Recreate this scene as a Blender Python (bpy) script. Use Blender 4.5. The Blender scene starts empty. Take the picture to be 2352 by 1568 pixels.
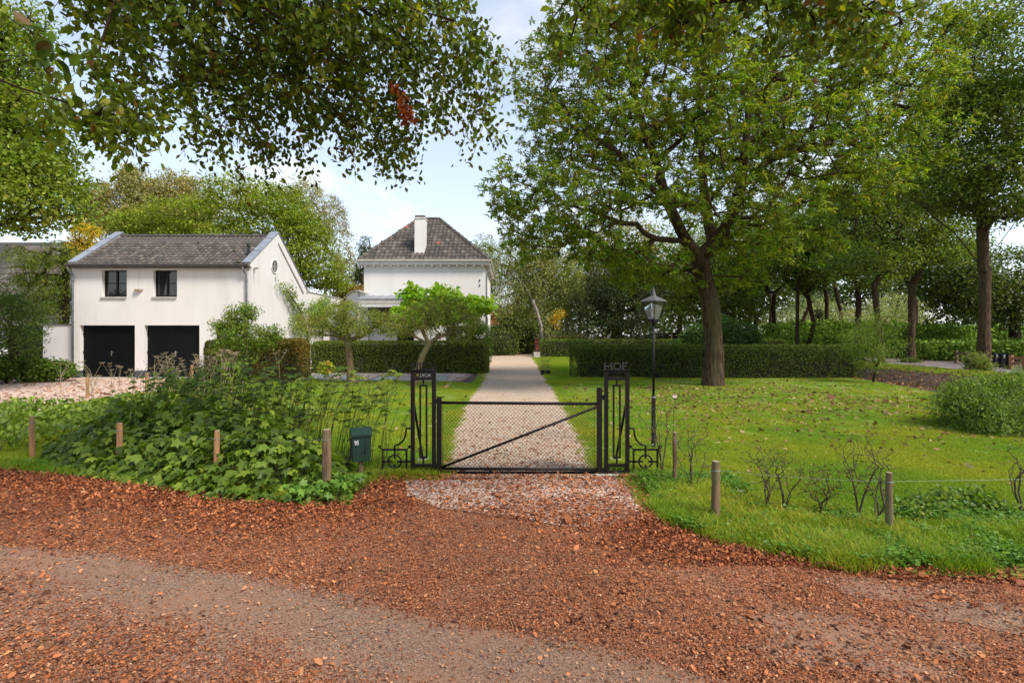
import bpy, math, random
import numpy as np
from mathutils import Vector

# ------------------------------------------------------------------ camera, world, sun, exposure
scene = bpy.context.scene
COL = scene.collection
EYE, F, CX, HY = 1.9, 1200.0, 1175.0, 770.0       # eye height; focal length, centre and horizon on a 2352 wide frame

cam_d = bpy.data.cameras.new('camera')
cam = bpy.data.objects.new('camera', cam_d)
COL.objects.link(cam)
cam.location = (0, 0, EYE)
cam.rotation_euler = (math.radians(90), 0, 0)
cam_d.sensor_width = 36
cam_d.lens = 36 * F / 2352
cam_d.shift_y = -14 / 2352
cam_d.clip_start = 0.05
cam_d.clip_end = 2000
scene.camera = cam

SUN_DIR = Vector((0.52, -0.40, 0.76)).normalized()
world = bpy.data.worlds.new('World')
scene.world = world
world.use_nodes = True
wn, wl = world.node_tree.nodes, world.node_tree.links
wn.clear()
def N(nt, t, **kw):
    n = nt.new(t)
    for k, v in kw.items():
        setattr(n, k, v)
    return n
wo = N(wn, 'ShaderNodeOutputWorld'); bg = N(wn, 'ShaderNodeBackground'); bg.inputs[1].default_value = 0.14
sky = N(wn, 'ShaderNodeTexSky', sky_type='NISHITA', sun_disc=False)
sky.sun_elevation = math.asin(SUN_DIR.z)
sky.sun_rotation = math.atan2(SUN_DIR.x, SUN_DIR.y)
sky.altitude = 0; sky.air_density = 1.0; sky.dust_density = 0.8; sky.ozone_density = 1.2
tc = N(wn, 'ShaderNodeTexCoord'); sep = N(wn, 'ShaderNodeSeparateXYZ'); wl.new(tc.outputs['Generated'], sep.inputs[0])
zz = N(wn, 'ShaderNodeMath', operation='MAXIMUM'); wl.new(sep.outputs[2], zz.inputs[0]); zz.inputs[1].default_value = 0.0
za = N(wn, 'ShaderNodeMath', operation='ADD'); wl.new(zz.outputs[0], za.inputs[0]); za.inputs[1].default_value = 0.16
dx = N(wn, 'ShaderNodeMath', operation='DIVIDE'); wl.new(sep.outputs[0], dx.inputs[0]); wl.new(za.outputs[0], dx.inputs[1])
dy = N(wn, 'ShaderNodeMath', operation='DIVIDE'); wl.new(sep.outputs[1], dy.inputs[0]); wl.new(za.outputs[0], dy.inputs[1])
cmb = N(wn, 'ShaderNodeCombineXYZ'); wl.new(dx.outputs[0], cmb.inputs[0]); wl.new(dy.outputs[0], cmb.inputs[1])
cn = N(wn, 'ShaderNodeTexNoise'); cn.inputs['Scale'].default_value = 1.15; cn.inputs['Detail'].default_value = 9; cn.inputs['Roughness'].default_value = 0.56
cn.inputs['Distortion'].default_value = 0.25
wl.new(cmb.outputs[0], cn.inputs['Vector'])
cr = N(wn, 'ShaderNodeMapRange'); cr.inputs['From Min'].default_value = 0.50; cr.inputs['From Max'].default_value = 0.68; cr.interpolation_type = 'SMOOTHSTEP'
wl.new(cn.outputs[0], cr.inputs[0])
# thin milky veil that thickens towards the horizon, all round
veil = N(wn, 'ShaderNodeMapRange'); veil.inputs['From Min'].default_value = 0.0; veil.inputs['From Max'].default_value = 0.75
veil.inputs['To Min'].default_value = 0.62; veil.inputs['To Max'].default_value = 0.12
wl.new(zz.outputs[0], veil.inputs[0])
mx = N(wn, 'ShaderNodeMath', operation='MAXIMUM'); wl.new(cr.outputs[0], mx.inputs[0]); wl.new(veil.outputs[0], mx.inputs[1])
ad = N(wn, 'ShaderNodeMath', operation='MULTIPLY_ADD'); wl.new(cr.outputs[0], ad.inputs[0]); ad.inputs[1].default_value = 0.55; wl.new(veil.outputs[0], ad.inputs[2]); ad.use_clamp = True
mixc = N(wn, 'ShaderNodeMix', data_type='RGBA'); wl.new(ad.outputs[0], mixc.inputs[0])
wl.new(sky.outputs[0], mixc.inputs[6]); mixc.inputs[7].default_value = (4.75, 4.9, 5.0, 1)
wl.new(mixc.outputs[2], bg.inputs[0]); wl.new(bg.outputs[0], wo.inputs[0])

sd = bpy.data.lights.new('sun', 'SUN'); sun = bpy.data.objects.new('sun', sd); COL.objects.link(sun)
sd.energy = 2.9; sd.angle = math.radians(14); sd.color = (1.0, 0.93, 0.82)
sun.rotation_euler = SUN_DIR.to_track_quat('Z', 'Y').to_euler()
sun.location = (10, -10, 30)
scene.view_settings.view_transform = 'Standard'
scene.view_settings.look = 'None'
scene.view_settings.gamma = 1
scene.view_settings.exposure = 0.85
scene.view_settings.use_curve_mapping = False
scene.cycles.max_bounces = 7
scene.cycles.diffuse_bounces = 4
scene.cycles.transmission_bounces = 5
scene.cycles.transparent_max_bounces = 8
scene.cycles.use_denoising = True

rng = np.random.RandomState(7)
random.seed(7)

# ------------------------------------------------------------------ helpers
def G(px, py, z=0.0):                     # ground point seen at that place of the photograph
    Y = (EYE - z) * F / (py - HY)
    return np.array([(px - CX) / F * Y, Y, z])
def A(px, py, Y):                         # point at depth Y
    return np.array([(px - CX) / F * Y, Y, EYE + (HY - py) / F * Y])

def tag(o, label=None, cat=None, group=None, kind=None):
    if label: o['label'] = label
    if cat: o['category'] = cat
    if group: o['group'] = group
    if kind: o['kind'] = kind
    return o
def empty(name, loc, label=None, cat=None, group=None, rz=0):
    o = bpy.data.objects.new(name, None); COL.objects.link(o)
    o.location = loc; o.rotation_euler = (0, 0, rz); o.empty_display_size = 0.2
    return tag(o, label, cat, group)
def link(name, me, parent=None, mat=None):
    o = bpy.data.objects.new(name, me); COL.objects.link(o)
    if mat is not None and len(me.materials) == 0: me.materials.append(mat)
    if parent is not None:
        o.parent = parent
        pw = parent
        off = Vector((0, 0, 0))
        while pw is not None:            # meshes are given in world coordinates; parents have rotation 0 unless stated
            off += Vector(pw.location); pw = pw.parent
        o.location = -off
    return o

def np_mesh(name, V, Fc, col=None, smooth=False):
    V = np.asarray(V, dtype=np.float32); Fc = np.asarray(Fc, dtype=np.int32)
    me = bpy.data.meshes.new(name)
    me.vertices.add(len(V)); me.vertices.foreach_set('co', V.ravel())
    m, k = Fc.shape
    me.loops.add(m * k); me.loops.foreach_set('vertex_index', Fc.ravel())
    me.polygons.add(m); me.polygons.foreach_set('loop_start', np.arange(0, m * k, k, dtype=np.int32))
    me.update(calc_edges=True)
    if smooth: me.polygons.foreach_set('use_smooth', np.ones(m, dtype=bool))
    if col is not None:
        at = me.color_attributes.new('col', 'FLOAT_COLOR', 'POINT')
        c = np.ones((len(V), 4), dtype=np.float32); c[:, :3] = col
        at.data.foreach_set('color', c.ravel())
    return me

class MB:
    def __init__(s): s.v = []; s.f = []
    def add(s, vs, fs):
        b = len(s.v); s.v += [tuple(map(float, v)) for v in vs]; s.f += [tuple(i + b for i in f) for f in fs]; return s
    def box(s, x0, x1, y0, y1, z0, z1):
        return s.add([(x0,y0,z0),(x1,y0,z0),(x1,y1,z0),(x0,y1,z0),(x0,y0,z1),(x1,y0,z1),(x1,y1,z1),(x0,y1,z1)],
                     [(3,2,1,0),(4,5,6,7),(0,1,5,4),(1,2,6,5),(2,3,7,6),(3,0,4,7)])
    def bar(s, a, b, w, h=None, up=(0,0,1)):
        a = Vector(a); b = Vector(b); d = (b - a).normalized(); u = Vector(up)
        if abs(d.dot(u)) > .98: u = Vector((0, 1, 0))
        x = d.cross(u).normalized(); y = x.cross(d).normalized(); h = h or w
        P = []
        for p in (a, b):
            for sx, sy in ((-1,-1),(1,-1),(1,1),(-1,1)): P.append(p + x * sx * w / 2 + y * sy * h / 2)
        return s.add(P, [(3,2,1,0),(4,5,6,7),(0,1,5,4),(1,2,6,5),(2,3,7,6),(3,0,4,7)])
    def tube(s, pts, r, k=8, cap=True):
        pts = [Vector(p) for p in pts]; n = len(pts)
        rs = r if isinstance(r, (list, tuple, np.ndarray)) else [r] * n
        vs = []; fs = []; px = None
        for i, p in enumerate(pts):
            d = (pts[min(i+1, n-1)] - pts[max(i-1, 0)]).normalized()
            if px is None:
                px = d.cross(Vector((0,0,1)) if abs(d.z) < .9 else Vector((1,0,0))).normalized()
            px = (px - d * px.dot(d)).normalized(); py = d.cross(px)
            for j in range(k):
                t = 2 * math.pi * j / k
                vs.append(p + (px * math.cos(t) + py * math.sin(t)) * rs[i])
        for i in range(n - 1):
            for j in range(k):
                fs.append((i*k+j, i*k+(j+1)%k, (i+1)*k+(j+1)%k, (i+1)*k+j))
        if cap: fs += [tuple(range(k))[::-1], tuple((n-1)*k+j for j in range(k))]
        return s.add(vs, fs)
    def prism(s, poly, axis, a0, a1):     # poly of 2d points extruded along axis
        n = len(poly)
        def P(u, v, a): return {'x': (a, u, v), 'y': (u, a, v), 'z': (u, v, a)}[axis]
        return s.add([P(u, v, a0) for u, v in poly] + [P(u, v, a1) for u, v in poly],
                     [tuple(range(n)), tuple(range(n, 2*n))[::-1]] + [(i, i+n, (i+1)%n+n, (i+1)%n) for i in range(n)])
    def ring(s, c, R, r, axis='y', k=24, m=6):
        c = Vector(c); vs = []; fs = []
        for i in range(k):
            t = 2*math.pi*i/k
            for j in range(m):
                u = 2*math.pi*j/m; q = R + r*math.cos(u); w = r*math.sin(u)
                a, b = q*math.cos(t), q*math.sin(t)
                vs.append(c + Vector({'y': (a, w, b), 'x': (w, a, b), 'z': (a, b, w)}[axis]))
        for i in range(k):
            for j in range(m):
                fs.append((i*m+j, ((i+1)%k)*m+j, ((i+1)%k)*m+(j+1)%m, i*m+(j+1)%m))
        return s.add(vs, fs)
    def sphere(s, c, r, k=10, m=6, sz=1):
        vs = []; fs = []
        for i in range(m+1):
            p = math.pi*i/m
            for j in range(k):
                t = 2*math.pi*j/k
                vs.append((c[0]+r*math.sin(p)*math.cos(t), c[1]+r*math.sin(p)*math.sin(t), c[2]+sz*r*math.cos(p)))
        for i in range(m):
            for j in range(k): fs.append((i*k+j, (i+1)*k+j, (i+1)*k+(j+1)%k, i*k+(j+1)%k))
        return s.add(vs, fs)
    def build(s, name, mat, parent=None, smooth=False, bevel=0):
        me = bpy.data.meshes.new(name); me.from_pydata(s.v, [], s.f); me.update()
        import bmesh
        bm = bmesh.new(); bm.from_mesh(me); bmesh.ops.recalc_face_normals(bm, faces=bm.faces)
        if bevel: bmesh.ops.bevel(bm, geom=list(bm.edges), offset=bevel, segments=1, affect='EDGES', profile=.5)
        bm.to_mesh(me); bm.free()
        if smooth: me.polygons.foreach_set('use_smooth', [True]*len(me.polygons))
        return link(name, me, parent, mat)

# ------------------------------------------------------------------ materials
MATS = {}
def material(name):
    m = bpy.data.materials.new(name); m.use_nodes = True; m.node_tree.nodes.clear(); MATS[name] = m
    return m, m.node_tree.nodes, m.node_tree.links
def surf(name, c1, c2=None, scale=6.0, rough=0.7, bump=0.0, bscale=None, metal=0.0, detail=6, stretch=(1,1,1), lo=.35, hi=.65, spec=0.5, c3=None, s3=1.0, lo3=.5, hi3=.7):
    m, n, l = material(name)
    out = N(n, 'ShaderNodeOutputMaterial'); b = N(n, 'ShaderNodeBsdfPrincipled')
    l.new(b.outputs[0], out.inputs[0])
    b.inputs['Roughness'].default_value = rough; b.inputs['Metallic'].default_value = metal; b.inputs['Specular IOR Level'].default_value = spec
    g = N(n, 'ShaderNodeNewGeometry'); mp = N(n, 'ShaderNodeMapping'); mp.inputs['Scale'].default_value = stretch
    l.new(g.outputs['Position'], mp.inputs[0])
    c2 = c2 or tuple(x * .8 for x in c1)
    t = N(n, 'ShaderNodeTexNoise'); t.inputs['Scale'].default_value = scale; t.inputs['Detail'].default_value = detail; t.inputs['Roughness'].default_value = .65
    l.new(mp.outputs[0], t.inputs['Vector'])
    r = N(n, 'ShaderNodeMapRange'); r.inputs['From Min'].default_value = lo; r.inputs['From Max'].default_value = hi; l.new(t.outputs[0], r.inputs[0])
    mixn = N(n, 'ShaderNodeMix', data_type='RGBA'); l.new(r.outputs[0], mixn.inputs[0])
    mixn.inputs[6].default_value = (*c1, 1); mixn.inputs[7].default_value = (*c2, 1)
    colo = mixn.outputs[2]
    if c3:
        t3 = N(n, 'ShaderNodeTexNoise'); t3.inputs['Scale'].default_value = s3; t3.inputs['Detail'].default_value = 5; l.new(mp.outputs[0], t3.inputs['Vector'])
        r3 = N(n, 'ShaderNodeMapRange'); r3.inputs['From Min'].default_value = lo3; r3.inputs['From Max'].default_value = hi3; l.new(t3.outputs[0], r3.inputs[0])
        m3 = N(n, 'ShaderNodeMix', data_type='RGBA'); l.new(r3.outputs[0], m3.inputs[0]); l.new(colo, m3.inputs[6]); m3.inputs[7].default_value = (*c3, 1)
        colo = m3.outputs[2]
    l.new(colo, b.inputs['Base Color'])
    if bump:
        t2 = N(n, 'ShaderNodeTexNoise'); t2.inputs['Scale'].default_value = bscale or scale * 3; t2.inputs['Detail'].default_value = 4
        l.new(mp.outputs[0], t2.inputs['Vector'])
        bp = N(n, 'ShaderNodeBump'); bp.inputs['Strength'].default_value = 1.0; bp.inputs['Distance'].default_value = bump
        l.new(t2.outputs[0], bp.inputs['Height']); l.new(bp.outputs[0], b.inputs['Normal'])
    return m
def leafmat(name, trans=0.38, rough=0.45, spec=0.4, vary=False, tint=(1.25, 1.25, .6)):
    m, n, l = material(name)
    out = N(n, 'ShaderNodeOutputMaterial'); b = N(n, 'ShaderNodeBsdfPrincipled'); t = N(n, 'ShaderNodeBsdfTranslucent'); mxs = N(n, 'ShaderNodeMixShader')
    at = N(n, 'ShaderNodeAttribute', attribute_name='col')
    c = at.outputs['Color']
    if vary:                               # broad patches of fresher and yellower grass
        g = N(n, 'ShaderNodeNewGeometry'); t1 = N(n, 'ShaderNodeTexNoise'); t1.inputs['Scale'].default_value = .55; t1.inputs['Detail'].default_value = 5
        l.new(g.outputs['Position'], t1.inputs['Vector'])
        r = N(n, 'ShaderNodeMapRange'); r.inputs['From Min'].default_value = .38; r.inputs['From Max'].default_value = .64; l.new(t1.outputs[0], r.inputs[0])
        mm = N(n, 'ShaderNodeMix', data_type='RGBA', blend_type='MULTIPLY'); mm.inputs[0].default_value = 1; l.new(c, mm.inputs[6])
        m2 = N(n, 'ShaderNodeMix', data_type='RGBA'); l.new(r.outputs[0], m2.inputs[0]); m2.inputs[6].default_value = (.8, 1, .8, 1); m2.inputs[7].default_value = (1.45, 1.15, 1.15, 1)
        l.new(m2.outputs[2], mm.inputs[7]); c = mm.outputs[2]
    l.new(c, b.inputs['Base Color']); b.inputs['Roughness'].default_value = rough; b.inputs['Specular IOR Level'].default_value = spec
    tm = N(n, 'ShaderNodeMix', data_type='RGBA', blend_type='MULTIPLY'); tm.inputs[0].default_value = 1; l.new(c, tm.inputs[6]); tm.inputs[7].default_value = (*tint, 1)
    l.new(tm.outputs[2], t.inputs[0])
    mxs.inputs[0].default_value = trans; l.new(b.outputs[0], mxs.inputs[1]); l.new(t.outputs[0], mxs.inputs[2]); l.new(mxs.outputs[0], out.inputs[0])
    return m

M_leaf = leafmat('leaf', .45, .5, .35)
M_leaf_dull = leafmat('needle', .15, .7, .2)
M_grass = leafmat('grass_blade', .35, .6, .25, vary=True)
M_litter = leafmat('dead_leaf', .12, .75, .2, tint=(1.2, 1, .8))
M_bark = surf('bark', (.105,.068,.042), (.032,.022,.014), 16, .95, .05, 22, stretch=(1,1,.14), lo=.42, hi=.6, spec=.1, c3=(.07,.07,.03), s3=1.5, lo3=.52, hi3=.75)
M_bark_dark = surf('bark_dark', (.060,.040,.024), (.022,.015,.010), 8, .95, .01, 30, stretch=(1,1,.3), spec=.1)
M_bark_pale = surf('bark_pale', (.32,.29,.24), (.10,.08,.06), 5, .9, .01, 25, stretch=(1,1,.5))
M_bark_apple = surf('bark_apple', (.20,.12,.055), (.09,.06,.03), 9, .9, .012, 25, stretch=(1,1,.4), c3=(.13,.13,.05), s3=2)
M_white = surf('white_render', (.70,.672,.645), (.665,.635,.605), 1.3, .85, .002, 40, c3=(.57,.535,.495), s3=1.4, lo3=.55, hi3=.95, stretch=(1,1,.28))
M_white2 = surf('white_paint', (.64,.63,.60), (.57,.55,.52), 3, .6)
M_trim = surf('stone_trim', (.50,.47,.42), (.36,.33,.29), 6, .7)
M_plinth = surf('plinth_paint', (.05,.06,.075), (.035,.042,.055), 4, .7)
M_zinc = surf('zinc', (.34,.36,.40), (.24,.26,.29), 2.5, .45, metal=.35)
M_gutter = surf('gutter_zinc', (.12,.11,.10), (.075,.07,.065), 5, .5)
M_pipe = surf('pipe_grey', (.19,.20,.215), (.13,.14,.155), 4, .5)
M_door = surf('door_black_green', (.005,.007,.007), (.003,.0045,.0045), 8, .4, .0004, 60, spec=.12)
M_frame = surf('frame_black', (.005,.005,.006), (.004,.004,.005), 9, .4, spec=.2)
M_iron = surf('iron_black', (.006,.005,.005), (.012,.008,.006), 14, .5, .0008, 90, spec=.22)
M_iron_letter = surf('iron_worn', (.06,.058,.055), (.03,.028,.026), 30, .4)
M_steel = surf('steel', (.5,.48,.44), (.4,.38,.35), 20, .3, metal=.8)
M_wire = surf('wire', (.22,.25,.24), (.17,.19,.18), 20, .5, metal=.3)
M_tile = [surf('roof_tile_%s' % s, c, tuple(x*.6 for x in c), 7, .85, .004, 45, c3=(.16,.15,.12), s3=6, lo3=.6, hi3=.72)
          for s, c in (('grey', (.105,.088,.076)), ('brown', (.13,.105,.088)), ('dark', (.075,.064,.057)), ('pale', (.16,.14,.12)))]
M_tile_red = surf('roof_tile_red', (.30,.10,.06), (.20,.07,.045), 7, .85)
M_moss = surf('moss', (.07,.09,.02), (.04,.06,.015), 30, .95, .01)
M_roof_under = surf('roof_underlay', (.06,.052,.046), (.04,.036,.03), 7, .9)
M_wood = surf('post_wood', (.42,.21,.09), (.25,.125,.055), 6, .85, .003, 30, stretch=(4,4,.5), c3=(.12,.11,.06), s3=3)
M_wood_old = surf('post_wood_old', (.21,.13,.065), (.085,.055,.03), 8, .9, .004, 30, stretch=(4,4,.5), c3=(.10,.12,.045), s3=3)
M_boxgreen = surf('mailbox_green', (.016,.045,.030), (.012,.036,.025), 5, .45)
M_boxdark = surf('mailbox_dark', (.008,.012,.012), (.006,.01,.01), 5, .5)
M_print = surf('white_print', (.8,.8,.78), (.75,.75,.73), 5, .6)
M_soil = surf('soil', (.055,.036,.022), (.028,.019,.012), 9, .95, .02, 30, c3=(.05,.055,.02), s3=2)
M_ditch = surf('ditch_soil', (.085,.048,.03), (.035,.021,.014), 5, .95, .05, 12, c3=(.12,.07,.045), s3=14, lo3=.55, hi3=.68)
M_lawn = surf('lawn', (.13,.19,.014), (.16,.22,.018), .8, .9, .01, 60, c3=(.20,.23,.03), s3=2.2, lo3=.5, hi3=.75)
M_slab = [surf('paving_%d' % i, c, tuple(x*.8 for x in c), 8, .85, .002, 60) for i, c in enumerate(((.42,.33,.27), (.37,.29,.235), (.46,.38,.31)))]
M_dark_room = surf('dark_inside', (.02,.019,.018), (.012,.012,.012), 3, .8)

def glass(name, tint=(.02,.022,.022), rough=.03, alpha=None):
    m, n, l = material(name); out = N(n, 'ShaderNodeOutputMaterial')
    if alpha is None:
        b = N(n, 'ShaderNodeBsdfPrincipled'); b.inputs['Base Color'].default_value = (*tint, 1); b.inputs['Roughness'].default_value = rough; b.inputs['IOR'].default_value = 1.52
        b.inputs['Specular IOR Level'].default_value = .7
        l.new(b.outputs[0], out.inputs[0])
    else:
        t = N(n, 'ShaderNodeBsdfTransparent'); t.inputs[0].default_value = (*tint, 1); gl = N(n, 'ShaderNodeBsdfGlossy'); gl.inputs['Roughness'].default_value = rough
        fr = N(n, 'ShaderNodeFresnel'); fr.inputs[0].default_value = 1.5; ms = N(n, 'ShaderNodeMath', operation='ADD'); l.new(fr.outputs[0], ms.inputs[0]); ms.inputs[1].default_value = alpha
        mxs = N(n, 'ShaderNodeMixShader'); l.new(ms.outputs[0], mxs.inputs[0]); l.new(t.outputs[0], mxs.inputs[1]); l.new(gl.outputs[0], mxs.inputs[2]); l.new(mxs.outputs[0], out.inputs[0])
    return m
M_glass = glass('window_glass')
M_lampglass = glass('lantern_glass', (.92,.95,.9), .05, .05)
M_frameglass = glass('cold_frame_glass', (.30,.33,.31), .12)

def grainmat(name, cols, scale, soil, rough=.9, bump=.01, patch=None, ps=1.0, plo=.5, phi=.65):
    """loose grains: voronoi cells coloured one by one, with relief; an optional second tone laid in noise patches"""
    m, n, l = material(name); out = N(n, 'ShaderNodeOutputMaterial'); b = N(n, 'ShaderNodeBsdfPrincipled'); l.new(b.outputs[0], out.inputs[0])
    b.inputs['Roughness'].default_value = rough; b.inputs['Specular IOR Level'].default_value = .25
    g = N(n, 'ShaderNodeNewGeometry')
    v = N(n, 'ShaderNodeTexVoronoi'); v.inputs['Scale'].default_value = scale; l.new(g.outputs['Position'], v.inputs['Vector'])
    sp = N(n, 'ShaderNodeSeparateColor'); l.new(v.outputs['Color'], sp.inputs[0])
    ramp = N(n, 'ShaderNodeValToRGB'); ramp.color_ramp.interpolation = 'CONSTANT'; l.new(sp.outputs[0], ramp.inputs[0])
    el = ramp.color_ramp.elements
    el[0].position = 0; el[0].color = (*cols[0], 1); el[1].position = 1 / len(cols); el[1].color = (*cols[1], 1)
    for i in range(2, len(cols)):
        e = el.new(i / len(cols)); e.color = (*cols[i], 1)
    c = ramp.outputs[0]
    if patch:
        t = N(n, 'ShaderNodeTexNoise'); t.inputs['Scale'].default_value = ps; t.inputs['Detail'].default_value = 8; l.new(g.outputs['Position'], t.inputs['Vector'])
        r = N(n, 'ShaderNodeMapRange'); r.inputs['From Min'].default_value = plo; r.inputs['From Max'].default_value = phi; l.new(t.outputs[0], r.inputs[0])
        mm = N(n, 'ShaderNodeMix', data_type='RGBA'); l.new(r.outputs[0], mm.inputs[0]); l.new(c, mm.inputs[6]); mm.inputs[7].default_value = (*patch, 1); c = mm.outputs[2]
    l.new(c, b.inputs['Base Color'])
    bp = N(n, 'ShaderNodeBump'); bp.inputs['Distance'].default_value = bump; bp.invert = True; l.new(v.outputs['Distance'], bp.inputs['Height']); l.new(bp.outputs[0], b.inputs['Normal'])
    return m
M_gravel = grainmat('gravel', [(.50,.38,.27), (.40,.29,.20), (.56,.44,.33), (.32,.22,.15), (.47,.35,.25), (.60,.50,.40), (.36,.26,.18)], 62, None, bump=.012, patch=(.40,.29,.20), ps=1.3, plo=.5, phi=.8)
M_gravel_yard = grainmat('gravel_yard', [(.62,.47,.38), (.50,.36,.28), (.68,.54,.45), (.40,.26,.19), (.57,.43,.34)], 26, None, bump=.012, patch=(.36,.20,.13), ps=2.5, plo=.52, phi=.8)
M_crumb = grainmat('leaf_crumb', [(.30,.108,.046), (.21,.075,.034), (.36,.145,.066), (.13,.05,.028), (.40,.20,.11), (.26,.095,.042)], 95, None, bump=.010, patch=(.25,.13,.075), ps=3.5, plo=.50, phi=.72)
M_asphalt = grainmat('asphalt', [(.20,.118,.078), (.165,.098,.066), (.235,.14,.095), (.13,.08,.055), (.30,.19,.13)], 120, None, bump=.003, patch=(.26,.135,.08), ps=1.4, plo=.42, phi=.70)
M_asphalt2 = surf('asphalt_far', (.16,.125,.12), (.12,.095,.09), 5, .85)

# ------------------------------------------------------------------ numeric helpers
def vnoise(x, y, s=1.0, seed=0):
    x = np.asarray(x) * s; y = np.asarray(y) * s
    xi = np.floor(x).astype(int); yi = np.floor(y).astype(int); fx = x - xi; fy = y - yi
    fx = fx*fx*(3-2*fx); fy = fy*fy*(3-2*fy)
    def h(a, b):
        n = (a * 374761393 + b * 668265263 + seed * 1442695041) & 0x7fffffff
        n = ((n ^ (n >> 13)) * 1274126177) & 0x7fffffff
        return ((n ^ (n >> 16)) & 0xffff) / 65535.0
    return (h(xi,yi)*(1-fx)+h(xi+1,yi)*fx)*(1-fy) + (h(xi,yi+1)*(1-fx)+h(xi+1,yi+1)*fx)*fy
def fbm(x, y, s=1.0, seed=0, o=3):
    r = 0; a = .5; t = 0
    for i in range(o): r = r + a * vnoise(x, y, s * 2**i, seed + i); t += a; a *= .5
    return r / t
def inpoly(x, y, poly):
    c = np.zeros(len(x), bool); n = len(poly)
    for i in range(n):
        x0, y0 = poly[i][0], poly[i][1]; x1, y1 = poly[(i+1) % n][0], poly[(i+1) % n][1]
        k = ((y0 > y) != (y1 > y)) & (x < (x1-x0) * (y-y0) / (y1-y0+1e-12) + x0); c ^= k
    return c
def unit(v): return v / (np.linalg.norm(v, axis=-1, keepdims=True) + 1e-9)

RH = (np.array([(0,0,0),(.5,-.5,.0),(1,0,0),(.5,.5,.0)], float), np.array([(0,1,2),(0,2,3)]))
def rhomb(w, fold=.15, mid=.45, droop=0.0):
    return np.array([(0,0,0),(mid,-w/2,fold*w),(1,0,-droop),(mid,w/2,fold*w)], float), np.array([(0,1,2),(0,2,3)])
def oval(w, fold=.15, droop=.08):
    V = [(0,0,0),(.28,-w*.42,fold*w*.5),(.65,-w*.43,fold*w*.4),(1,0,-droop),(.65,w*.43,fold*w*.4),(.28,w*.42,fold*w*.5)]
    return np.array(V, float), np.array([(0,1,2),(0,2,3),(0,3,4),(0,4,5)])
def palmate():                            # five toothed lobes round the stalk
    V = [(0.25,0,0.0)]; pts = []
    for a, r in ((-165,.30),(-120,.52),(-95,.33),(-58,.66),(-33,.42),(-14,.62),(0,.80),(14,.62),(33,.42),(58,.66),(95,.33),(120,.52),(165,.30)):
        t = math.radians(a); V.append((.25+r*math.cos(t), r*math.sin(t), -.16*r + (.05 if r < .45 else 0)))
    n = len(V) - 1
    return np.array(V, float), np.array([(0, 1+i, 1+(i+1) % n) for i in range(n)])
def chip():
    return np.array([(0,-.12,0),(.55,-.30,.14),(1,.06,.02),(.42,.32,.10)], float), np.array([(0,1,3),(1,2,3)])
def crumple():
    V = [(0,-.2,.0),(.5,-.34,.12),(1,-.05,.03),(.9,.28,.18),(.4,.36,.05),(-.02,.22,.16)]
    return np.array(V, float), np.array([(0,1,4),(1,2,3),(1,3,4),(0,4,5)])

def scatter(tpl, P, D, Nn, S):
    """copies of a leaf template; D its long direction, Nn its normal, S its length"""
    V0, F0 = tpl; n = len(P); k = len(V0)
    X = unit(D); Z = unit(Nn - X * np.sum(Nn * X, -1, keepdims=True)); Yv = np.cross(Z, X)
    R = np.stack([X, Yv, Z], axis=2)
    S = np.asarray(S); S = S[:, None] if S.ndim == 1 else S
    V = np.einsum('nij,kj->nki', R, V0) * S[:, None, :] + P[:, None, :]
    Fc = (F0[None] + (np.arange(n) * k)[:, None, None]).reshape(-1, 3)
    return V.reshape(-1, 3), Fc, k
GAIN = np.array([1.62, 1.50, .95])
def pal(cols, w, n, r, jit=.12, clump=None, nc=None, gain=None):
    cols = np.array(cols, float) * (GAIN if gain is None else gain); w = np.array(w, float); w /= w.sum()
    c = cols[r.choice(len(cols), n, p=w)]
    c = c * (1 + r.normal(0, jit, (n, 1)))
    if clump is not None:
        cc = 1 + r.normal(0, .08, (nc, 3)) * np.array([1.0, .5, .6]) + r.normal(0, .13, (nc, 1)); c = c * cc[clump]
    return np.clip(c, .004, .9)
def rdir(n, r): return unit(r.normal(size=(n, 3)))

def leaves_mesh(name, tpl, P, D, Nn, S, col):
    V, Fc, k = scatter(tpl, P, D, Nn, S)
    return np_mesh(name, V, Fc, np.repeat(col, k, axis=0))

def join_np(parts):                       # parts: (V,F,col)
    Vs, Fs, Cs, b = [], [], [], 0
    for V, Fc, c in parts: Vs.append(V); Fs.append(Fc + b); Cs.append(c); b += len(V)
    return np.concatenate(Vs), np.concatenate(Fs), np.concatenate(Cs)

# lobes: (px, py, Y, half width px, half height px, half depth m) -> centres, radii in metres
def lobes_m(lobes):
    c = np.array([A(l[0], l[1], l[2]) for l in lobes]); r = np.array([(l[3]*l[2]/F, l[5], l[4]*l[2]/F) for l in lobes]); return c, r
def sample_lobes(c, r, n, rs, shell=.65, wt=None):
    w = (r[:,0]*r[:,1] + r[:,0]*r[:,2] + r[:,1]*r[:,2])
    if wt is not None: w = w * wt
    w /= w.sum()
    k = rs.choice(len(c), n, p=w); d = rdir(n, rs)
    u = np.where(rs.rand(n) < shell, rs.uniform(.78, 1.0, n), rs.rand(n) ** (1/3))
    u = u * (1 + rs.normal(0, .05, n))
    return c[k] + d * u[:, None] * r[k], d, k

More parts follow.
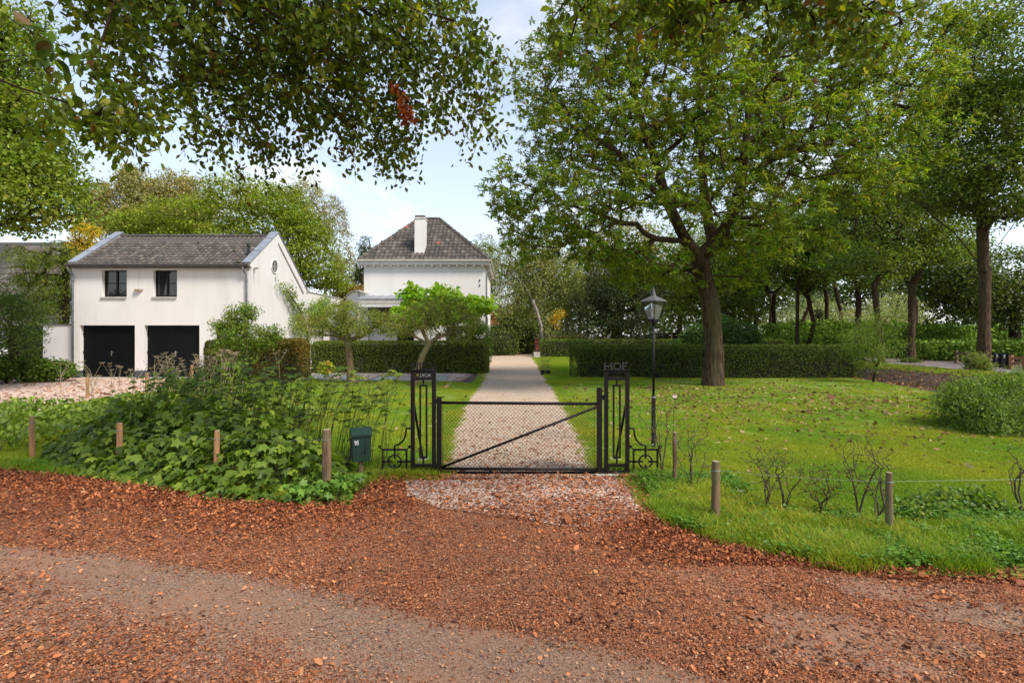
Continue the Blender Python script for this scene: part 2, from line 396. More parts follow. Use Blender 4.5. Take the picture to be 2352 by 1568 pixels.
def skeleton(paths, tips, r_trunk, rs, step=.9, rmin=.008, expo=.46, sag=.06, straight=.12, zmin=None):
    """branches: fixed limb polylines, then every tip joins the nearest node already grown"""
    P = []; par = []; plen = []
    for path in paths:
        for i, p in enumerate(path):
            if i == 0:
                if not P: P.append(p); par.append(-1); plen.append(0); continue
                d = np.linalg.norm(np.array(P) - p, axis=1); j = int(d.argmin()); last = j
                if d[j] < .05: continue
                P.append(p); par.append(j); plen.append(plen[j] + d[j]); last = len(P) - 1; continue
            prev = len(P) - 1 if (i > 1 or path is paths[0]) else last
            a = np.array(P[prev]); L = np.linalg.norm(p - a); m = max(1, int(L / step))
            for q in range(1, m + 1):
                pt = a + (p - a) * q / m + (rs.normal(0, .05 * min(1, L/m), 3) if q < m else 0)
                P.append(pt); par.append(prev); plen.append(plen[prev] + L / m); prev = len(P) - 1
    base = np.array(P[-1]) if len(paths) == 1 else np.mean([p[-1] for p in paths], axis=0)
    root = np.array(paths[0][-1])
    order = np.argsort(np.linalg.norm(tips - root, axis=1))
    cap = len(tips) * 14 + len(P) + 10
    PA = np.zeros((cap, 3)); PL = np.zeros(cap); n = len(P); PA[:n] = P; PL[:n] = plen
    skip = max(1, int(.6 * sum(1 for _ in paths[0])))
    z0 = paths[0][-1][2] - .3 if zmin is None else zmin
    okmask = np.zeros(cap, bool); okmask[:n] = PA[:n, 2] >= z0 - 1e-3 if len(paths) > 1 or True else True
    okmask[n-1] = True
    tipnode = np.zeros(len(tips), int)
    for t in order:
        p = tips[t]; d = np.linalg.norm(PA[:n] - p, axis=1) + straight * PL[:n]; d[~okmask[:n]] = 1e9
        j = int(d.argmin()); a = PA[j].copy(); L = np.linalg.norm(p - a); m = min(12, max(1, int(L / step)))
        prev = j; off = rs.normal(0, .07 * L, 3)
        for q in range(1, m + 1):
            f = q / m; pt = a + (p - a) * f + off * math.sin(math.pi * f) + np.array([0, 0, sag * L * math.sin(math.pi * f)])
            PA[n] = pt; PL[n] = PL[prev] + L / m; par.append(prev); okmask[n] = True; prev = n; n += 1
            if n >= cap - 2: break
        tipnode[t] = prev
    PA = PA[:n]; cnt = np.zeros(n); cnt[tipnode] = 1
    par = np.array(par)
    for i in range(n - 1, 0, -1): cnt[par[i]] += max(cnt[i], 0)
    R = np.maximum(rmin, r_trunk * (np.maximum(cnt, .3) / max(cnt.max(), 1)) ** expo)
    return PA, par, R, tipnode

def tubes_np(PA, par, R, thick=.05):
    parts = []
    i = np.where(par >= 0)[0]; a = PA[par[i]]; b = PA[i]; rb = R[i]; ra = np.minimum(R[par[i]], rb * 1.35)
    keep = np.linalg.norm(b - a, axis=1) > 1e-4; a, b, ra, rb = a[keep], b[keep], ra[keep], rb[keep]
    Vs, Fs, off = [], [], 0
    for sel, k in ((rb >= thick, 8), (rb < thick, 3)):
        if not sel.any(): continue
        A_, B_, Ra, Rb = a[sel], b[sel], ra[sel], rb[sel]; n = len(A_)
        d = unit(B_ - A_); u = unit(np.cross(d, np.where(np.abs(d[:, 2:3]) > .9, [[1., 0, 0]], [[0, 0, 1.]]))); w = np.cross(d, u)
        ext = d * (Rb[:, None] * .5)
        t = np.arange(k) * 2 * np.pi / k; cs = np.cos(t)[None, :, None]; sn = np.sin(t)[None, :, None]
        ring = u[:, None] * cs + w[:, None] * sn
        V = np.concatenate([(A_ - ext)[:, None] + ring * Ra[:, None, None], (B_ + ext)[:, None] + ring * Rb[:, None, None]], axis=1)
        j = np.arange(k); q = np.stack([j, (j+1) % k, (j+1) % k + k, j + k], 1)
        Fc = q[None] + (np.arange(n) * 2 * k)[:, None, None] + off
        Vs.append(V.reshape(-1, 3)); Fs.append(Fc.reshape(-1, 4)); off += n * 2 * k
    return np.concatenate(Vs), np.concatenate(Fs)

TRI = [0]
def tree(name, label, cat, base, path, lobes, tips, per, size, tpl, cols, w, r_trunk, seed, bark=None, clump_r=.35, group=None, droop=.0,
         limbs=(), leaf=None, flat=.55, shell=.65, up=.9, whorl=False, step=.9, expo=.46, trunk_name='trunk', rmin=.008, strand=0.0, zmin=None, hang=0.0, jit=.12, straight=.12):
    rs = np.random.RandomState(seed); base = np.asarray(base, float)
    c, r = lobes_m(lobes)
    T, d, k = sample_lobes(c, r, tips, rs, shell, np.array([l[6] if len(l) > 6 else 1. for l in lobes]))
    T[:, 2] = np.maximum(T[:, 2], .15)
    paths = [[base] + [np.asarray(p, float) for p in path]] + [[np.asarray(p, float) for p in l] for l in limbs]
    PA, par, R, tn = skeleton(paths, T, r_trunk, rs, step=step, expo=expo, rmin=rmin, straight=straight, zmin=zmin)
    if strand:
        sdir = unit(rs.normal(0, .35, (tips, 3)) + d * [.5, .5, 0] + [0, 0, -1]) * strand * rs.uniform(.5, 1.2, (tips, 1)) * (np.linalg.norm(T[:, :2], axis=1) / 6)[:, None]
        nb = len(PA); PA = np.concatenate([PA, T + sdir * .5 + rs.normal(0, .015, T.shape), T + sdir]); par = np.concatenate([par, tn, np.arange(nb, nb + tips)]); R = np.concatenate([R, np.full(2 * tips, rmin * .7)])
    low = PA[:, 2] < base[2] + .9
    fl = 1 + .55 * np.clip(1 - (PA[:, 2] - base[2]) / .9, 0, 1) ** 2
    R = R * np.where(low & (np.linalg.norm(PA[:, :2] - base[:2], axis=1) < .6), fl, 1)
    root = empty(name, tuple(base), label, cat, group)
    V, Fc = tubes_np(PA, par, R)
    link(trunk_name, np_mesh(trunk_name, V, Fc, smooth=True), root, bark or M_bark_dark)
    n = tips * per; ci = np.repeat(np.arange(tips), per)
    if whorl:
        ax = unit(d[ci] * .5 + rs.normal(0, .5, (n, 3)) + np.array([0, 0, .2]))
        off = rs.normal(0, clump_r * .5, (n, 3)); off[:, 2] *= .7
        # several rosettes per tip
        ro = rs.randint(0, 3, n); ro_off = rs.normal(0, clump_r, (tips, 3, 3)) * [1, 1, .55]
        P = T[ci] + ro_off[ci, ro] + rs.normal(0, .03, (n, 3))
        D = unit(rs.normal(0, 1, (n, 3)) * [1, 1, .55] + np.array([0, 0, -droop]))
    elif strand:
        P = T[ci] + sdir[ci] * rs.rand(n, 1) + rs.normal(0, 1, (n, 3)) * clump_r * (np.linalg.norm(T[ci][:, :2], axis=1) / 6)[:, None]
        D = unit(rs.normal(0, 1, (n, 3)) + np.array([0, 0, -droop]))
    else:
        off = rs.normal(0, 1, (n, 3)) * clump_r * np.array([1, 1, flat])
        if hang: off[:, 2] = -np.abs(rs.exponential(hang, n)); off[:, :2] *= .5
        P = T[ci] + off; D = unit(rs.normal(0, 1, (n, 3)) + np.array([0, 0, -droop]) + .35 * d[ci])
    Nn = unit(rs.normal(0, .45, (n, 3)) + np.array([0, 0, up]) + .35 * d[ci])
    S = size * rs.uniform(.7, 1.25, n)
    col = pal(cols, w, n, rs, jit, ci, tips)
    P[:, 2] = np.maximum(P[:, 2], .04)
    me = leaves_mesh('crown', tpl, P, D, Nn, S, col); TRI[0] += len(me.polygons)
    link('crown', me, root, leaf or M_leaf)
    return root

# ================================================================== THE SETTING
def sheet(name, poly, z, mat, kind='structure', parent=None, res=None, rag=0.0, seed=1):
    """flat outline; its edge is broken up a little so that it is not ruler straight"""
    pts = []
    n = len(poly)
    for i in range(n):
        a = np.array(poly[i][:2]); b = np.array(poly[(i+1) % n][:2]); L = np.linalg.norm(b-a)
        m = max(1, int(L / (res or 1e9))) if rag else 1; m = min(m, 160)
        nrm = np.array([-(b-a)[1], (b-a)[0]]) / (L + 1e-9)
        for q in range(m):
            p = a + (b-a) * q / m
            if rag: p = p + nrm * rag * (2 * float(fbm(p[0], p[1], 2.3, seed)) - 1)
            pts.append((p[0], p[1], z))
    import bmesh
    bm = bmesh.new(); vs = [bm.verts.new(p) for p in pts]; f = bm.faces.new(vs)
    if f.normal.z < 0 or True:
        f.normal_update()
        if f.normal.z < 0: f.normal_flip()
    bmesh.ops.triangulate(bm, faces=[f])
    me = bpy.data.meshes.new(name); bm.to_mesh(me); bm.free()
    o = link(name, me, parent, mat); tag(o, kind=kind); return o, [(p[0], p[1]) for p in pts]

# ground with the ditch along the far road
def ditch(x, y):
    cx = 18.3 + .02 * (y - 22)
    t = np.clip(1 - np.abs(x - cx) / 3.3, 0, 1); t = t * t * (3 - 2 * t)
    return -1.15 * t * np.clip((y - 6) / 4, 0, 1) * np.clip((75 - y) / 10, 0, 1)
xs = np.unique(np.concatenate([np.linspace(-600, -40, 8), np.linspace(-40, 12, 27), np.linspace(12, 25, 66), np.linspace(25, 60, 15), np.linspace(60, 600, 8)]))
ys = np.unique(np.concatenate([np.linspace(-60, 8, 12), np.linspace(8, 40, 100), np.linspace(40, 80, 30), np.linspace(80, 1200, 12)]))
XX, YY = np.meshgrid(xs, ys); ZZ = ditch(XX, YY); ZZ = ZZ + np.where(ZZ < -.02, .12 * (fbm(XX, YY, 1.6, 5) - .5), 0) - .012
V = np.stack([XX.ravel(), YY.ravel(), ZZ.ravel()], 1); nx = len(xs); ny = len(ys)
ii = (np.arange(ny-1)[:, None] * nx + np.arange(nx-1)[None]).ravel()
go = link('ground', np_mesh('ground', V, np.stack([ii, ii+1, ii+1+nx, ii+nx], 1), smooth=True), None, M_ditch); tag(go, kind='structure')

road_poly = [(-60, -8), (60, -8), (60, 2.6), G(2352,1330)[:2], G(2050,1318)[:2], G(1850,1296)[:2], G(1700,1262)[:2], G(1560,1222)[:2], G(1490,1160)[:2],
             G(1445,1098)[:2], G(870,1098)[:2], G(800,1150)[:2], G(650,1160)[:2], G(400,1128)[:2], G(150,1098)[:2], G(0,1082)[:2], G(-300,1040)[:2], (-60, 14)]
sheet('road', road_poly, 0.0, M_crumb, rag=.06, res=.25)
drive_poly = [G(1003,1100)[:2], G(1385,1100)[:2], G(1380,1075)[:2], G(1345,1000)[:2], G(1300,925)[:2], G(1262,865)[:2], G(1226,820)[:2], G(1222,813)[:2], (4.5, 60), (-3.5, 60),
              G(1120,817)[:2], G(1112,850)[:2], G(1102,872)[:2], G(1060,925)[:2], G(1020,1010)[:2]]
_, drive_rag = sheet('gravel_driveway', drive_poly, 0.008, M_gravel, rag=.05, res=.3)
apron_poly = [G(1003,1100)[:2], G(930,1105)[:2], G(940,1140)[:2], G(1010,1168)[:2], G(1150,1190)[:2], G(1330,1208)[:2], G(1480,1200)[:2], G(1490,1160)[:2], G(1450,1100)[:2]]
M_apron = grainmat('gravel_apron', [(.50,.39,.31), (.30,.17,.11), (.57,.46,.38), (.42,.30,.22), (.46,.34,.26), (.62,.52,.45), (.34,.21,.15)], 42, None, bump=.012, patch=(.30,.16,.10), ps=4, plo=.52, phi=.75)
sheet('gravel_apron', apron_poly, 0.006, M_apron, rag=.1, res=.2)
yard_poly = [(-45, 14), G(-300,1010)[:2], G(40,968)[:2], G(120,935)[:2], G(230,915)[:2], G(330,903)[:2], G(470,893)[:2], G(505,869)[:2], (-11.7, 23.25), (-45, 26)]
sheet('gravel_yard', yard_poly, 0.004, M_gravel_yard, rag=.12, res=.4)
# asphalt wheel track worn clear of leaves
def track(x, y):
    """1 in the swept wheel track, 0 in the litter"""
    up = np.interp(x, [-7.5, -4.75, -2.6, -1.02, .34, 1.25, 2.2, 5], [5.6, 4.80, 4.33, 3.74, 3.22, 2.86, 2.5, 1.6]) + .16 * (fbm(x, y, 1.4, 3) - .5)
    lo = np.interp(x, [-7.5, -3.72, -2.7, -1.6, -.5, 1.2], [4.6, 3.85, 3.35, 2.95, 2.55, 2.0]) + .5 * (fbm(x, y, 1.1, 9) - .5)
    return np.clip((up - y) / .16, 0, 1) * np.clip((y - lo) / .40, 0, 1)
tx = np.linspace(-7.5, 2.2, 60)
upy = np.interp(tx, [-7.5, -4.75, -2.6, -1.02, .34, 1.25, 2.2, 5], [5.6, 4.80, 4.33, 3.74, 3.22, 2.86, 2.5, 1.6])
sheet('asphalt_track', [(x, y + .05*math.sin(3*x)) for x, y in zip(tx, upy)] + [(2.2, -2), (-7.5, -2)], 0.004, M_asphalt)
bare = []
for i, (px, py, rx, ry) in enumerate(((2010,1352,.32,.16), (1960,1462,.55,.22), (1330,1515,.3,.12), (2290,1420,.5,.2), (2080,1540,.35,.12), (1830,1500,.22,.1))):
    g = G(px, py); bare.append((g[0], g[1], rx, ry))
    sheet('bare_asphalt', [(g[0]+rx*1.1*(1+.25*math.sin(5*t+i))*math.cos(t)+.0, g[1]+ry*1.1*(1+.2*math.cos(3*t+i))*math.sin(t)-.25*rx*math.cos(t)) for t in np.linspace(0, 6.28, 28)[:-1]], 0.003+.0004*i, M_asphalt)

lawnR = [tuple(p) for p in [G(1445,1100)[:2], G(1378,1075)[:2], G(1345,1000)[:2], G(1300,925)[:2], G(1262,865)[:2], G(1226,820)[:2], G(1230,812)[:2],
         (15.0, 48), (15.0, 22.2), (14.4, 19), (13.6, 16), (13.3, 12), (13.2, 9.4), (18, 7), (26, 5), (26, 2.9),
         G(2352,1330)[:2], G(2050,1318)[:2], G(1850,1296)[:2], G(1700,1262)[:2], G(1560,1222)[:2], G(1490,1160)[:2]]]
sheet('lawn', lawnR, 0.016, M_lawn, rag=.08, res=.3)
lawnL = [G(945,1098)[:2], G(870,1098)[:2], G(800,1140)[:2], G(650,1150)[:2], G(400,1118)[:2], G(150,1090)[:2], G(0,1075)[:2], G(-300,1035)[:2], G(-260,1000)[:2], G(40,968)[:2], G(120,935)[:2], G(230,915)[:2], G(330,903)[:2], G(470,893)[:2], G(505,872)[:2],
         G(680,872)[:2], G(1000,875)[:2], G(1075,879)[:2], G(1095,880)[:2], G(1060,925)[:2], G(1020,1010)[:2], G(1003,1098)[:2]]
lawnL = [tuple(p) for p in lawnL]
sheet('lawn', lawnL, 0.014, M_lawn, rag=.06, res=.3, seed=4)

# paved path, slab by slab
path, _ = sheet('path', [(-11.55, 22.3), (-2.1, 21.6), (-1.9, 25.9), (-11.55, 30.5)], 0.002, surf('brick_path', (.30,.19,.14), (.22,.14,.105), 9, .9, .004, 50))
sl = [MB().box(-.29, .29, -.24, .24, 0, .028).build('paving_slab_source', m, bevel=.006).data for m in M_slab]
for o in [o for o in COL.objects if o.name.startswith('paving_slab_source')]: bpy.data.objects.remove(o)
cnt = 0
for j in range(10):
    for i in range(17):
        x = -11.2 + i * .6 + (.3 if j % 2 else 0); y = 22.15 + j * .49 - .02 * i * (1 if j < 3 else 0)
        if x > -2.2 or y > 26.4 or y < 22.45 - .1*(x+11.5): continue
        o = bpy.data.objects.new('paving_slab', sl[random.randrange(3)]); COL.objects.link(o); o.parent = path
        o.location = (x, y, .004 + random.uniform(-.004, .005)); o.rotation_euler = (random.uniform(-.008,.008), random.uniform(-.008,.008), random.uniform(-.01,.01)); cnt += 1

# far road with its dashed line
sheet('far_road', [(24, 10), (28, 10), (29, 29.6), (30.5, 34.5), (31, 43), (33, 60), (39, 100), (36, 100), (30, 60), (27.3, 43), (25.9, 33), (24.8, 28)], 0.0, M_asphalt2)
fr = bpy.data.objects['far_road']
for i in range(9):
    y = 18 + i * 4.2; x0 = np.interp(y, [14, 28, 43, 60], [24.5, 25.2, 27.8, 30.5])
    o = MB().box(x0-.06, x0+.06, y, y+1.8, .003, .007).build('lane_marking', M_print, fr)

# ================================================================== BUILDINGS
def tile_mesh(w, L, mat, wave=.026):
    """one S shaped clay pantile: runs up +y, lies in xy, lower end lifted over the course below"""
    k = 7; vs = []; fs = []
    for i in range(k):
        u = i / (k - 1); x = (u - .5) * w * 1.06; z = wave * math.sin(u * 2 * math.pi + .5)
        vs += [(x, -.02, z + .030), (x, L, z + .004), (x, -.02, z + .012)]
    for i in range(k - 1):
        a = i * 3; b = a + 3
        fs += [(a, b, b+1, a+1), (a+2, b+2, b, a)]
    me = bpy.data.meshes.new('roof_tile'); me.from_pydata(vs, [], fs); me.update(); me.materials.append(mat)
    for i, p in enumerate(me.polygons): p.use_smooth = (i % 2 == 0)
    return me
def lay_tiles(roof, x0, x1, ncol, org_y, org_z, pitch, gauge, nrow, keep, wset, seed, part_rows, extra=None):
    rs = random.Random(seed); w = (x1 - x0) / ncol
    kinds = [tile_mesh(w, gauge * 1.12, m) for m in M_tile] + [tile_mesh(w, gauge*1.12, M_tile_red)]
    rest = MB(); count = 0
    off = Vector((0, 0, 0)); p = roof
    while p is not None: off += Vector(p.location); p = p.parent
    for r in range(nrow):
        for c in range(ncol):
            x = x0 + (c + .5) * w; s = r * gauge
            if not keep(x, s): continue
            y = org_y + math.cos(pitch) * s; z = org_z + math.sin(pitch) * s
            k = rs.choices(range(4), wset)[0]
            if extra and (c, r) in extra: k = 4
            jit = (rs.uniform(-.012, .012), rs.uniform(-.02, .02))
            if r < part_rows:
                o = bpy.data.objects.new('roof_tile', kinds[k]); COL.objects.link(o); o.parent = roof
                o.location = Vector((x, y, z + rs.uniform(0, .006))) - off; o.rotation_euler = (pitch + jit[0], jit[0], jit[1]); count += 1
            else:
                ca, sa = math.cos(pitch), math.sin(pitch)
                rest.add([(x + v.co.x, y + v.co.y*ca - v.co.z*sa, z + v.co.y*sa + v.co.z*ca) for v in kinds[k].vertices], [tuple(q.vertices) for q in kinds[k].polygons])
    if rest.v:
        o = rest.build('roof_tiles_upper', M_tile[0], roof); o['kind'] = 'stuff'
    return count

# ---------------------------------------------- garage
gar = empty('garage', (-15.6, 23.3, 0), 'white rendered garage with two black double doors and a grey tiled saddle roof', 'garage')
GX0, GX1, GY0, GY1, GAP = -19.6, -11.6, 23.3, 29.5, 25.9
wall = MB(); T = .28; zt = 4.98; pl = .33
ops = [(-19.28, -16.82, 0, 2.35), (-16.40, -13.94, 0, 2.35), (-13.26, -12.3, 0.1, 2.42)]
wins = [(-18.29, -17.18, 3.62, 4.81), (-16.0, -14.94, 3.62, 4.81)]
# front wall as butted panels
xs_ = [GX0 + .0, -19.28, -16.82, -16.40, -13.94, -13.26, -12.3, GX1]
GXL = GX0 - .02 + T
for x0, x1 in ((-16.82, -16.40), (-13.94, -13.26), (-12.3, GX1 - T)):
    wall.box(x0, x1, GY0, GY0 + T, pl, 2.35)
wall.box(GXL, -13.26, GY0, GY0 + T, 2.35, 3.62); wall.box(-13.26, GX1 - T, GY0, GY0 + T, 2.42, 3.62); wall.box(-13.94, -13.26, GY0+.001, GY0+T-.001, 2.345, 2.42); wall.box(-12.3, GX1 - T, GY0+.001, GY0 + T-.001, 2.345, 2.42)
for x0, x1 in ((GXL, -18.29), (-17.18, -16.0), (-14.94, GX1 - T)): wall.box(x0, x1, GY0, GY0 + T, 3.62, zt)
for x0, x1 in ((-18.29, -17.18), (-16.0, -14.94)): wall.box(x0, x1, GY0, GY0 + T, 4.81, zt)
wall.build('wall', M_white, gar); MB().box(GXL, GX1 - T, GY1 - T, GY1, 0, 4.2).build('back_wall', M_white, gar)
prof = [(GY0 - .12, 4.95), (GY0 - .12, 5.16), (GAP, 6.98), (GY1 + .08, 4.42), (GY1 + .08, 4.22), (GY1, 4.22), (GY1, pl), (GY0, pl), (GY0, 4.95)]
gw = MB().prism(prof, 'x', GX1 - T, GX1).build('gable_wall', M_white, gar)
MB().prism(prof, 'x', GX0 - .02, GX0 - .02 + T).build('gable_wall', M_white, gar)
MB().box(GX0 - .02 + T, -19.28, GY0, GY0 + T, pl, 2.35).build('wall_pier', M_white, gar)
for q in ((GX0 - .01, -19.285, GY0 - .012, GY0 + T), (-16.815, -16.405, GY0 - .012, GY0 + T), (-13.935, -13.265, GY0 - .012, GY0 + T), (-12.295, GX1 + .012, GY0 - .012, GY0 + T), (GX1 - T, GX1 + .012, GY0 + T, GY1 + .01)):
    MB().box(*q, 0, pl).build('plinth', M_plinth, gar)
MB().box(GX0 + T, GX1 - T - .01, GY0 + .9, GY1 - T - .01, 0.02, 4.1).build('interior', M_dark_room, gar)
# verge of the back slope: proud band that follows the rake, ends short of the eaves
sl_ = (4.42 - 6.98) / (GY1 + .08 - GAP)
def rake(y): return 6.98 + sl_ * (y - GAP)
MB().prism([(GAP - .02, rake(GAP) - .52), (GAP + .06, rake(GAP) - .62), (GY1 - .52, rake(GY1 - .52) - .62), (GY1 - .44, rake(GY1 - .44) - .50)], 'x', GX1 + .002, GX1 + .05).build('verge_band', M_trim, gar)
# zinc parapet caps
for xa in (GX1 - T - .06, GX0 - .06):
    c_ = MB(); xb = xa + T + .1
    f1 = (6.98 - 5.16) / (GAP - GY0 + .12)
    c_.prism([(GY0 - .2, 5.12), (GY0 - .2, 5.16), (GAP, 7.03), (GAP, 6.985)], 'x', xa, xb)
    c_.prism([(GAP, 6.985), (GAP, 7.03), (GY1 + .14, 4.42), (GY1 + .14, 4.38)], 'x', xa, xb)
    c_.build('parapet_cap', M_zinc, gar)
    ang = math.atan(f1)
    for s in (.95, 2.1):                                      # standing seams
        y = GY0 - .2 + s; z = 5.16 + f1 * s * 1.0
        MB().bar((xa - .004, y, z + .012), (xb + .004, y, z + .012), .03, .03).build('cap_seam', M_zinc, gar)
pit = math.atan2(6.80 - 4.98, GAP - 23.12)
roof = MB().add([(GX0 + T - .03, 23.14, 4.93), (GX1 - T + .01, 23.14, 4.93), (GX1 - T + .01, GAP, 6.76), (GX0 + T - .03, GAP, 6.76), (GX0 + T - .03, GY1 + .05, 4.30), (GX1 - T + .01, GY1 + .05, 4.30)],
                [(0, 1, 2, 3), (3, 2, 5, 4)]).build('roof', M_roof_under, gar)
n_ = lay_tiles(roof, GX0 + T - .02, GX1 - T, 33, 23.10, 4.975, pit, .292, 11, lambda x, s: True, (5, 4, 3, 2), 3, 9)
rr = MB()
for i in range(24):
    x = GX0 + T + (i + .5) * (GX1 - GX0 - 2*T) / 24; rr = MB(); hw = .165
    rr.tube([(x - hw, GAP - .02, 6.80), (x + hw, GAP - .02, 6.812)], [.092, .10], 10); rr.build('ridge_tile', M_tile[2] if i % 3 else M_tile[0], roof, smooth=False)
for i, (x, s) in enumerate(((-13.2, 2.4), (-12.7, 2.35), (-12.95, 1.5), (-15.1, 2.5), (-16.6, 2.2), (-12.25, .3))):
    y = 23.1 + s * math.cos(pit); z = 4.98 + s * math.sin(pit); b = MB().sphere((x, y, z + .03), .07 + .02*(i % 3), 8, 5, .45); b.build('moss_cushion', M_moss, roof)
vx, vs_ = -12.05, .95; vy = 23.1 + vs_*math.cos(pit); vz = 4.98 + vs_*math.sin(pit)
MB().tube([(vx, vy, vz - .05), (vx, vy, vz + .12), (vx, vy, vz + .5)], [.10, .06, .055], 12).tube([(vx, vy, vz + .46), (vx, vy, vz + .58)], .085, 12).build('vent_pipe', M_boxdark, roof)
g_ = MB(); k = 8
for i in range(k):
    t0, t1 = math.pi * (1 + i / k), math.pi * (1 + (i + 1) / k)
    for q in (0,):
        a0 = (23.02 + .09*math.cos(t0), 5.03 + .09*math.sin(t0)); a1 = (23.02 + .09*math.cos(t1), 5.03 + .09*math.sin(t1))
        g_.add([(GX0 - .05, *a0), (GX1 + .0, *a0), (GX1 + .0, *a1), (GX0 - .05, *a1)], [(0, 1, 2, 3)])
g_.box(GX0 - .05, GX1, 22.925, 22.94, 5.02, 5.045); g_.box(GX0 - .05, GX1, 23.11, 23.125, 4.9, 5.0); g_.box(GX0-.05, GX0-.04, 22.93, 23.11, 4.94, 5.04); g_.box(GX1-.01, GX1, 22.93, 23.11, 4.94, 5.04)
g_.build('gutter', M_gutter, gar)
MB().box(GX0 + .02, GX1 - T, 23.06, 23.30, 4.88, 4.955).build('eaves_board', M_gutter, gar)
for x, b in ((GX0 + .02, -.0), (-11.86, 0)):
    d_ = MB().tube([(x, 23.02, 4.95), (x, 23.02, 4.86), (x + .02, 23.1, 4.72), (x + .06, 23.2, 4.6), (x + .06, 23.22, 4.45), (x + .06, 23.22, .05)], .042, 12).build('downpipe', M_pipe, gar, smooth=True)
    for z in (4.3, 2.5, .9): MB().tube([(x + .06, 23.22, z - .025), (x + .06, 23.22, z + .025)], .052, 12).build('pipe_clamp', M_gutter, d_)
for x0, x1, z0, z1 in wins:
    yr = GY0 + .17; fr_ = MB(); f = .055
    fr_.box(x0, x0+f, yr, yr+.07, z0, z1); fr_.box(x1-f, x1, yr, yr+.07, z0, z1); fr_.box(x0+f, x1-f, yr+.001, yr+.069, z0, z0+f+.02); fr_.box(x0+f, x1-f, yr+.001, yr+.069, z1-f, z1)
    xm = (x0 + x1) / 2
    fr_.box(xm-.035, xm+.035, yr-.008, yr+.068, z0+f+.02, z1-f)
    w_ = fr_.build('window', M_frame, gar)
    zm = (z0 + z1) / 2 + .02
    for a, b in ((x0+f, xm-.035), (xm+.035, x1-f)):
        MB().box(a, b, yr+.015, yr+.06, zm-.014, zm+.014).build('glazing_bar', M_frame, w_)
        for c, d in ((z0+f+.02, zm-.014), (zm+.014, z1-f)): MB().box(a, b, yr+.035, yr+.043, c, d).build('pane', M_glass, w_)
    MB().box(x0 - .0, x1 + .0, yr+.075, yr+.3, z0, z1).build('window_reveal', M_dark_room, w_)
    MB().box(x0 - .03, x1 + .0, GY0 - .07, GY0 + .16, z0 - .07, z0 - .005).build('sill', M_trim, w_)
for di, (x0, x1, z0, z1) in enumerate(ops[:2]):
    yr = GY0 + .2; xm = (x0 + x1) / 2
    for a, b, sd_ in ((x0 + .01, xm - .004, 1), (xm + .004, x1 - .01, -1)):
        d_ = MB().box(a, b, yr, yr + .05, .03, z1 - .01).build('door', M_door, gar, bevel=.004)
        for z in (.35, 1.15, 1.95):
            MB().box(a - .0 if sd_ > 0 else b - .05, a + .05 if sd_ > 0 else b, yr - .03, yr - .001, z - .05, z + .05).build('hinge', M_frame, d_)
        if sd_ > 0: 
            MB().box(xm + .02, xm + .065, yr - .012, yr - .001, .98, 1.20).bar((xm + .042, yr - .05, 1.14), (xm + .17, yr - .05, 1.14), .018).bar((xm + .042, yr - .055, 1.14), (xm + .042, yr, 1.14), .018).build('handle', M_steel, d_)
    MB().box(x0, x1, GY0 - .03, GY0 + .26, 0.0, .028).build('threshold', M_trim, gar)
d_ = MB().box(-13.25, -12.31, GY0 + .16, GY0 + .21, .12, 2.41).build('door', M_door, gar, bevel=.004)
MB().box(-13.1, -12.46, GY0 + .152, GY0 + .159, 1.3, 2.2).build('pane', M_glass, d_)
MB().box(-13.34, -12.2, GY0 - .05, GY0 + .02, 2.42, 2.47).build('door_hood', M_trim, gar)
MB().box(-13.3, -12.25, GY0 - .12, GY0 + .15, 0, .118).build('door_step', M_trim, gar)
# round window in the gable
cyw, czw = 25.5, 5.24
ov = MB().ring((GX1 + .012, cyw, czw), .33, .035, 'x', 32, 6).build('round_window', M_white2, gar, smooth=True)
ov2 = MB(); pts = [(GX1 + .006, cyw + .31*math.cos(t), czw + .31*math.sin(t)) for t in np.linspace(0, 2*math.pi, 33)[:-1]]
ov2.add(pts, [tuple(range(32))]); ov2.build('pane', glass('round_glass', (.10, .10, .10), .1), ov)
MB().box(GX1 + .008, GX1 + .03, cyw - .012, cyw + .012, czw - .31, czw + .31).box(GX1 + .009, GX1 + .028, cyw - .31, cyw + .31, czw - .012, czw + .012).build('glazing_bar', M_trim, ov)
MB().box(GX1, GX1 + .16, cyw + .02, cyw + .1, czw - .5, czw - .42).build('sensor_light', M_white2, gar)
MB().box(GX1 + .01, GX1 + .1, 23.4, 23.5, 4.85, 4.93).bar((GX1 + .06, 23.42, 4.9), (GX1 + .34, 23.2, 4.88), .05, .07).build('camera_bracket', M_trim, gar)
# wall lamp with its conduit
l_ = MB().sphere((0,0,0), .001, 3, 2)
l_ = MB(); k = 14
for i in range(4):
    r0, r1 = (.20, .17, .11, .04, .0)[i], (.20, .17, .11, .04, .0)[i+1]; z0_, z1_ = (3.95, 3.90, 3.86, 3.845, 3.84)[i], (3.95, 3.90, 3.86, 3.845, 3.84)[i+1]
    for j in range(k):
        t0, t1 = math.pi*(1 + j/k), math.pi*(1 + (j+1)/k)
        l_.add([(-16.62 + r0*math.cos(t0), GY0 + r0*math.sin(t0), z0_), (-16.62 + r0*math.cos(t1), GY0 + r0*math.sin(t1), z0_), (-16.62 + r1*math.cos(t1), GY0 + r1*math.sin(t1), z1_), (-16.62 + r1*math.cos(t0), GY0 + r1*math.sin(t0), z1_)], [(0,1,2,3)])
lamp_m = surf('lamp_cream', (.62,.50,.38), (.5,.40,.30), 12, .5)
lo_ = l_.build('wall_lamp', lamp_m, gar)
MB().box(-16.63, -16.61, GY0 - .02, GY0 - .001, 3.96, 4.9).build('conduit', M_white2, lo_)
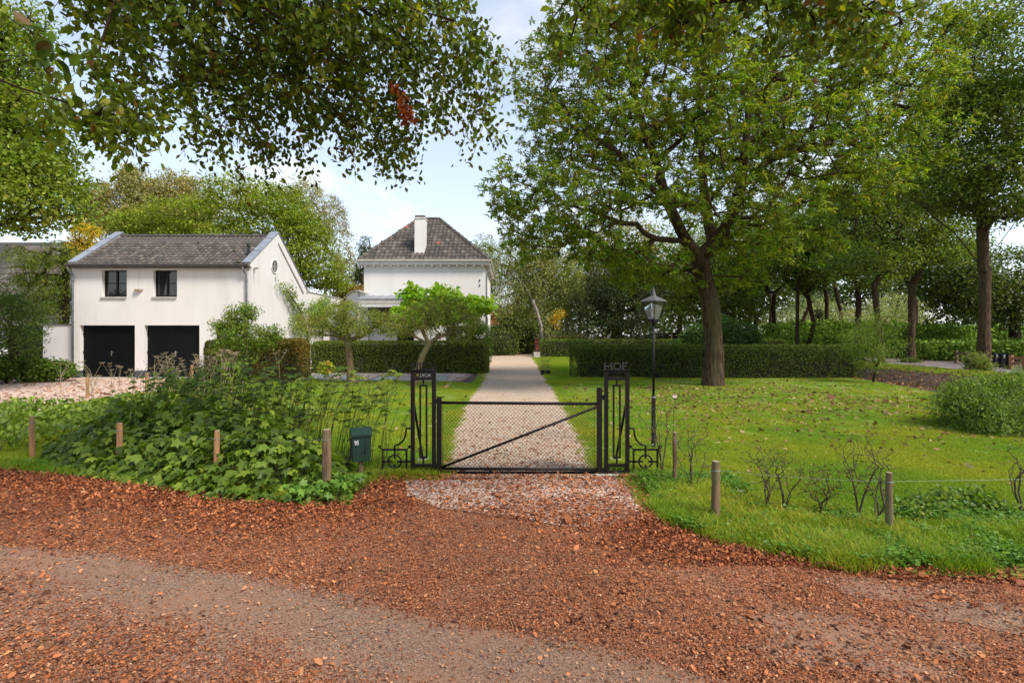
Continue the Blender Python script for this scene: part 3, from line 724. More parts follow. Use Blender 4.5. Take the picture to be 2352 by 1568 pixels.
MB().tube([(-13.6, GY0 - .03, .98), (-13.6, GY0 - .001, .98)], .055, 12).build('wall_tap_box', M_trim, gar)

# low wall and dark gate left of the garage
lw = empty('low_wall', (-20.6, 23.6, 0), 'low white rendered wall joining the garage\'s left corner', 'wall')
MB().box(-21.1, GX0 - .03, 23.5, 23.75, 0, 2.36).build('wall', M_white, lw); MB().box(-21.13, GX0 - .03, 23.46, 23.79, 2.362, 2.41).build('coping', M_gutter, lw)
MB().box(-22.6, -21.14, 23.58, 23.64, .05, 2.35).build('side_gate', M_door, lw)
MB().box(-22.72, -22.6, 23.55, 23.67, 0, 2.4).build('gate_post', M_frame, lw)

# ---------------------------------------------- garden wall between garage and house
gwl = empty('garden_wall', (-11.6, 33, 0), 'high white garden wall running from the garage to the white house', 'wall')
m_ = MB(); m_.box(-11.86, -11.6, GY1 + .01, 36.6, 0, 4.36)
m_.build('wall', M_white, gwl)
m_ = MB(); cp = MB()
ptsw = [(-11.6, 36.6, 4.36), (-11.1, 35.4, 4.40), (-10.5, 34.0, 4.50), (-9.9, 32.9, 4.62), (-9.3, 32.0, 4.62), (-8.75, 31.75, 4.44)]
for a, b in zip(ptsw[:-1], ptsw[1:]):
    m_.add([(a[0], a[1], 0), (b[0], b[1], 0), (b[0], b[1], b[2]), (a[0], a[1], a[2]), (a[0]-.2, a[1]+.15, 0), (b[0]-.2, b[1]+.15, 0), (b[0]-.2, b[1]+.15, b[2]), (a[0]-.2, a[1]+.15, a[2])],
           [(0,1,2,3), (4,7,6,5), (3,2,6,7), (0,3,7,4), (1,5,6,2)])
    cp.bar((a[0]-.1, a[1]+.07, a[2]+.025), (b[0]-.1, b[1]+.07, b[2]+.025), .36, .045)
m_.build('wall', M_white, gwl)
cp.bar((-11.73, GY1 + .1, 4.385), (-11.73, 36.7, 4.385), .34, .045); cp.build('coping', M_trim, gwl)
MB().box(-11.59, -11.55, 33.2, 34.0, 0, 2.3).build('door', M_pipe, gwl)
MB().box(-11.6, -11.56, 35.0, 35.9, .6, 2.1).build('window', M_glass, gwl)

# ---------------------------------------------- main house
hs = empty('main_house', (-5.36, 32, 0), 'white two storey house with dark hipped tile roof and tall white chimney', 'house')
HX0, HX1, HY0, HY1 = -9.07, -1.65, 32.0, 39.8
MB().box(HX0, HX1, HY0, HY1, 0, 6.22).build('wall', M_white, hs)
cn_ = MB(); cn_.box(HX0 - .28, HX1 + .28, HY0 - .3, HY1 + .3, 6.20, 6.30); cn_.build('soffit', M_white2, hs)
MB().box(HX0 - .30, HX1 + .30, HY0 - .33, HY1 + .33, 6.302, 6.40).build('cornice', M_white2, hs, bevel=.01)
g_ = MB(); g_.box(HX0 - .38, HX1 + .38, HY0 - .42, HY0 - .30, 6.402, 6.50).box(HX1 + .30, HX1 + .38, HY0 - .30, HY1 + .3, 6.402, 6.50); g_.box(HX0 - .38, HX0-.30, HY0 - .30, HY1 + .3, 6.402, 6.50)
g_.build('gutter', M_trim, hs)
for i in range(15):
    x = HX0 + .15 + i * (HX1 - HX0 - .3) / 14; MB().box(x - .05, x + .05, HY0 - .26, HY0 - .002, 6.10, 6.20).build('cornice_bracket', M_white2, hs)
for i in range(8):
    y = HY0 + .4 + i * 1.0; MB().box(HX1 + .002, HX1 + .24, y - .05, y + .05, 6.10, 6.20).build('cornice_bracket', M_white2, hs)
R0, R1 = (-6.42, 36.0, 9.88), (-5.0, 36.0, 9.88)
E = [(HX0 - .25, HY0 - .28, 6.46), (HX1 + .25, HY0 - .28, 6.46), (HX1 + .25, HY1 + .28, 6.46), (HX0 - .25, HY1 + .28, 6.46)]
roof = MB().add(E + [R0, R1], [(0,1,5,4), (1,2,5), (2,3,4,5), (3,0,4)]).build('roof', M_roof_under, hs)
pit = math.atan2(R0[2] - E[0][2], R0[1] - E[0][1]); SL = math.hypot(R0[2] - E[0][2], R0[1] - E[0][1])
xl = lambda s: E[0][0] + (R0[0] - E[0][0]) * s / SL; xr = lambda s: E[1][0] + (R1[0] - E[1][0]) * s / SL
lay_tiles(roof, E[0][0] + .1, E[1][0] - .1, 28, E[0][1] + .0, E[0][2] + .03, pit, SL / 14.3, 14, lambda x, s: xl(s) + .02 < x < xr(s) - .02 and not (-6.05 < x < -5.44 and s > .9 and s < 1.6), (5, 3, 5, 2), 8, 99, extra={(16, 5)})
# right hand slope: seen almost edge on, laid as courses
c_ = MB()
for i in range(13):
    f0, f1 = i / 14, (i + 1.15) / 14
    def L(a, b, f): return tuple(a[q] + (b[q] - a[q]) * f for q in range(3))
    a, b, c, d = L(E[1], R1, f0), L(E[2], R1, f0), L(E[2], R1, f1), L(E[1], R1, f1)
    c_.add([(a[0]+.02, a[1], a[2] + .06), (b[0]+.02, b[1], b[2] + .06), (c[0], c[1], c[2] + .02), (d[0], d[1], d[2] + .02)], [(0,1,2,3)])
    a, b, c, d = L(E[0], R0, f0), L(E[3], R0, f0), L(E[3], R0, f1), L(E[0], R0, f1)
    c_.add([(a[0]-.02, a[1], a[2] + .06), (b[0]-.02, b[1], b[2] + .06), (c[0], c[1], c[2] + .02), (d[0], d[1], d[2] + .02)], [(0,3,2,1)])
o = c_.build('roof_tiles_side', M_tile[2], roof); o['kind'] = 'stuff'
for a, b, n in ((E[0], R0, 15), (E[1], R1, 15), (R0, R1, 4)):
    for i in range(n):
        p = [a[q] + (b[q] - a[q]) * i / n for q in range(3)]; q_ = [a[q] + (b[q] - a[q]) * (i + 1.12) / n for q in range(3)]
        p[2] += .05; q_[2] += .035
        MB().tube([p, q_], [.12, .10], 8).build('ridge_tile', M_tile_red if (a is E[0] and i == 11) else M_tile[(i * 7) % 3], roof)
ch = MB(); x0, x1 = -6.03, -5.43
ch.add([(x0, 32.3, 6.7), (x1, 32.3, 6.7), (x1, 33.1, 6.7), (x0, 33.1, 6.7), (x0, 32.35, 9.12), (x1 + .04, 32.35, 9.12), (x1 + .04, 33.1, 9.12), (x0, 33.1, 9.12)],
       [(0,1,5,4), (1,2,6,5), (2,3,7,6), (3,0,4,7), (4,5,6,7)])
cho = ch.build('chimney', M_white, hs)
MB().box(x0 - .03, x1 + .07, 32.31, 33.14, 9.122, 9.2).build('chimney_cap', M_white2, cho)
for i in range(3): MB().box(x0 + .02 - .0*i, x1 + .02, 32.36, 33.1, 9.202 + i*.045, 9.243 + i*.045).build('cap_brick', surf('cap_brick_%d' % i, (.16,.11,.09), (.10,.07,.055), 20, .9), cho)
MB().box(x0 - .05, x1 + .05, 32.18, 32.298, 6.72, 6.86).build('flashing', M_zinc, cho)
d_ = MB().tube([(HX1 + .3, HY0 + .15, 6.3), (HX1 + .3, HY0 + .12, 6.0), (HX1 + .08, HY0 + .1, 5.7), (HX1 + .08, HY0 + .1, 0)], .05, 10).build('downpipe', M_pipe, hs, smooth=True)
for i, z in enumerate((4.9, 5.2)): MB().box(HX1 - .35, HX1 - .3, HY0 - .05, HY0 - .002, z, z + .12).build('wall_hook', M_frame, hs)
MB().box(HX1 + .002, HX1 + .06, HY0 + .35, HY0 + .8, .8, 3.1).build('shutter', M_door, hs)
MB().box(HX1 + .002, HX1 + .06, HY0 + 2.0, HY0 + 2.4, .8, 3.1).build('shutter', M_door, hs)
# veranda
vz_ = 4.02
ve = MB().prism([(30.35, vz_ - .03), (30.35, vz_ + .03), (31.99, vz_ + .32), (31.99, vz_ + .26)], 'x', -9.0, -4.6).build('veranda_roof', M_zinc, hs)
for i in range(9): MB().bar((-9.0 + i*.55, 30.35, vz_ + .04), (-9.0 + i*.55, 31.98, vz_ + .33), .03, .03).build('roof_seam', M_zinc, ve)
MB().box(-8.98, -4.62, 30.38, 30.44, vz_ - .30, vz_ - .035).build('fascia', M_trim, ve)
vm = MB(); k = 36
for i in range(k):
    a = -8.95 + i * 4.3 / k; w_ = 4.3 / k
    vm.prism([(a, vz_ - .32), (a + w_*.96, vz_ - .32), (a + w_*.96, vz_ - .42), (a + w_*.72, vz_ - .50), (a + w_*.48, vz_ - .46), (a + w_*.24, vz_ - .50), (a, vz_ - .42)], 'y', 30.39, 30.41)
vm.build('valance', M_white2, ve)
for x in (-8.95, -6.9, -4.75):
    MB().box(x - .05, x + .05, 30.45, 30.55, 0, vz_ - .1).build('veranda_post', M_trim, hs)
MB().box(-8.6, -5.0, HY0 - .03, HY0 - .002, 2.5, 3.65).build('awning_blind', surf('blind', (.22,.17,.14), (.16,.12,.10), 4, .9), hs)
MB().box(-7.0, -6.0, HY0 - .05, HY0 - .002, 0, 2.45).build('door', M_door, hs)
MB().box(-4.0, -3.0, HY0 - .05, HY0 - .002, .3, 2.45).build('window', M_glass, hs)
rl = empty('terrace_railing', (-7, 29.5, 0), 'thin black iron railing on the terrace behind the clipped hedge', 'railing')
MB().tube([(-8.9, 29.5, 1.55), (-5.6, 29.5, 1.55)], .018, 6).build('rail', M_iron, rl)
for x in (-8.6, -7.25, -5.75): MB().tube([(x, 29.5, 0), (x, 29.5, 1.62)], .022, 6).sphere((x, 29.5, 1.65), .04, 8, 6).build('upright', M_iron, rl)

# ---------------------------------------------- neighbour house, far left, and the red roofed house behind
nb = empty('neighbour_house', (-31, 34, 0), 'white house with grey tiled roof half hidden behind the left trees', 'house')
MB().box(-46, -24.5, 31.5, 40, 0, 4.0).build('wall', M_white, nb)
rf = MB().add([(-47, 30.6, 3.2), (-26.6, 30.6, 3.2), (-26.6, 36, 8.3), (-47, 36, 8.3), (-47, 41.4, 3.2), (-26.6, 41.4, 3.2)], [(0,1,2,3), (3,2,5,4)]).build('roof', M_roof_under, nb)
pit = math.atan2(5.1, 5.4)
lay_tiles(rf, -33.0, -26.6, 18, 30.56, 3.25, pit, .62, 11, lambda x, s: True, (3, 5, 1, 5), 5, 99)
MB().box(-23.9, -23.2, 36, 36.7, 4.0, 8.6).build('chimney', M_zinc, nb)
MB().prism([(31.6, 4.0), (39.9, 4.0), (36, 7.4)], 'x', -26.5, -24.52).build('gable', M_white, nb)

rh = empty('red_roof_house', (-2, 60, 0), 'small brick house with bright orange tile roof behind the white house', 'house')
M_rr = surf('orange_tile', (.42,.12,.06), (.30,.085,.045), 5, .8, .02, 12)
MB().box(-8, -2.05, 60, 66, 0, 3.0).build('wall', surf('brick_far', (.30,.16,.12), (.22,.12,.09), 5, .9), rh)
r_ = MB().add([(-8.4, 59.5, 3.1), (-1.4, 59.5, 3.1), (-3.2, 63, 6.0), (-7, 63, 6.0), (-8.4, 66.5, 3.1), (-1.4, 66.5, 3.1)], [(0,1,2,3), (1,5,2), (3,2,5,4), (0,3,4)]).build('roof', M_rr, rh)
for i in range(9):
    f = i / 9.0; y = 59.5 + 3.5*f; z = 3.1 + 2.9*f
    MB().bar((-8.4 + 1.4*f, y - .03, z + .05), (-1.4 - 1.8*f, y - .03, z + .05), .05, .07).build('tile_course', M_rr, r_)
MB().add([(-2.95, 60.9, 4.32), (-2.4, 60.9, 4.32), (-2.4, 61.4, 4.74), (-2.95, 61.4, 4.74)], [(0,1,2,3)]).build('roof_window', M_white2, r_)
MB().box(-8.45, -1.35, 59.42, 59.52, 2.95, 3.12).build('gutter', M_white2, rh)

# ================================================================== GATE AND ITS PILLARS
YG = 7.12
def gx(px): return (px - CX) / F * YG
def gz(py): return EYE + (HY - py) / F * YG
LET = {'N': [((0,0),(0,1)), ((0,1),(1,0)), ((1,0),(1,1))], 'I': [((.5,0),(.5,1))], 'E': [((0,0),(0,1)), ((0,0),(.8,0)), ((0,.5),(.6,.5)), ((0,1),(.8,1))],
       'H': [((0,0),(0,1)), ((1,0),(1,1)), ((0,.5),(1,.5))], 'F': [((0,0),(0,1)), ((0,.52),(.6,.52)), ((0,1),(.85,1))]}
def letters(word, x0, x1, z0, h, y, parent, mat, w=.012):
    ws = {'N': .9, 'I': .35, 'E': .75, 'H': .9, 'O': .95, 'F': .75}; tot = sum(ws[c] for c in word) + .28 * (len(word) - 1); s = (x1 - x0) / tot; x = x0
    for c in word:
        m = MB(); lw = ws[c] * s
        if c == 'O':
            pts = [(x + lw/2 + lw/2*math.cos(t), y, z0 + h/2 + h/2*math.sin(t)) for t in np.linspace(0, 2*math.pi, 25)]
            m.tube(pts, w*.5, 5, cap=False)
        else:
            for (a, b), (p, q) in LET[c]: m.bar((x + a*lw, y, z0 + b*h), (x + p*lw, y, z0 + q*h), w, .02, up=(0,1,0))
            for (a, b) in {(round(e[0],2), e[1]) for l in LET[c] for e in l if e[1] in (0, 1) and e[0] in (0, 1, .5)}:
                m.bar((x + a*lw - .016, y, z0 + b*h), (x + a*lw + .016, y, z0 + b*h), .006, .022, up=(0,1,0))      # serifs
        o = m.build('letter_' + c.lower(), mat, parent); x += lw + .28 * s
def pillar(xc, label, word, side, lm):
    root = empty('gate_pillar', (xc, YG, 0), label, 'gate pillar', 'openwork iron gate pillars')
    hw = .17; b = .052; dpt = .06; zt_ = gz(850); yb0, yb1 = YG - dpt/2, YG + dpt/2
    for x in (xc - hw + b/2, xc + hw - b/2): MB().box(x - b/2, x + b/2, yb0, yb1, 0.0, zt_).build('upright', M_iron, root, bevel=.003)
    z1 = zt_; z2 = zt_ - .115; z3 = .03
    for z in (z1 - .018, z2, .135, z3): MB().box(xc - hw + b, xc + hw - b, yb0 + .006, yb1 - .006, z - .018, z + .018).build('crossbar', M_iron, root, bevel=.002)
    MB().box(xc - hw - .006, xc + hw + .006, yb0 - .012, yb1 + .012, zt_ + .001, zt_ + .009).build('top_plate', M_iron, root)
    for zc in ((z1 - .036 + z2 + .018)/2, (.135 - .018 + z3 + .018)/2):
        for i in (-1, 0, 1): MB().ring((xc + i*.078, YG, zc), .030, .007, 'y', 20, 6).build('ring', M_iron, root, smooth=True)
    zt2, zb2 = gz(883), gz(1052)
    MB().box(xc - .012, xc + .012, YG - .012, YG + .012, zt2, z2 - .018).build('hanger', M_iron, root)
    MB().box(xc - .012, xc + .012, YG - .012, YG + .012, .153, zb2).build('hanger', M_iron, root)
    f = MB(); u = .055
    f.box(xc - u, xc - u + .024, YG - .012, YG + .012, zb2, zt2).box(xc + u - .024, xc + u, YG - .012, YG + .012, zb2, zt2).box(xc - u + .024, xc + u - .024, YG - .012, YG + .012, zt2 - .024, zt2).box(xc - u + .024, xc + u - .024, YG - .012, YG + .012, zb2, zb2 + .024)
    f.build('inner_frame', M_iron, root)
    xb = xc + side * (hw - b/2)
    MB().bar((xb, YG + .03, 1.02), (xb, YG + .80, 0.02), .03, .02).build('brace', M_iron, root)
    MB().box(xb - .08, xb + .08, YG + .72, YG + .9, -.02, .03).build('brace_foot', M_trim, root)
    letters(word, xc - hw + .01, xc + hw - .01, zt_ + .012, .088, YG, root, lm)
    # wing with its ringed cross
    s = side; xi = xc + s * hw; wx = lambda d: xi + s * d
    zq0, zq1 = .02, .345; xa, xo = .06, .385; xm = (xa + xo) / 2; zm = (zq0 + zq1) / 2
    w = MB(); t = .023
    for a, q in (((xa, zq0), (xa, zq1)), ((xo, zq0), (xo, zq1)), ((xa, zq1), (xo, zq1)), ((xa, zq0), (xo, zq0)), ((0, zm), (xm - .035, zm)), ((xo, zm), (xm + .035, zm)), ((xm, zq1), (xm, zm + .04)), ((xm, -.03), (xm, zm - .04))):
        w.bar((wx(a[0]), YG, a[1]), (wx(q[0]), YG, q[1]), t, t, up=(0,1,0))
    root_w = w.build('side_wing', M_iron, root)
    MB().ring((wx(xm), YG, zm), .088, .012, 'y', 30, 6).build('ring', M_iron, root_w, smooth=True)
    pts = [(wx(xm), YG, zq1), (wx(xm), YG, zq1 + .055)] + [(wx(xm - .155*(1-math.cos(a))*.0 - .14*math.sin(a)), YG, zq1 + .065 + .19*(1 - math.cos(a))) for a in np.linspace(.1, math.pi/2, 9)] + [(wx(.02), YG, zq1 + .29), (wx(0), YG, zq1 + .29)]
    pts = [(wx(xm), YG, zq1), (wx(xm), YG, zq1 + .05)] + [(wx(xm - .155*math.sin(a)), YG, zq1 + .06 + .19*(1 - math.cos(a))) for a in np.linspace(.15, 1.5, 9)] + [(wx(xm - .16), YG, zq1 + .29), (wx(0), YG, zq1 + .29)]
    MB().tube(pts, .014, 6).build('scroll', M_iron, root_w, smooth=True)
    for (cx_, cz_, ax, az) in ((xa, zq1, -1, 1), (xo, zq1, 1, 1), (xa, zq0, -1, -1), (xo, zq0, 1, -1)):
        ex, ez = cx_ + ax*.028, cz_ + az*.028; k_ = MB(); k_.bar((wx(cx_), YG, cz_), (wx(ex), YG, ez), .014, .014, up=(0,1,0))
        tip = (cx_ + ax*.062, cz_ + az*.062); n1 = (cx_ + ax*.012, cz_ + az*.05); n2 = (cx_ + ax*.05, cz_ + az*.012)
        k_.prism([(wx(tip[0]), tip[1]), (wx(n1[0]), n1[1]), (wx(n2[0]), n2[1])], 'y', YG - .008, YG + .008); k_.build('arrow_tip', M_iron, root_w)
    return root
pillar(gx(971.5), 'black iron gate pillar crowned by the letters NIEN', 'NIEN', -1, M_iron)
pillar(gx(1415.5), 'black iron gate pillar crowned by the letters HOF', 'HOF', 1, M_iron_letter)

gt = empty('garden_gate', (gx(1190), YG, 0), 'low black iron gate with chain link mesh and diagonal brace', 'gate')
xl_, xr_ = gx(1008), gx(1375.5)
MB().box(xl_ - .032, xl_ + .032, YG - .03, YG + .03, .02, gz(912)).build('gate_post', M_iron, gt, bevel=.003)
MB().box(xr_ - .034, xr_ + .034, YG - .03, YG + .03, .02, gz(890)).build('gate_post', M_iron, gt, bevel=.003)
MB().tube([(xl_ + .032, YG, gz(924.5)), (xr_ - .034, YG, gz(927))], .021, 10).build('top_rail', M_iron, gt, smooth=True)
MB().tube([(xl_ + .032, YG, .085), (xr_ - .034, YG, .075)], .020, 10).build('bottom_rail', M_iron, gt, smooth=True)
MB().tube([(xl_ + .032, YG + .02, .03), (xr_ - .034, YG + .02, .03)], .017, 10).build('bottom_rail', M_iron, gt, smooth=True)
MB().tube([(xl_ + .035, YG - .012, gz(1072)), (xr_ - .036, YG - .012, gz(934))], .017, 10).build('diagonal_brace', M_iron, gt, smooth=True)
mz0, mz1, mx0, mx1 = .10, gz(929), xl_ + .045, xr_ - .06
ml = MB(); st = .0485; dgl = .72
for sgn in (1, -1):
    x = mx0 - (mz1 - mz0) / 1.0 - st
    hgt = mz1 - mz0
    while x < mx1 + hgt:
        a0 = x; p = []
        # line through (a0, z0) with slope sgn*1.05
        z_at = lambda xx: (xx - a0) * 1.06 * sgn + (mz0 if sgn > 0 else mz1)
        xa_, xb_ = max(mx0, a0), min(mx1, a0 + hgt/1.06)
        if xb_ > xa_ + .004: ml.tube([(xa_, YG + .003*sgn, z_at(xa_)), (xb_, YG + .003*sgn, z_at(xb_))], .0021, 3, cap=False)
        x += st
ml.build('chain_link_mesh', M_iron, gt)
for x in (mx0, mx1): MB().tube([(x, YG, mz0), (x, YG, mz1)], .003, 5).build('tension_wire', M_iron, gt)
for x, z in ((xl_ - .055, gz(921)), (xl_ - .055, .12), (xr_ + .055, gz(912)), (xr_ + .06, .06)):
    MB().box(x - .028, x + .028, YG - .02, YG + .02, z - .03, z + .03).build('hinge', M_iron, gt)
MB().tube([(xl_ - .06, YG, gz(908)), (xl_ - .03, YG, gz(911.5)), (xl_ + .06, YG, gz(911.5)), (xl_ + .065, YG, gz(906))], .006, 6).build('latch', M_iron, gt)
MB().box(gx(1385)-.12, gx(1385)+.42, YG - .09, YG + .12, -.02, .022).build('pillar_footing', M_trim, bpy.data.objects['gate_pillar.001'])

# ================================================================== LAMP POST
lb = G(1500, 1030); LX, LY = float(lb[0]), float(lb[1]); sc = LY / F
lz = lambda py: EYE + (HY - py) * sc
lp = empty('lamp_post', (LX, LY, 0), 'slender black lamp post with glass lantern standing on the lawn', 'lamp post')
MB().tube([(LX, LY, 0), (LX, LY, .02), (LX, LY, .82), (LX, LY, .86), (LX, LY, .90)], [.05, .036, .036, .034, .026], 16).build('pole_base', M_iron, lp, smooth=True)
MB().tube([(LX, LY, .855), (LX, LY, .872)], .038, 16).build('collar', M_zinc, lp)
MB().tube([(LX, LY, .9), (LX, LY, lz(741))], .021, 14).build('pole', M_iron, lp, smooth=True)
MB().box(LX - .055, LX + .055, LY - .055, LY + .055, lz(741), lz(737)).build('socket', M_iron, lp)
ra = math.radians(38); zb, ztp, zr, zf = lz(734), lz(692), lz(680), lz(657)
def sq(r, z): return [(LX + r*math.cos(ra + math.pi/4 + i*math.pi/2)*1.414, LY + r*math.sin(ra + math.pi/4 + i*math.pi/2)*1.414, z) for i in range(4)]
B0, T0 = sq(.062, zb), sq(.135, ztp)
lan = MB().add(sq(.068, zb - .02) + sq(.068, zb + .008), [(3,2,1,0), (4,5,6,7)] + [(i, (i+1)%4, (i+1)%4+4, i+4) for i in range(4)]).build('lantern', M_iron, lp)
for i in range(4):
    MB().bar(B0[i], T0[i], .010).build('lantern_rib', M_iron, lan)
    MB().bar(T0[i], T0[(i+1)%4], .010).build('lantern_rib', M_iron, lan)
    q = [Vector(B0[i]).lerp(Vector((LX,LY,zb)), .03), Vector(B0[(i+1)%4]).lerp(Vector((LX,LY,zb)), .03), Vector(T0[(i+1)%4]).lerp(Vector((LX,LY,ztp)), .03), Vector(T0[i]).lerp(Vector((LX,LY,ztp)), .03)]
    MB().add(q, [(0,1,2,3)]).build('pane', M_lampglass, lan)
# frosted white reflector behind two of the panes
q = [Vector(B0[0]), Vector(B0[3]), Vector(B0[3]).lerp(Vector(T0[3]), .72), Vector(B0[0]).lerp(Vector(T0[0]), .95)]
cen = Vector((LX, LY, (zb+ztp)/2)); q = [p.lerp(Vector((LX, LY, p.z)), .10) for p in q]
MB().add(q, [(0,1,2,3)]).build('reflector', surf('reflector_white', (.8,.8,.8), (.74,.74,.75), 5, .5), lan)
MB().tube([(LX + .0, LY, zb), (LX, LY, zb + .05), (LX, LY, zb + .13)], [.02, .018, .022], 12).sphere((LX, LY, zb + .16), .03, 12, 8, 1.2).build('bulb', lamp_m, lan, smooth=True)
M_lroof = surf('lantern_metal', (.13,.12,.12), (.09,.085,.085), 12, .5, metal=.2)
E0 = sq(.155, ztp - .004); E1 = sq(.155, ztp + .006); E2 = sq(.034, zr)
MB().add(E0 + E1 + E2, [(3,2,1,0)] + [(i, (i+1)%4, (i+1)%4+4, i+4) for i in range(4)] + [(i+4, (i+1)%4+4, (i+1)%4+8, i+8) for i in range(4)] + [(8,9,10,11)]).build('lantern_roof', M_lroof, lan)
MB().add(sq(.032, zr - .002) + [(LX, LY, zf)], [(0,1,4), (1,2,4), (2,3,4), (3,0,4)]).build('finial', M_lroof, lan)

# ================================================================== MAILBOX
mbp = G(822, 1104); mb_ = empty('mailbox', (float(mbp[0]) - .0, 6.95, 0), 'dark green mailbox with white number 16 on a short wooden post', 'mailbox')
bx = MB(); hw, hd = .125, .07
def lbox(m, x0, x1, y0, y1, z0, z1): return m.box(x0, x1, y0, y1, z0, z1)
def local(mb, name, mat, par, bevel=0):
    me = bpy.data.meshes.new(name); me.from_pydata(mb.v, [], mb.f); me.update()
    import bmesh
    bm = bmesh.new(); bm.from_mesh(me); bmesh.ops.recalc_face_normals(bm, faces=bm.faces)
    if bevel: bmesh.ops.bevel(bm, geom=list(bm.edges), offset=bevel, segments=2, affect='EDGES', profile=.6)
    bm.to_mesh(me); bm.free(); o = bpy.data.objects.new(name, me); COL.objects.link(o); me.materials.append(mat); o.parent = par; return o
z0_, z1_ = .235, .585
ml = MB().add([(-hw+.01,-hd+.01,z0_),(hw-.01,-hd+.01,z0_+.0),(hw-.01,hd-.01,z0_),(-hw+.01,hd-.01,z0_),(-hw,-hd-.02,z1_),(hw,-hd-.02,z1_),(hw,hd,z1_),(-hw,hd,z1_)], [(3,2,1,0),(4,5,6,7),(0,1,5,4),(1,2,6,5),(2,3,7,6),(3,0,4,7)])
local(ml, 'body', M_boxgreen, mb_, .008)
local(MB().add([(-hw-.012,-hd-.04,z1_-.01),(hw+.012,-hd-.04,z1_-.01),(hw+.012,hd+.012,z1_-.01),(-hw-.012,hd+.012,z1_-.01),(-hw-.012,-hd-.04,z1_+.035),(hw+.012,-hd-.04,z1_+.035),(hw+.012,hd+.012,z1_+.085),(-hw-.012,hd+.012,z1_+.085)],
         [(3,2,1,0),(4,5,6,7),(0,1,5,4),(1,2,6,5),(2,3,7,6),(3,0,4,7)]), 'lid', M_boxgreen, mb_, .008)
local(MB().box(.045, .052, -hd-.019, -hd-.002, z0_+.10, z1_-.02), 'slot_rib', M_boxdark, mb_)
local(MB().box(-hw-.009, -hw+.004, -hd+.012, hd-.012, z0_+.03, z1_-.05), 'side_panel', M_boxdark, mb_)
local(MB().box(-.03, .03, -.02, .03, 0, z0_-.001), 'post', M_wood_old, mb_)
for ch_, x in (('1', -.098), ('6', -.068)):
    m = MB(); y = -hd - .022; zz0 = z1_ - .12
    if ch_ == '1': m.box(x + .012, x + .020, y, y + .003, zz0, zz0 + .058).add([(x+.012,y,zz0+.058),(x+.002,y,zz0+.046),(x+.002,y,zz0+.038),(x+.012,y,zz0+.048)], [(0,1,2,3)])
    else:
        pts = [(x + .014 + .012*math.cos(t), y, zz0 + .018 + .017*math.sin(t)) for t in np.linspace(0, 2*math.pi, 15)]; m.tube(pts, .0042, 4, cap=False)
        pts = [(x + .0025, y, zz0 + .018), (x + .003, y, zz0 + .04), (x + .008, y, zz0 + .053), (x + .018, y, zz0 + .056), (x + .025, y, zz0 + .050)]; m.tube(pts, .0042, 4)
    local(m, 'number_' + ('one' if ch_ == '1' else 'six'), M_print, mb_)
mb_.rotation_euler = (0, 0, math.radians(22))

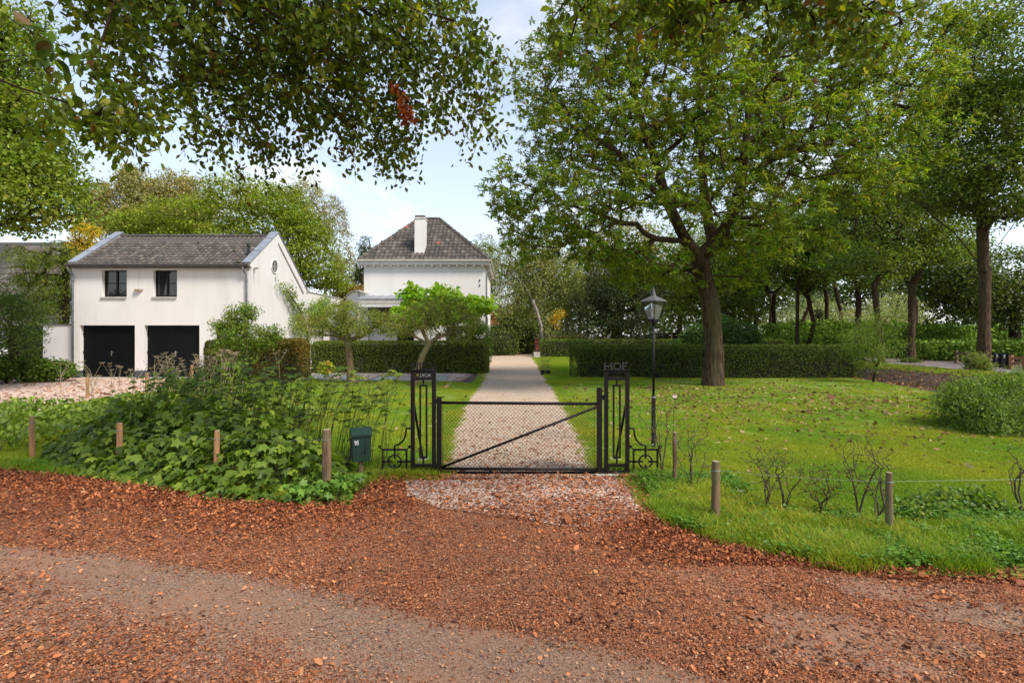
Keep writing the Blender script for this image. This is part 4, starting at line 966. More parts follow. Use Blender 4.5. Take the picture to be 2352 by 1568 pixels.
# ================================================================== HEDGES
def hedge(name, label, x0, x1, y0, y1, h, cols, w, n, seed, size=.06, round_=.18, group=None, dens_low=1.0, mat=None, cat='hedge', lump=.03):
    """clipped hedge: dark twiggy core with leaves standing on its rounded faces"""
    rs = np.random.RandomState(seed); root = empty(name, ((x0+x1)/2, (y0+y1)/2, 0), label, cat, group)
    ax, ay = x1 - x0, y1 - y0
    if dens_low >= 1: MB().box(x0 + .16, x1 - .16, y0 + .16, y1 - .16, .0, h - .14).build('core', M_hcore, root)
    else:
        MB().box(x0 + .3, x1 - .3, y0 + .35, y1 - .35, .02, h - .14).build('core', M_hcore, root); st = MB()
        for i in range(int(ax * 5)):
            sx = x0 + .2 + (ax - .4) * rs.rand(); sy = y0 + .2 + (ay - .4) * rs.rand(); st.tube([(sx, sy, 0), (sx + rs.normal(0, .05), sy + rs.normal(0, .05), h * .72)], [rs.uniform(.012, .035), .012], 4)
        o_ = st.build('stem', M_hcore, root); o_['kind'] = 'stuff'
    ax, ay = (x1-x0), (y1-y0)
    A_ = np.array([ax*h, ax*ay, ay*h, ay*h, ax*h*.25]); A_ /= A_.sum(); fidx = rs.choice(5, n, p=A_)
    u, v = rs.rand(n), rs.rand(n); P = np.zeros((n, 3)); Nn = np.zeros((n, 3))
    for f, (nx_, ny_, nz_) in enumerate(((0,-1,0),(0,0,1),(-1,0,0),(1,0,0),(0,1,0))):
        m = fidx == f
        X = {0: x0 + u*ax, 1: x0 + u*ax, 2: x0 + 0*u, 3: x1 + 0*u, 4: x0 + u*ax}[f]; Y = {0: y0 + 0*u, 1: y0 + v*ay, 2: y0 + u*ay, 3: y0 + u*ay, 4: y1 + 0*u}[f]; Z = h + 0*u if f == 1 else v*h
        P[m] = np.stack([X, Y, Z], 1)[m]; Nn[m] = (nx_, ny_, nz_)
    # round the arrises: pull towards a rounded box
    c = np.array([(x0+x1)/2, (y0+y1)/2, h/2]); hl = np.array([ax/2, ay/2, h/2]); q = P - c; inner = np.clip(q, -(hl - round_), hl - round_)
    inner[:, 2] = np.clip(q[:, 2], -hl[2], hl[2] - round_)
    d = q - inner; L = np.linalg.norm(d, axis=1, keepdims=True); dn = np.where(L > 1e-6, d / (L + 1e-9), Nn)
    P = c + inner + dn * round_
    bulge = lump * (fbm(P[:,0]*1.3 + P[:,2], P[:,1] + P[:,2]*1.7, 1.3, seed) - .5) * 2
    depth = rs.exponential(.022, n) * 1.0
    if dens_low < 1: depth = np.where(rs.rand(n) < .45, rs.uniform(0, .6, n), depth)
    P = P + dn * (bulge - depth + .02)[:, None]
    if dens_low < 1:                         # thin and see-through near the foot
        pz = np.clip(P[:, 2] / h, 0, 1); keep = rs.rand(n) < np.where(pz < .62, dens_low + (1-dens_low) * (pz/.62)**2, 1); keep &= rs.rand(n) < np.where((pz < .55) & (vnoise(P[:,0], P[:,2], 4.0, 3) > .70), .45, 1)
        P, dn = P[keep], dn[keep]
    n = len(P); D = unit(rs.normal(0, .8, (n, 3)) + dn * .7 + np.array([0, 0, .35])); Nr = unit(rs.normal(0, .8, (n, 3)) + dn * .6 + np.array([0, 0, .5]))
    col = pal(cols, w, n, rs, .18); tone = 1 + .35 * (fbm(P[:,0], P[:,2] + P[:,1], 2.2, seed + 3) - .5)[:, None]
    P[:, 2] = np.maximum(P[:, 2], .02)
    me = leaves_mesh('foliage', rhomb(.45), P, D, Nr, size * rs.uniform(.6, 1.3, n), col * tone); TRI[0] += len(me.polygons)
    link('foliage', me, root, mat or M_leaf_dull); return root
M_hcore = surf('hedge_core', (.016,.014,.008), (.008,.008,.005), 20, .95)
YEW = ([(.085,.13,.020), (.06,.095,.016), (.12,.15,.026), (.10,.085,.025)], [4, 4, 2, 1])
hA = G(710, 858); 
hedge('clipped_hedge', 'long rounded box shaped yew hedge behind the two small apple trees', (712-CX)/F*25.9, (1117-CX)/F*25.9, 25.9, 28.1, 1.56, *YEW, 46000, 11, .075, .3)
hedge('clipped_hedge', 'long dark hedge crossing the right lawn behind the big tree trunk', 2.70, 15.5, 22.9, 24.4, 1.42, [(.05,.085,.014), (.036,.062,.012), (.08,.115,.018)], [4, 4, 1.5], 54000, 12, .075, .22, dens_low=.86)
hedge('clipped_hedge', 'farther low hedge running right from the small red pillar', 2.45, 24, 45.5, 47.2, 1.5, [(.10,.15,.025), (.075,.115,.02)], [1, 1], 22000, 13, .11, .3)
BCH = ([(.10,.075,.022), (.085,.085,.02), (.15,.085,.03), (.06,.065,.018)], [3, 4, 2, 3])
hedge('beech_hedge', 'coppery beech hedge block with browning top beside the garage gable', -10.9, -9.1, 21.9, 23.6, 1.68, [(.105,.085,.024), (.085,.085,.020), (.15,.09,.03), (.06,.075,.018)], [3, 3, 2, 2], 15000, 14, .10, .3, lump=.06)
hedge('beech_hedge', 'darker green beech hedge block against the garage behind the small tree', -13.1, -10.95, 22.2, 23.2, 1.62, [(.05,.06,.016), (.07,.065,.02), (.035,.045,.012)], [3, 2, 3], 12000, 15, .10, .22, lump=.05)

def bush(name, label, cat, lobes, n, size, tpl, cols, w, seed, mat=None, group=None, stems=None, droop=0, clump=10, cr=.12, base=None, shell=.75, core=.72, up=.8, jit=.12):
    """shrub: short stems, leaf clumps over rounded masses"""
    rs = np.random.RandomState(seed); c, r = lobes_m(lobes); nt = n // clump
    T, d, k = sample_lobes(c, r, nt, rs, shell); T[:, 2] = np.maximum(T[:, 2], .08)
    b = np.array(base if base is not None else (c[:,0].mean(), c[:,1].mean(), 0.0), float)
    root = empty(name, tuple(b), label, cat, group)
    ns = stems or 7; tips = T[rs.choice(nt, min(nt, 90), replace=False)]
    PA, par, R, tn = skeleton([[b, b + [0, 0, .15]]], tips, .03 + .01*ns*.3, rs, step=.5, rmin=.006)
    V, Fc = tubes_np(PA, par, R, .03); link('stem', np_mesh('stem', V, Fc), root, M_bark_dark)
    ci = np.repeat(np.arange(nt), clump); m = nt * clump
    P = T[ci] + rs.normal(0, 1, (m, 3)) * cr * [1, 1, .6]; P[:, 2] = np.maximum(P[:, 2], .03)
    D = unit(rs.normal(0, .8, (m, 3)) + d[ci] * .8 + np.array([0, 0, -droop])); Nr = unit(rs.normal(0, .5, (m, 3)) + [0, 0, up] + d[ci]*.4)
    me = leaves_mesh('foliage', tpl, P, D, Nr, size * rs.uniform(.6, 1.25, m), pal(cols, w, m, rs, jit, ci, nt)); TRI[0] += len(me.polygons)
    link('foliage', me, root, mat or M_leaf); return root

# rounded topiary by the drive end
def topiary(label, c, r, seed, n=9000, size=.11, p=2.8):
    """clipped evergreen: leaves standing on a superellipsoid over a dark core"""
    rs = np.random.RandomState(seed); c = np.array(c, float); r = np.array(r, float); root = empty('topiary_bush', (c[0], c[1], 0), label, 'topiary')
    d = rdir(n, rs); k = (np.abs(d) ** p).sum(1) ** (-1/p); q = c + d * k[:, None] * r * (1 + rs.normal(0, .012, (n, 1)) + .05*(fbm(d[:,0]*3 + 9, d[:,2]*3 + 9, 1.2, seed)[:, None] - .5)); nn = unit(d / r)
    m = MB().sphere(tuple(c), r[0] * .9, 18, 12, r[2] / r[0]); m.v = [(v[0], c[1] + (v[1] - c[1]) * r[1] / r[0], max(v[2], .0)) for v in m.v]; m.build('core', M_hcore, root)
    k = q[:, 2] > .02; q, nn = q[k], nn[k]; n = len(q)
    link('foliage', leaves_mesh('foliage', rhomb(.5), q, unit(rs.normal(0, .8, (n, 3)) + nn*.6), unit(rs.normal(0, .7, (n, 3)) + nn + [0, 0, .4]), size * rs.uniform(.6, 1.3, n), pal([(.065,.11,.02), (.09,.135,.024), (.05,.085,.016)], [2, 1, 1], n, rs, .15)), root, M_leaf_dull)
topiary('large rounded dark topiary bush at the drive end nearest the white house', A(1148, 786, 50)*[1,1,0] + [0, 0, 1.2], (1.7, 1.7, 1.42), 21)
topiary('second rounded topiary bush farther back beside the red pillar', A(1206, 786, 54)*[1,1,0] + [0, 0, 1.25], (1.6, 1.6, 1.45), 22)
topiary('smaller dark topiary ball peeping over the yew hedge', A(1075, 788, 29.5)*[1,1,0] + [0, 0, 1.15], (.62, .62, .78), 23, 5000, .07, 2)
bush('laurel_bush', 'glossy green shrub bulging round the yew hedge\'s right end', 'shrub', [(1100, 775, 29.5, 30, 30, .8), (1085, 750, 30, 24, 18, .7), (1112, 808, 29, 12, 28, .6)], 7000, .12, rhomb(.5), [(.06,.11,.02), (.09,.15,.025), (.04,.08,.016)], [3, 2, 2], 24)

# ================================================================== THE TREES OF THE GARDEN
LANCE = rhomb(.27, .12, .45, .18); MED = rhomb(.55, .2, .45, .1)
# ---- the big sweet chestnut
tb = G(1636, 886); CY = float(tb[1])
def C(px, py, dy=0): return A(px, py, CY + dy)
ch_lobes = [(1180,430,18,62,62,1.6), (1160,480,19,40,36,1.2), (1265,330,18.5,75,90,2.2), (1240,200,19,55,70,2), (1330,170,18,90,80,2.4), (1300,60,19,60,50,2.2), (1300,460,17,100,75,2.4), (1440,80,17.5,120,90,2.8), (1420,290,16.5,110,100,2.4),
            (1560,190,16,120,110,2.6), (1570,20,18,140,90,3), (1700,60,17,150,100,3), (1690,250,15.5,130,100,2.4), (1500,430,16,95,60,2.0), (1380,560,17.5,90,48,2.0), (1260,540,18,70,45,1.8), (1190,560,18.5,45,40,1.5),
            (1500,600,18.5,80,36,1.8), (1450,640,19,60,26,1.5), (1850,130,18,130,110,3), (1860,330,17,130,90,2.6), (1980,60,19,120,90,3), (2010,230,18.5,120,100,2.8), (2100,140,20,80,80,2.4), (2080,330,20,80,80,2.4), (1960,430,18.5,100,55,2.2),
            (1800,470,16.5,80,50,2.0), (1740,560,17.5,80,44,1.8), (1860,560,19,70,36,1.6), (1640,450,17,70,55,2.2), (1640,-110,19,240,80,4), (1900,-60,20,160,70,3), (1420,-40,20,110,60,3), (1600,340,22,240,150,2.8), (1800,300,23,220,160,2.8), (1350,380,22,140,130,2.4), (1560,640,20,60,26,1.3), (1690,640,20,60,26,1.3)]
trunk = [C(1640,800), C(1632,700), C(1612,620), C(1604,596)]
limbs = [[C(1604,596), C(1570,545,-.5), C(1530,460,-1.2), C(1505,370,-1.8), C(1470,270,-1.6), C(1440,150,-1)],
         [C(1575,553,-.4), C(1545,552,-.8), C(1505,548,-1.2), C(1478,535,-1.6), C(1462,515,-1.8), C(1425,512,-2), C(1370,490,-2.1), C(1300,470,-2.2)],
         [C(1505,548,-1.2), C(1460,580,-1.3), C(1420,600,-1.4)],
         [C(1604,596), C(1640,560,.2), C(1680,500,-.4), C(1700,430,-1), C(1712,340,-1.6), C(1720,230,-1.5), C(1740,110,-1)],
         [C(1700,430,-1), C(1760,370,-1.2), C(1830,345,-1.4), C(1910,330,-1)],
         [C(1680,500,-.4), C(1740,500,-.8), C(1830,470,-.8), C(1930,440,-.6), C(2010,445,-.2)],
         [C(1530,460,-1.2), C(1480,420,-2), C(1420,350,-2.4), C(1340,300,-2)],
         [C(1640,560,.2), C(1620,470,1.2), C(1610,330,1.6), C(1600,150,1)],
         [C(1712,340,-1.6), C(1780,250,-1.4), C(1850,160,-1), C(1920,80,-.6)]]
tree('chestnut_tree', 'big spreading sweet chestnut tree standing on the right lawn', 'tree', tb, trunk, ch_lobes, 4300, 40, .18, LANCE,
     [(.10,.165,.012), (.135,.20,.014), (.07,.125,.010), (.20,.24,.05), (.26,.20,.03)], [5, 4, 4, 2.5, .5], .345, 31, bark=M_bark, limbs=limbs, clump_r=.25, droop=.35, whorl=True, expo=.45, rmin=.009, straight=.15, jit=.15)
for o in list(COL.objects):
    if o.name == 'chestnut_tree': chest = o

# ---- two flat headed apple trees
APP = [(.135,.175,.035), (.105,.14,.03), (.18,.21,.05), (.16,.15,.045)], [4, 3, 3, 1]
ab = G(806, 881)
def B_(px, py, dy=0): return A(px, py, ab[1] + dy)
tree('apple_tree', 'flat topped apple tree with straight trunk before the yew hedge', 'tree', ab, [B_(803,840), B_(799,800), B_(797,782)],
     [(720,752,20.7,36,20,.9), (760,735,20.9,34,24,.8), (800,722,20.5,36,34,1.0), (845,735,20.6,36,26,.9), (885,742,20.8,28,24,.8), (700,735,21,22,14,.5), (800,758,20.2,60,14,.7), (790,700,20.8,14,14,.4)],
     330, 26, .075, rhomb(.6, .2), *APP, .135, 41, bark=M_bark_apple, clump_r=.13, droop=.0, step=.35, rmin=.008, limbs=[[B_(797,782), B_(770,770), B_(740,770), B_(715,752), B_(700,745)], [B_(797,782), B_(830,772), B_(850,758), B_(872,745)], [B_(797,782), B_(800,740,.3)]], expo=.55)
ab2 = G(948, 886)
def B2(px, py, dy=0): return A(px, py, ab2[1] + dy)
tree('apple_tree', 'leaning forked apple tree behind the left gate pillar', 'tree', ab2, [B2(958,850), B2(970,815), B2(985,790)],
     [(930,745,20,34,28,.9), (965,722,20.2,34,34,.9), (1005,712,20.4,34,34,1.0), (1045,720,20.4,34,32,.9), (1080,742,20.4,28,24,.8), (1000,752,20,50,22,.8), (920,765,19.8,28,16,.6), (1050,775,20,30,14,.5)],
     340, 24, .075, rhomb(.6, .2), *APP, .115, 42, bark=M_bark_apple, clump_r=.13, droop=.1, step=.35, rmin=.008, limbs=[[B2(985,790), B2(1010,775,-.1), B2(1050,758,-.2), B2(1080,750,-.2)], [B2(985,790), B2(972,765), B2(975,740), B2(985,720)], [B2(985,790), B2(950,772), B2(930,765)], [B2(985,790), B2(1025,788), B2(1050,782)]], expo=.55)
# ---- catalpa, low clipped, big bright leaves
HEART = (np.array([(0,0,0),(.2,-.38,.06),(.6,-.40,.02),(1,0,-.22),(.6,.40,.02),(.2,.38,.06)], float), np.array([(0,1,2),(0,2,3),(0,3,4),(0,4,5)]))
tree('catalpa_tree', 'umbrella shaped tree with large bright lime green leaves before the white house', 'tree', (-3.2, 27.0+1.6, 0), [(-3.2, 28.6, 1.6), (-3.2, 28.5, 2.6)],
     [(945,680,28,22,24,.9), (985,695,28,34,30,1), (1030,692,28,32,34,1), (1010,668,28.2,14,14,.5), (1065,705,28,32,26,1), (1100,705,28,24,22,.8), (1118,700,28,12,12,.5), (925,720,27.5,26,16,.7), (1000,725,27.5,90,16,.8)],
     300, 10, .26, HEART, [(.20,.34,.035), (.16,.29,.03), (.27,.40,.05), (.30,.34,.04)], [4, 3, 3, .6], .14, 43, bark=M_bark_apple, clump_r=.16, droop=.5, step=.6, up=1.2, jit=.08)
# ---- small magnolia left of the beech hedge
mb3 = G(555, 884)
def B3(px, py, dy=0): return A(px, py, mb3[1] + dy)
tree('magnolia_tree', 'small bushy multi stemmed tree in the lawn before the garage corner', 'tree', mb3, [B3(554,860), B3(556,845)],
     [(530,760,20.2,28,30,.7), (570,775,20,34,34,.8), (545,730,20.3,28,28,.6), (575,720,20.3,14,16,.4), (500,745,20.3,16,14,.4), (600,780,20.2,28,24,.7), (520,800,20,22,26,.6), (620,765,20.3,22,16,.5), (560,715,20.4,12,16,.3), (555,820,20,34,20,.6)],
     330, 22, .10, rhomb(.55, .2), [(.085,.145,.022), (.115,.18,.03), (.06,.105,.018), (.17,.21,.05)], [4, 3, 3, 1], .07, 44, bark=M_bark_apple, clump_r=.12, step=.35, rmin=.007,
     limbs=[[B3(556,845), B3(540,810), B3(530,760), B3(540,720)], [B3(556,845), B3(575,815), B3(600,780)], [B3(556,845), B3(560,780), B3(565,740)]], droop=-.2)
# ---- wisteria and climbers on the gable and wall
def climber(label, pts, lob, n, cols, w, seed, size=.12, r=.04, name='wall_climber', cat='climbing plant'):
    rs = np.random.RandomState(seed); root = empty(name, tuple(np.array(pts[0]) * [1, 1, 0]), label, cat)
    MB().tube(pts, list(np.linspace(r, r*.4, len(pts))), 7).build('stem', M_bark_apple, root, smooth=True)
    c, rr_ = lobes_m(lob); nt = n // 8; T, d, k = sample_lobes(c, rr_, nt, rs, .3); ci = np.repeat(np.arange(nt), 8); m = nt*8
    P = T[ci] + rs.normal(0, .10, (m, 3)); D = unit(rs.normal(0, .7, (m, 3)) + [.5, -.3, -.6]); Nr = unit(rs.normal(0, .6, (m, 3)) + [.7, -.4, .6])
    me = leaves_mesh('foliage', MED, P, D, Nr, size * rs.uniform(.6, 1.2, m), pal(cols, w, m, rs, .13, ci, nt)); link('foliage', me, root, M_leaf); return root
def onX(px, py, x=-11.45):                                     # a point on the gable plane
    Y = x * F / (px - CX); return (x, Y, EYE + (HY - py) / F * Y)
def lobX(px, py, rx, rz, x=-11.4, d=.18): 
    Y = x * F / (px - CX); return (px, py, Y, rx, rz, .9)
climber('vine climbing the garage gable up to the left', [onX(706,850), onX(703,800), onX(706,770), onX(700,745), onX(690,715), onX(674,690), onX(655,662)],
        [lobX(655,660,7,11), lobX(665,680,7,12), lobX(680,698,9,12), lobX(690,720,10,16), lobX(684,745,8,26), lobX(700,760,10,18), lobX(706,800,5,26)], 1900, [(.10,.15,.035), (.14,.18,.06), (.07,.11,.025)], [3, 2, 2], 51, r=.09)
climber('dense bright green creeper mound on the garden wall', [onX(740,800), onX(740,760), onX(735,720)], [lobX(722,712,18,22), lobX(745,705,20,24), lobX(730,735,22,16)], 3200, [(.11,.19,.025), (.15,.22,.03), (.08,.14,.02)], [3, 2, 2], 52)
climber('yellowing creeper hanging from the low point of the garden wall', [onX(800,790,-11.3), onX(802,740,-11.3), onX(800,700,-11.3)], [(785,712,35.5,12,22,.4), (808,705,35,14,18,.5), (800,735,35,14,16,.4)], 1600, [(.20,.17,.05), (.24,.15,.06), (.13,.17,.035)], [3, 1, 2], 53)

# ================================================================== LEFT EDGE
tree('oak_tree', 'broad green oak tree filling the left edge above the neighbour roof', 'tree', (-20.5, 17.5, 0), [(-20.3, 17.4, 3), (-20, 17.2, 5.5)],
     [(0,140,17,74,90,2), (60,250,16.5,48,46,1.8), (-40,330,17,120,120,2.4), (40,400,16,90,70,2), (110,400,16.5,36,34,1.4), (100,470,16,60,40,1.6), (10,500,16,50,30,1.4), (135,470,17,18,36,1.2), (-60,100,18,110,140,2.4), (60,330,17.5,50,60,2), (30,30,17,36,40,1.5), (100,365,16.5,26,26,1)],
     1050, 34, .13, rhomb(.65, .15), [(.10,.155,.016), (.135,.195,.022), (.07,.115,.013), (.17,.21,.04)], [4, 4, 3, 1.3], .34, 61, bark=M_bark_dark, clump_r=.30, flat=.5, step=.8)
tree('larch_tree', 'feathery conifer with drooping tiers at the garage\'s left corner', 'tree', (-22.6, 26.5, 0), [(-22.6, 26.5, 3), (-22.6, 26.5, 6.2)],
     [(130,600,26,44,18,1), (90,640,26,60,16,1.2), (120,665,26,40,12,1.2), (70,690,26,60,16,1.2), (130,705,26,30,10,1), (140,575,26,30,26,1), (100,730,26,50,10,1), (60,590,25,40,26,1)],
     420, 30, .16, rhomb(.22), [(.09,.14,.018), (.14,.18,.022), (.06,.095,.016)], [3, 2, 2], .15, 62, clump_r=.28, droop=.6, hang=.18, leaf=M_leaf, step=.8)
tree('golden_cypress', 'golden yellow feathery conifer behind the garage\'s left gable', 'tree', (-24.5, 30, 0), [(-24.5, 30, 4), (-24.5, 30, 7)],
     [(190,530,30,14,30,.8), (205,520,30,16,10,.8), (185,560,30,18,14,.8), (175,500,30,8,16,.5), (180,590,30,16,20,.8)],
     180, 26, .20, rhomb(.2), [(.42,.34,.03), (.32,.30,.03), (.50,.40,.06)], [3, 2, 1], .12, 63, clump_r=.25, droop=.8, hang=.2, step=.8)
bush('hornbeam_bush', 'dense grey green hornbeam shrub at the left edge before the dark side gate', 'shrub', [(20,740,21,64,64,1.2), (-60,720,20,80,90,1.5), (60,700,21.5,30,36,.9), (30,790,20.5,50,40,1)], 13000, .10, MED, [(.06,.105,.03), (.085,.14,.04), (.045,.08,.022)], [3, 3, 2], 64, cr=.14)
bush('low_shrub_border', 'low leafy border plants along the foot of the low wall', 'shrub', [(20,845,21,50,24,.7), (80,848,21.3,44,24,.6), (135,850,21.5,26,18,.5), (-50,845,20,60,28,.8)], 9000, .11, HEART, [(.08,.14,.025), (.11,.18,.03), (.05,.09,.018)], [3, 2, 2], 65, cr=.12)

# ================================================================== BACKGROUND TREES
FAR = rhomb(.6, .2)
def bg(name, label, base, lobes, tips, per, size, cols, w, seed, r=.3, cr=.5, bark=None, hang=0, droop=.1, tpl=None, trunk_h=4, shell=.6, flat=.6, group=None, leaf=None, cat='tree', rmin=.02, jit=.12, up=.9):
    base = np.array(base, float); return tree(name, label, cat, base, [base + [0, 0, trunk_h*.5], base + [.1, 0, trunk_h]], lobes, tips, per, size, tpl or FAR, cols, w, r, seed, bark=bark or M_bark_dark, clump_r=cr, hang=hang, droop=droop, step=1.6, rmin=rmin, shell=shell, flat=flat, group=group, leaf=leaf, jit=jit, up=up)
def gp(px, Y): return ((px - CX) / F * Y, Y, 0)
bg('willow_tree', 'pale grey green willow rising behind the garage roof', gp(330, 62), [(330,420,62,44,44,3), (260,450,62,50,46,3), (400,430,62,50,46,3), (455,450,62,36,46,3), (225,480,62,26,50,3), (310,400,62,22,28,2), (350,500,61,120,50,3)], 620, 50, .40, [(.20,.20,.105), (.16,.165,.08), (.25,.235,.14)], [3, 3, 2], 71, cr=.8, hang=.8, droop=1.0, tpl=rhomb(.36), r=.2, rmin=.012)
bg('walnut_tree', 'broad yellow green walnut tree right behind the garage', gp(560, 39), [(545,440,39,56,40,2.5), (430,500,38,90,46,2.5), (340,520,38,60,36,2), (600,500,38,80,60,2.5), (690,560,38,60,64,2.2), (740,620,38,44,50,2), (650,470,39,50,50,2), (500,560,37,120,50,2), (700,520,38,40,34,2), (640,620,37,70,60,2), (770,640,38,26,36,1.6), (300,520,38,30,22,1.5)],
   1150, 38, .20, [(.145,.20,.024), (.12,.17,.02), (.185,.225,.034), (.09,.125,.016)], [4, 3, 2, 2], 72, cr=.42, r=.24, flat=.4, jit=.07, up=1.3)
bg('birch_tree', 'tall airy grey birch with thin drooping crown between garage and house', gp(745, 52), [(700,430,52,34,30,2), (740,470,52,44,40,2.2), (690,470,52,30,44,2), (770,500,52,24,44,2), (780,560,52,30,44,2), (800,610,52,22,40,2), (720,520,52,40,40,2)], 330, 34, .18, [(.21,.21,.15), (.17,.175,.115), (.25,.24,.18)], [3, 3, 1], 73, cr=.5, hang=.6, droop=.8, bark=M_bark_pale, r=.16, trunk_h=7, rmin=.012)
bg('drooping_spruce', 'dark drooping conifer just left of the white house', gp(840, 46), [(838,560,46,12,20,1), (835,610,46,26,30,1.6), (830,650,46,34,34,1.8), (870,590,46,24,30,1.4), (850,680,46,40,26,1.8)], 360, 30, .26, [(.045,.07,.022), (.065,.09,.03), (.03,.05,.018)], [3, 2, 2], 74, cr=.4, hang=.55, droop=1, tpl=rhomb(.2), r=.3, trunk_h=8)
bg('brown_shrub_tree', 'small copper brown tree over the curved garden wall', gp(815, 40), [(820,672,40,26,13,1.2), (795,680,40,18,8,1)], 90, 26, .18, [(.22,.14,.045), (.17,.13,.04)], [1, 1], 75, cr=.3, r=.12, trunk_h=3.4)
bg('weeping_birch', 'tall weeping birch right of the white house', gp(1185, 60), [(1130,600,50,50,50,2.4), (1180,580,50,44,46,2.4), (1150,660,49,60,60,2.4), (1215,640,50,44,60,2.4), (1110,560,51,30,30,2), (1090,600,52,30,50,2)], 620, 34, .20, [(.15,.18,.065), (.12,.15,.05), (.19,.21,.09)], [3, 3, 2], 76, cr=.5, hang=1.1, droop=1.2, tpl=rhomb(.35), bark=M_bark_pale, trunk_h=6, r=.24)
wb = np.array(gp(1246, 47.5)); W_ = lambda px, py, dy=0: A(px, py, 47.5 + dy)
tree('weeping_birch', 'leaning forked birch with pale flaking trunk behind the far hedge', 'tree', wb, [W_(1242,750), W_(1232,715)], [(1230,600,50,50,50,1.8), (1280,610,50,50,50,1.8), (1290,680,51,40,36,1.4), (1200,680,50,34,40,1.4), (1320,640,50,34,50,1.6), (1240,560,50,44,40,1.8)],
     560, 30, .20, FAR, [(.17,.20,.075), (.13,.16,.055), (.21,.23,.10)], [3, 3, 2], .15, 77, bark=M_bark_pale, clump_r=.5, hang=1.0, droop=1.2, limbs=[[W_(1232,715), W_(1250,690), W_(1258,665), W_(1248,640)], [W_(1232,715), W_(1222,690), W_(1205,655), W_(1180,630)]], step=1.0, rmin=.02)
bg('yew_tree', 'huge dark yew between the birches and the lamp post', gp(1410, 49), [(1370,700,48,70,60,3), (1440,690,48,80,76,3), (1400,640,49,60,50,3), (1480,640,49,60,60,3), (1350,750,47,60,34,2.4), (1460,760,47,60,30,2.4)], 700, 36, .24, [(.022,.038,.014), (.032,.052,.02), (.015,.026,.010)], [3, 2, 3], 78, cr=.5, tpl=rhomb(.3), leaf=M_leaf_dull, r=.4, trunk_h=2.5)
bg('golden_birch', 'light yellow green tree high behind the chestnut crown', gp(1420, 62), [(1420,560,62,90,70,3), (1500,600,62,80,60,3), (1360,600,62,60,60,3), (1560,640,60,60,50,3)], 420, 30, .30, [(.17,.175,.055), (.13,.14,.045), (.22,.20,.07)], [3, 3, 1], 79, cr=.7, r=.3, trunk_h=7)
bg('yellow_shrub', 'small shrub with orange yellow autumn leaves before the yew', gp(1270, 49.5), [(1275,738,46,10,13,.6), (1283,722,46,6,10,.5)], 40, 22, .14, [(.45,.28,.03), (.36,.26,.04), (.15,.18,.03)], [3, 2, 2], 80, cr=.2, r=.04, trunk_h=1)
bush('pale_shrub', 'pale variegated shrub showing over the far hedge', 'shrub', [(1295,770,47.8,24,13,1), (1320,774,47.8,20,9,1), (1262,768,48,7,13,.6)], 2600, .14, MED, [(.26,.27,.17), (.18,.21,.10)], [1, 1], 81, cr=.2)
bush('green_shrub', 'mid green shrub mass between the white house and the leaning birch', 'shrub', [(1150,745,54,34,22,1.6), (1200,735,56,34,34,2), (1180,760,55,50,14,1.6)], 6000, .24, MED, [(.06,.10,.025), (.04,.07,.02), (.08,.12,.03)], [2, 2, 1], 82, cr=.3)
bush('rhododendron', 'glossy green rhododendron behind the chestnut trunk', 'shrub', [(1600,772,44,26,24,1.4), (1690,768,43,46,28,1.6), (1650,750,44,30,24,1.4), (1720,778,43,20,20,1.2), (1560,790,44,20,10,1)], 9000, .20, MED, [(.04,.085,.022), (.06,.12,.035), (.03,.06,.016)], [3, 2, 2], 83, cr=.22)
bush('feathery_shrub', 'light green feathery shrub at the dark hedge\'s right end', 'shrub', [(1990,760,21,34,30,.8), (2030,740,21,30,34,.8), (1975,800,21,34,34,.8), (2010,820,20.5,26,34,.7), (1960,775,20.5,26,18,.6), (2040,790,21,22,30,.7)], 9000, .075, rhomb(.3), [(.09,.15,.022), (.12,.19,.03), (.06,.10,.02)], [3, 2, 2], 84, cr=.16, core=.4, shell=.4, base=(14.5, 21.0, -.2))
bs = G(2300, 1012)
bush('fern_leaved_bush', 'dense arching green bush at the right edge of the lawn', 'shrub', [(2300,930,10.6,110,60,1.0), (2230,950,10.4,60,50,.8), (2380,920,10.8,100,70,1.1), (2290,985,10.2,90,26,.7), (2215,915,10.8,40,30,.6), (2260,890,11,60,24,.7)], 30000, .075, rhomb(.30, .15, .45, .12), [(.075,.135,.026), (.11,.185,.04), (.05,.09,.018), (.15,.23,.055)], [4, 3, 3, 1.5], 85, cr=.09, clump=14, base=(10.2, 10.8, 0), droop=.25)

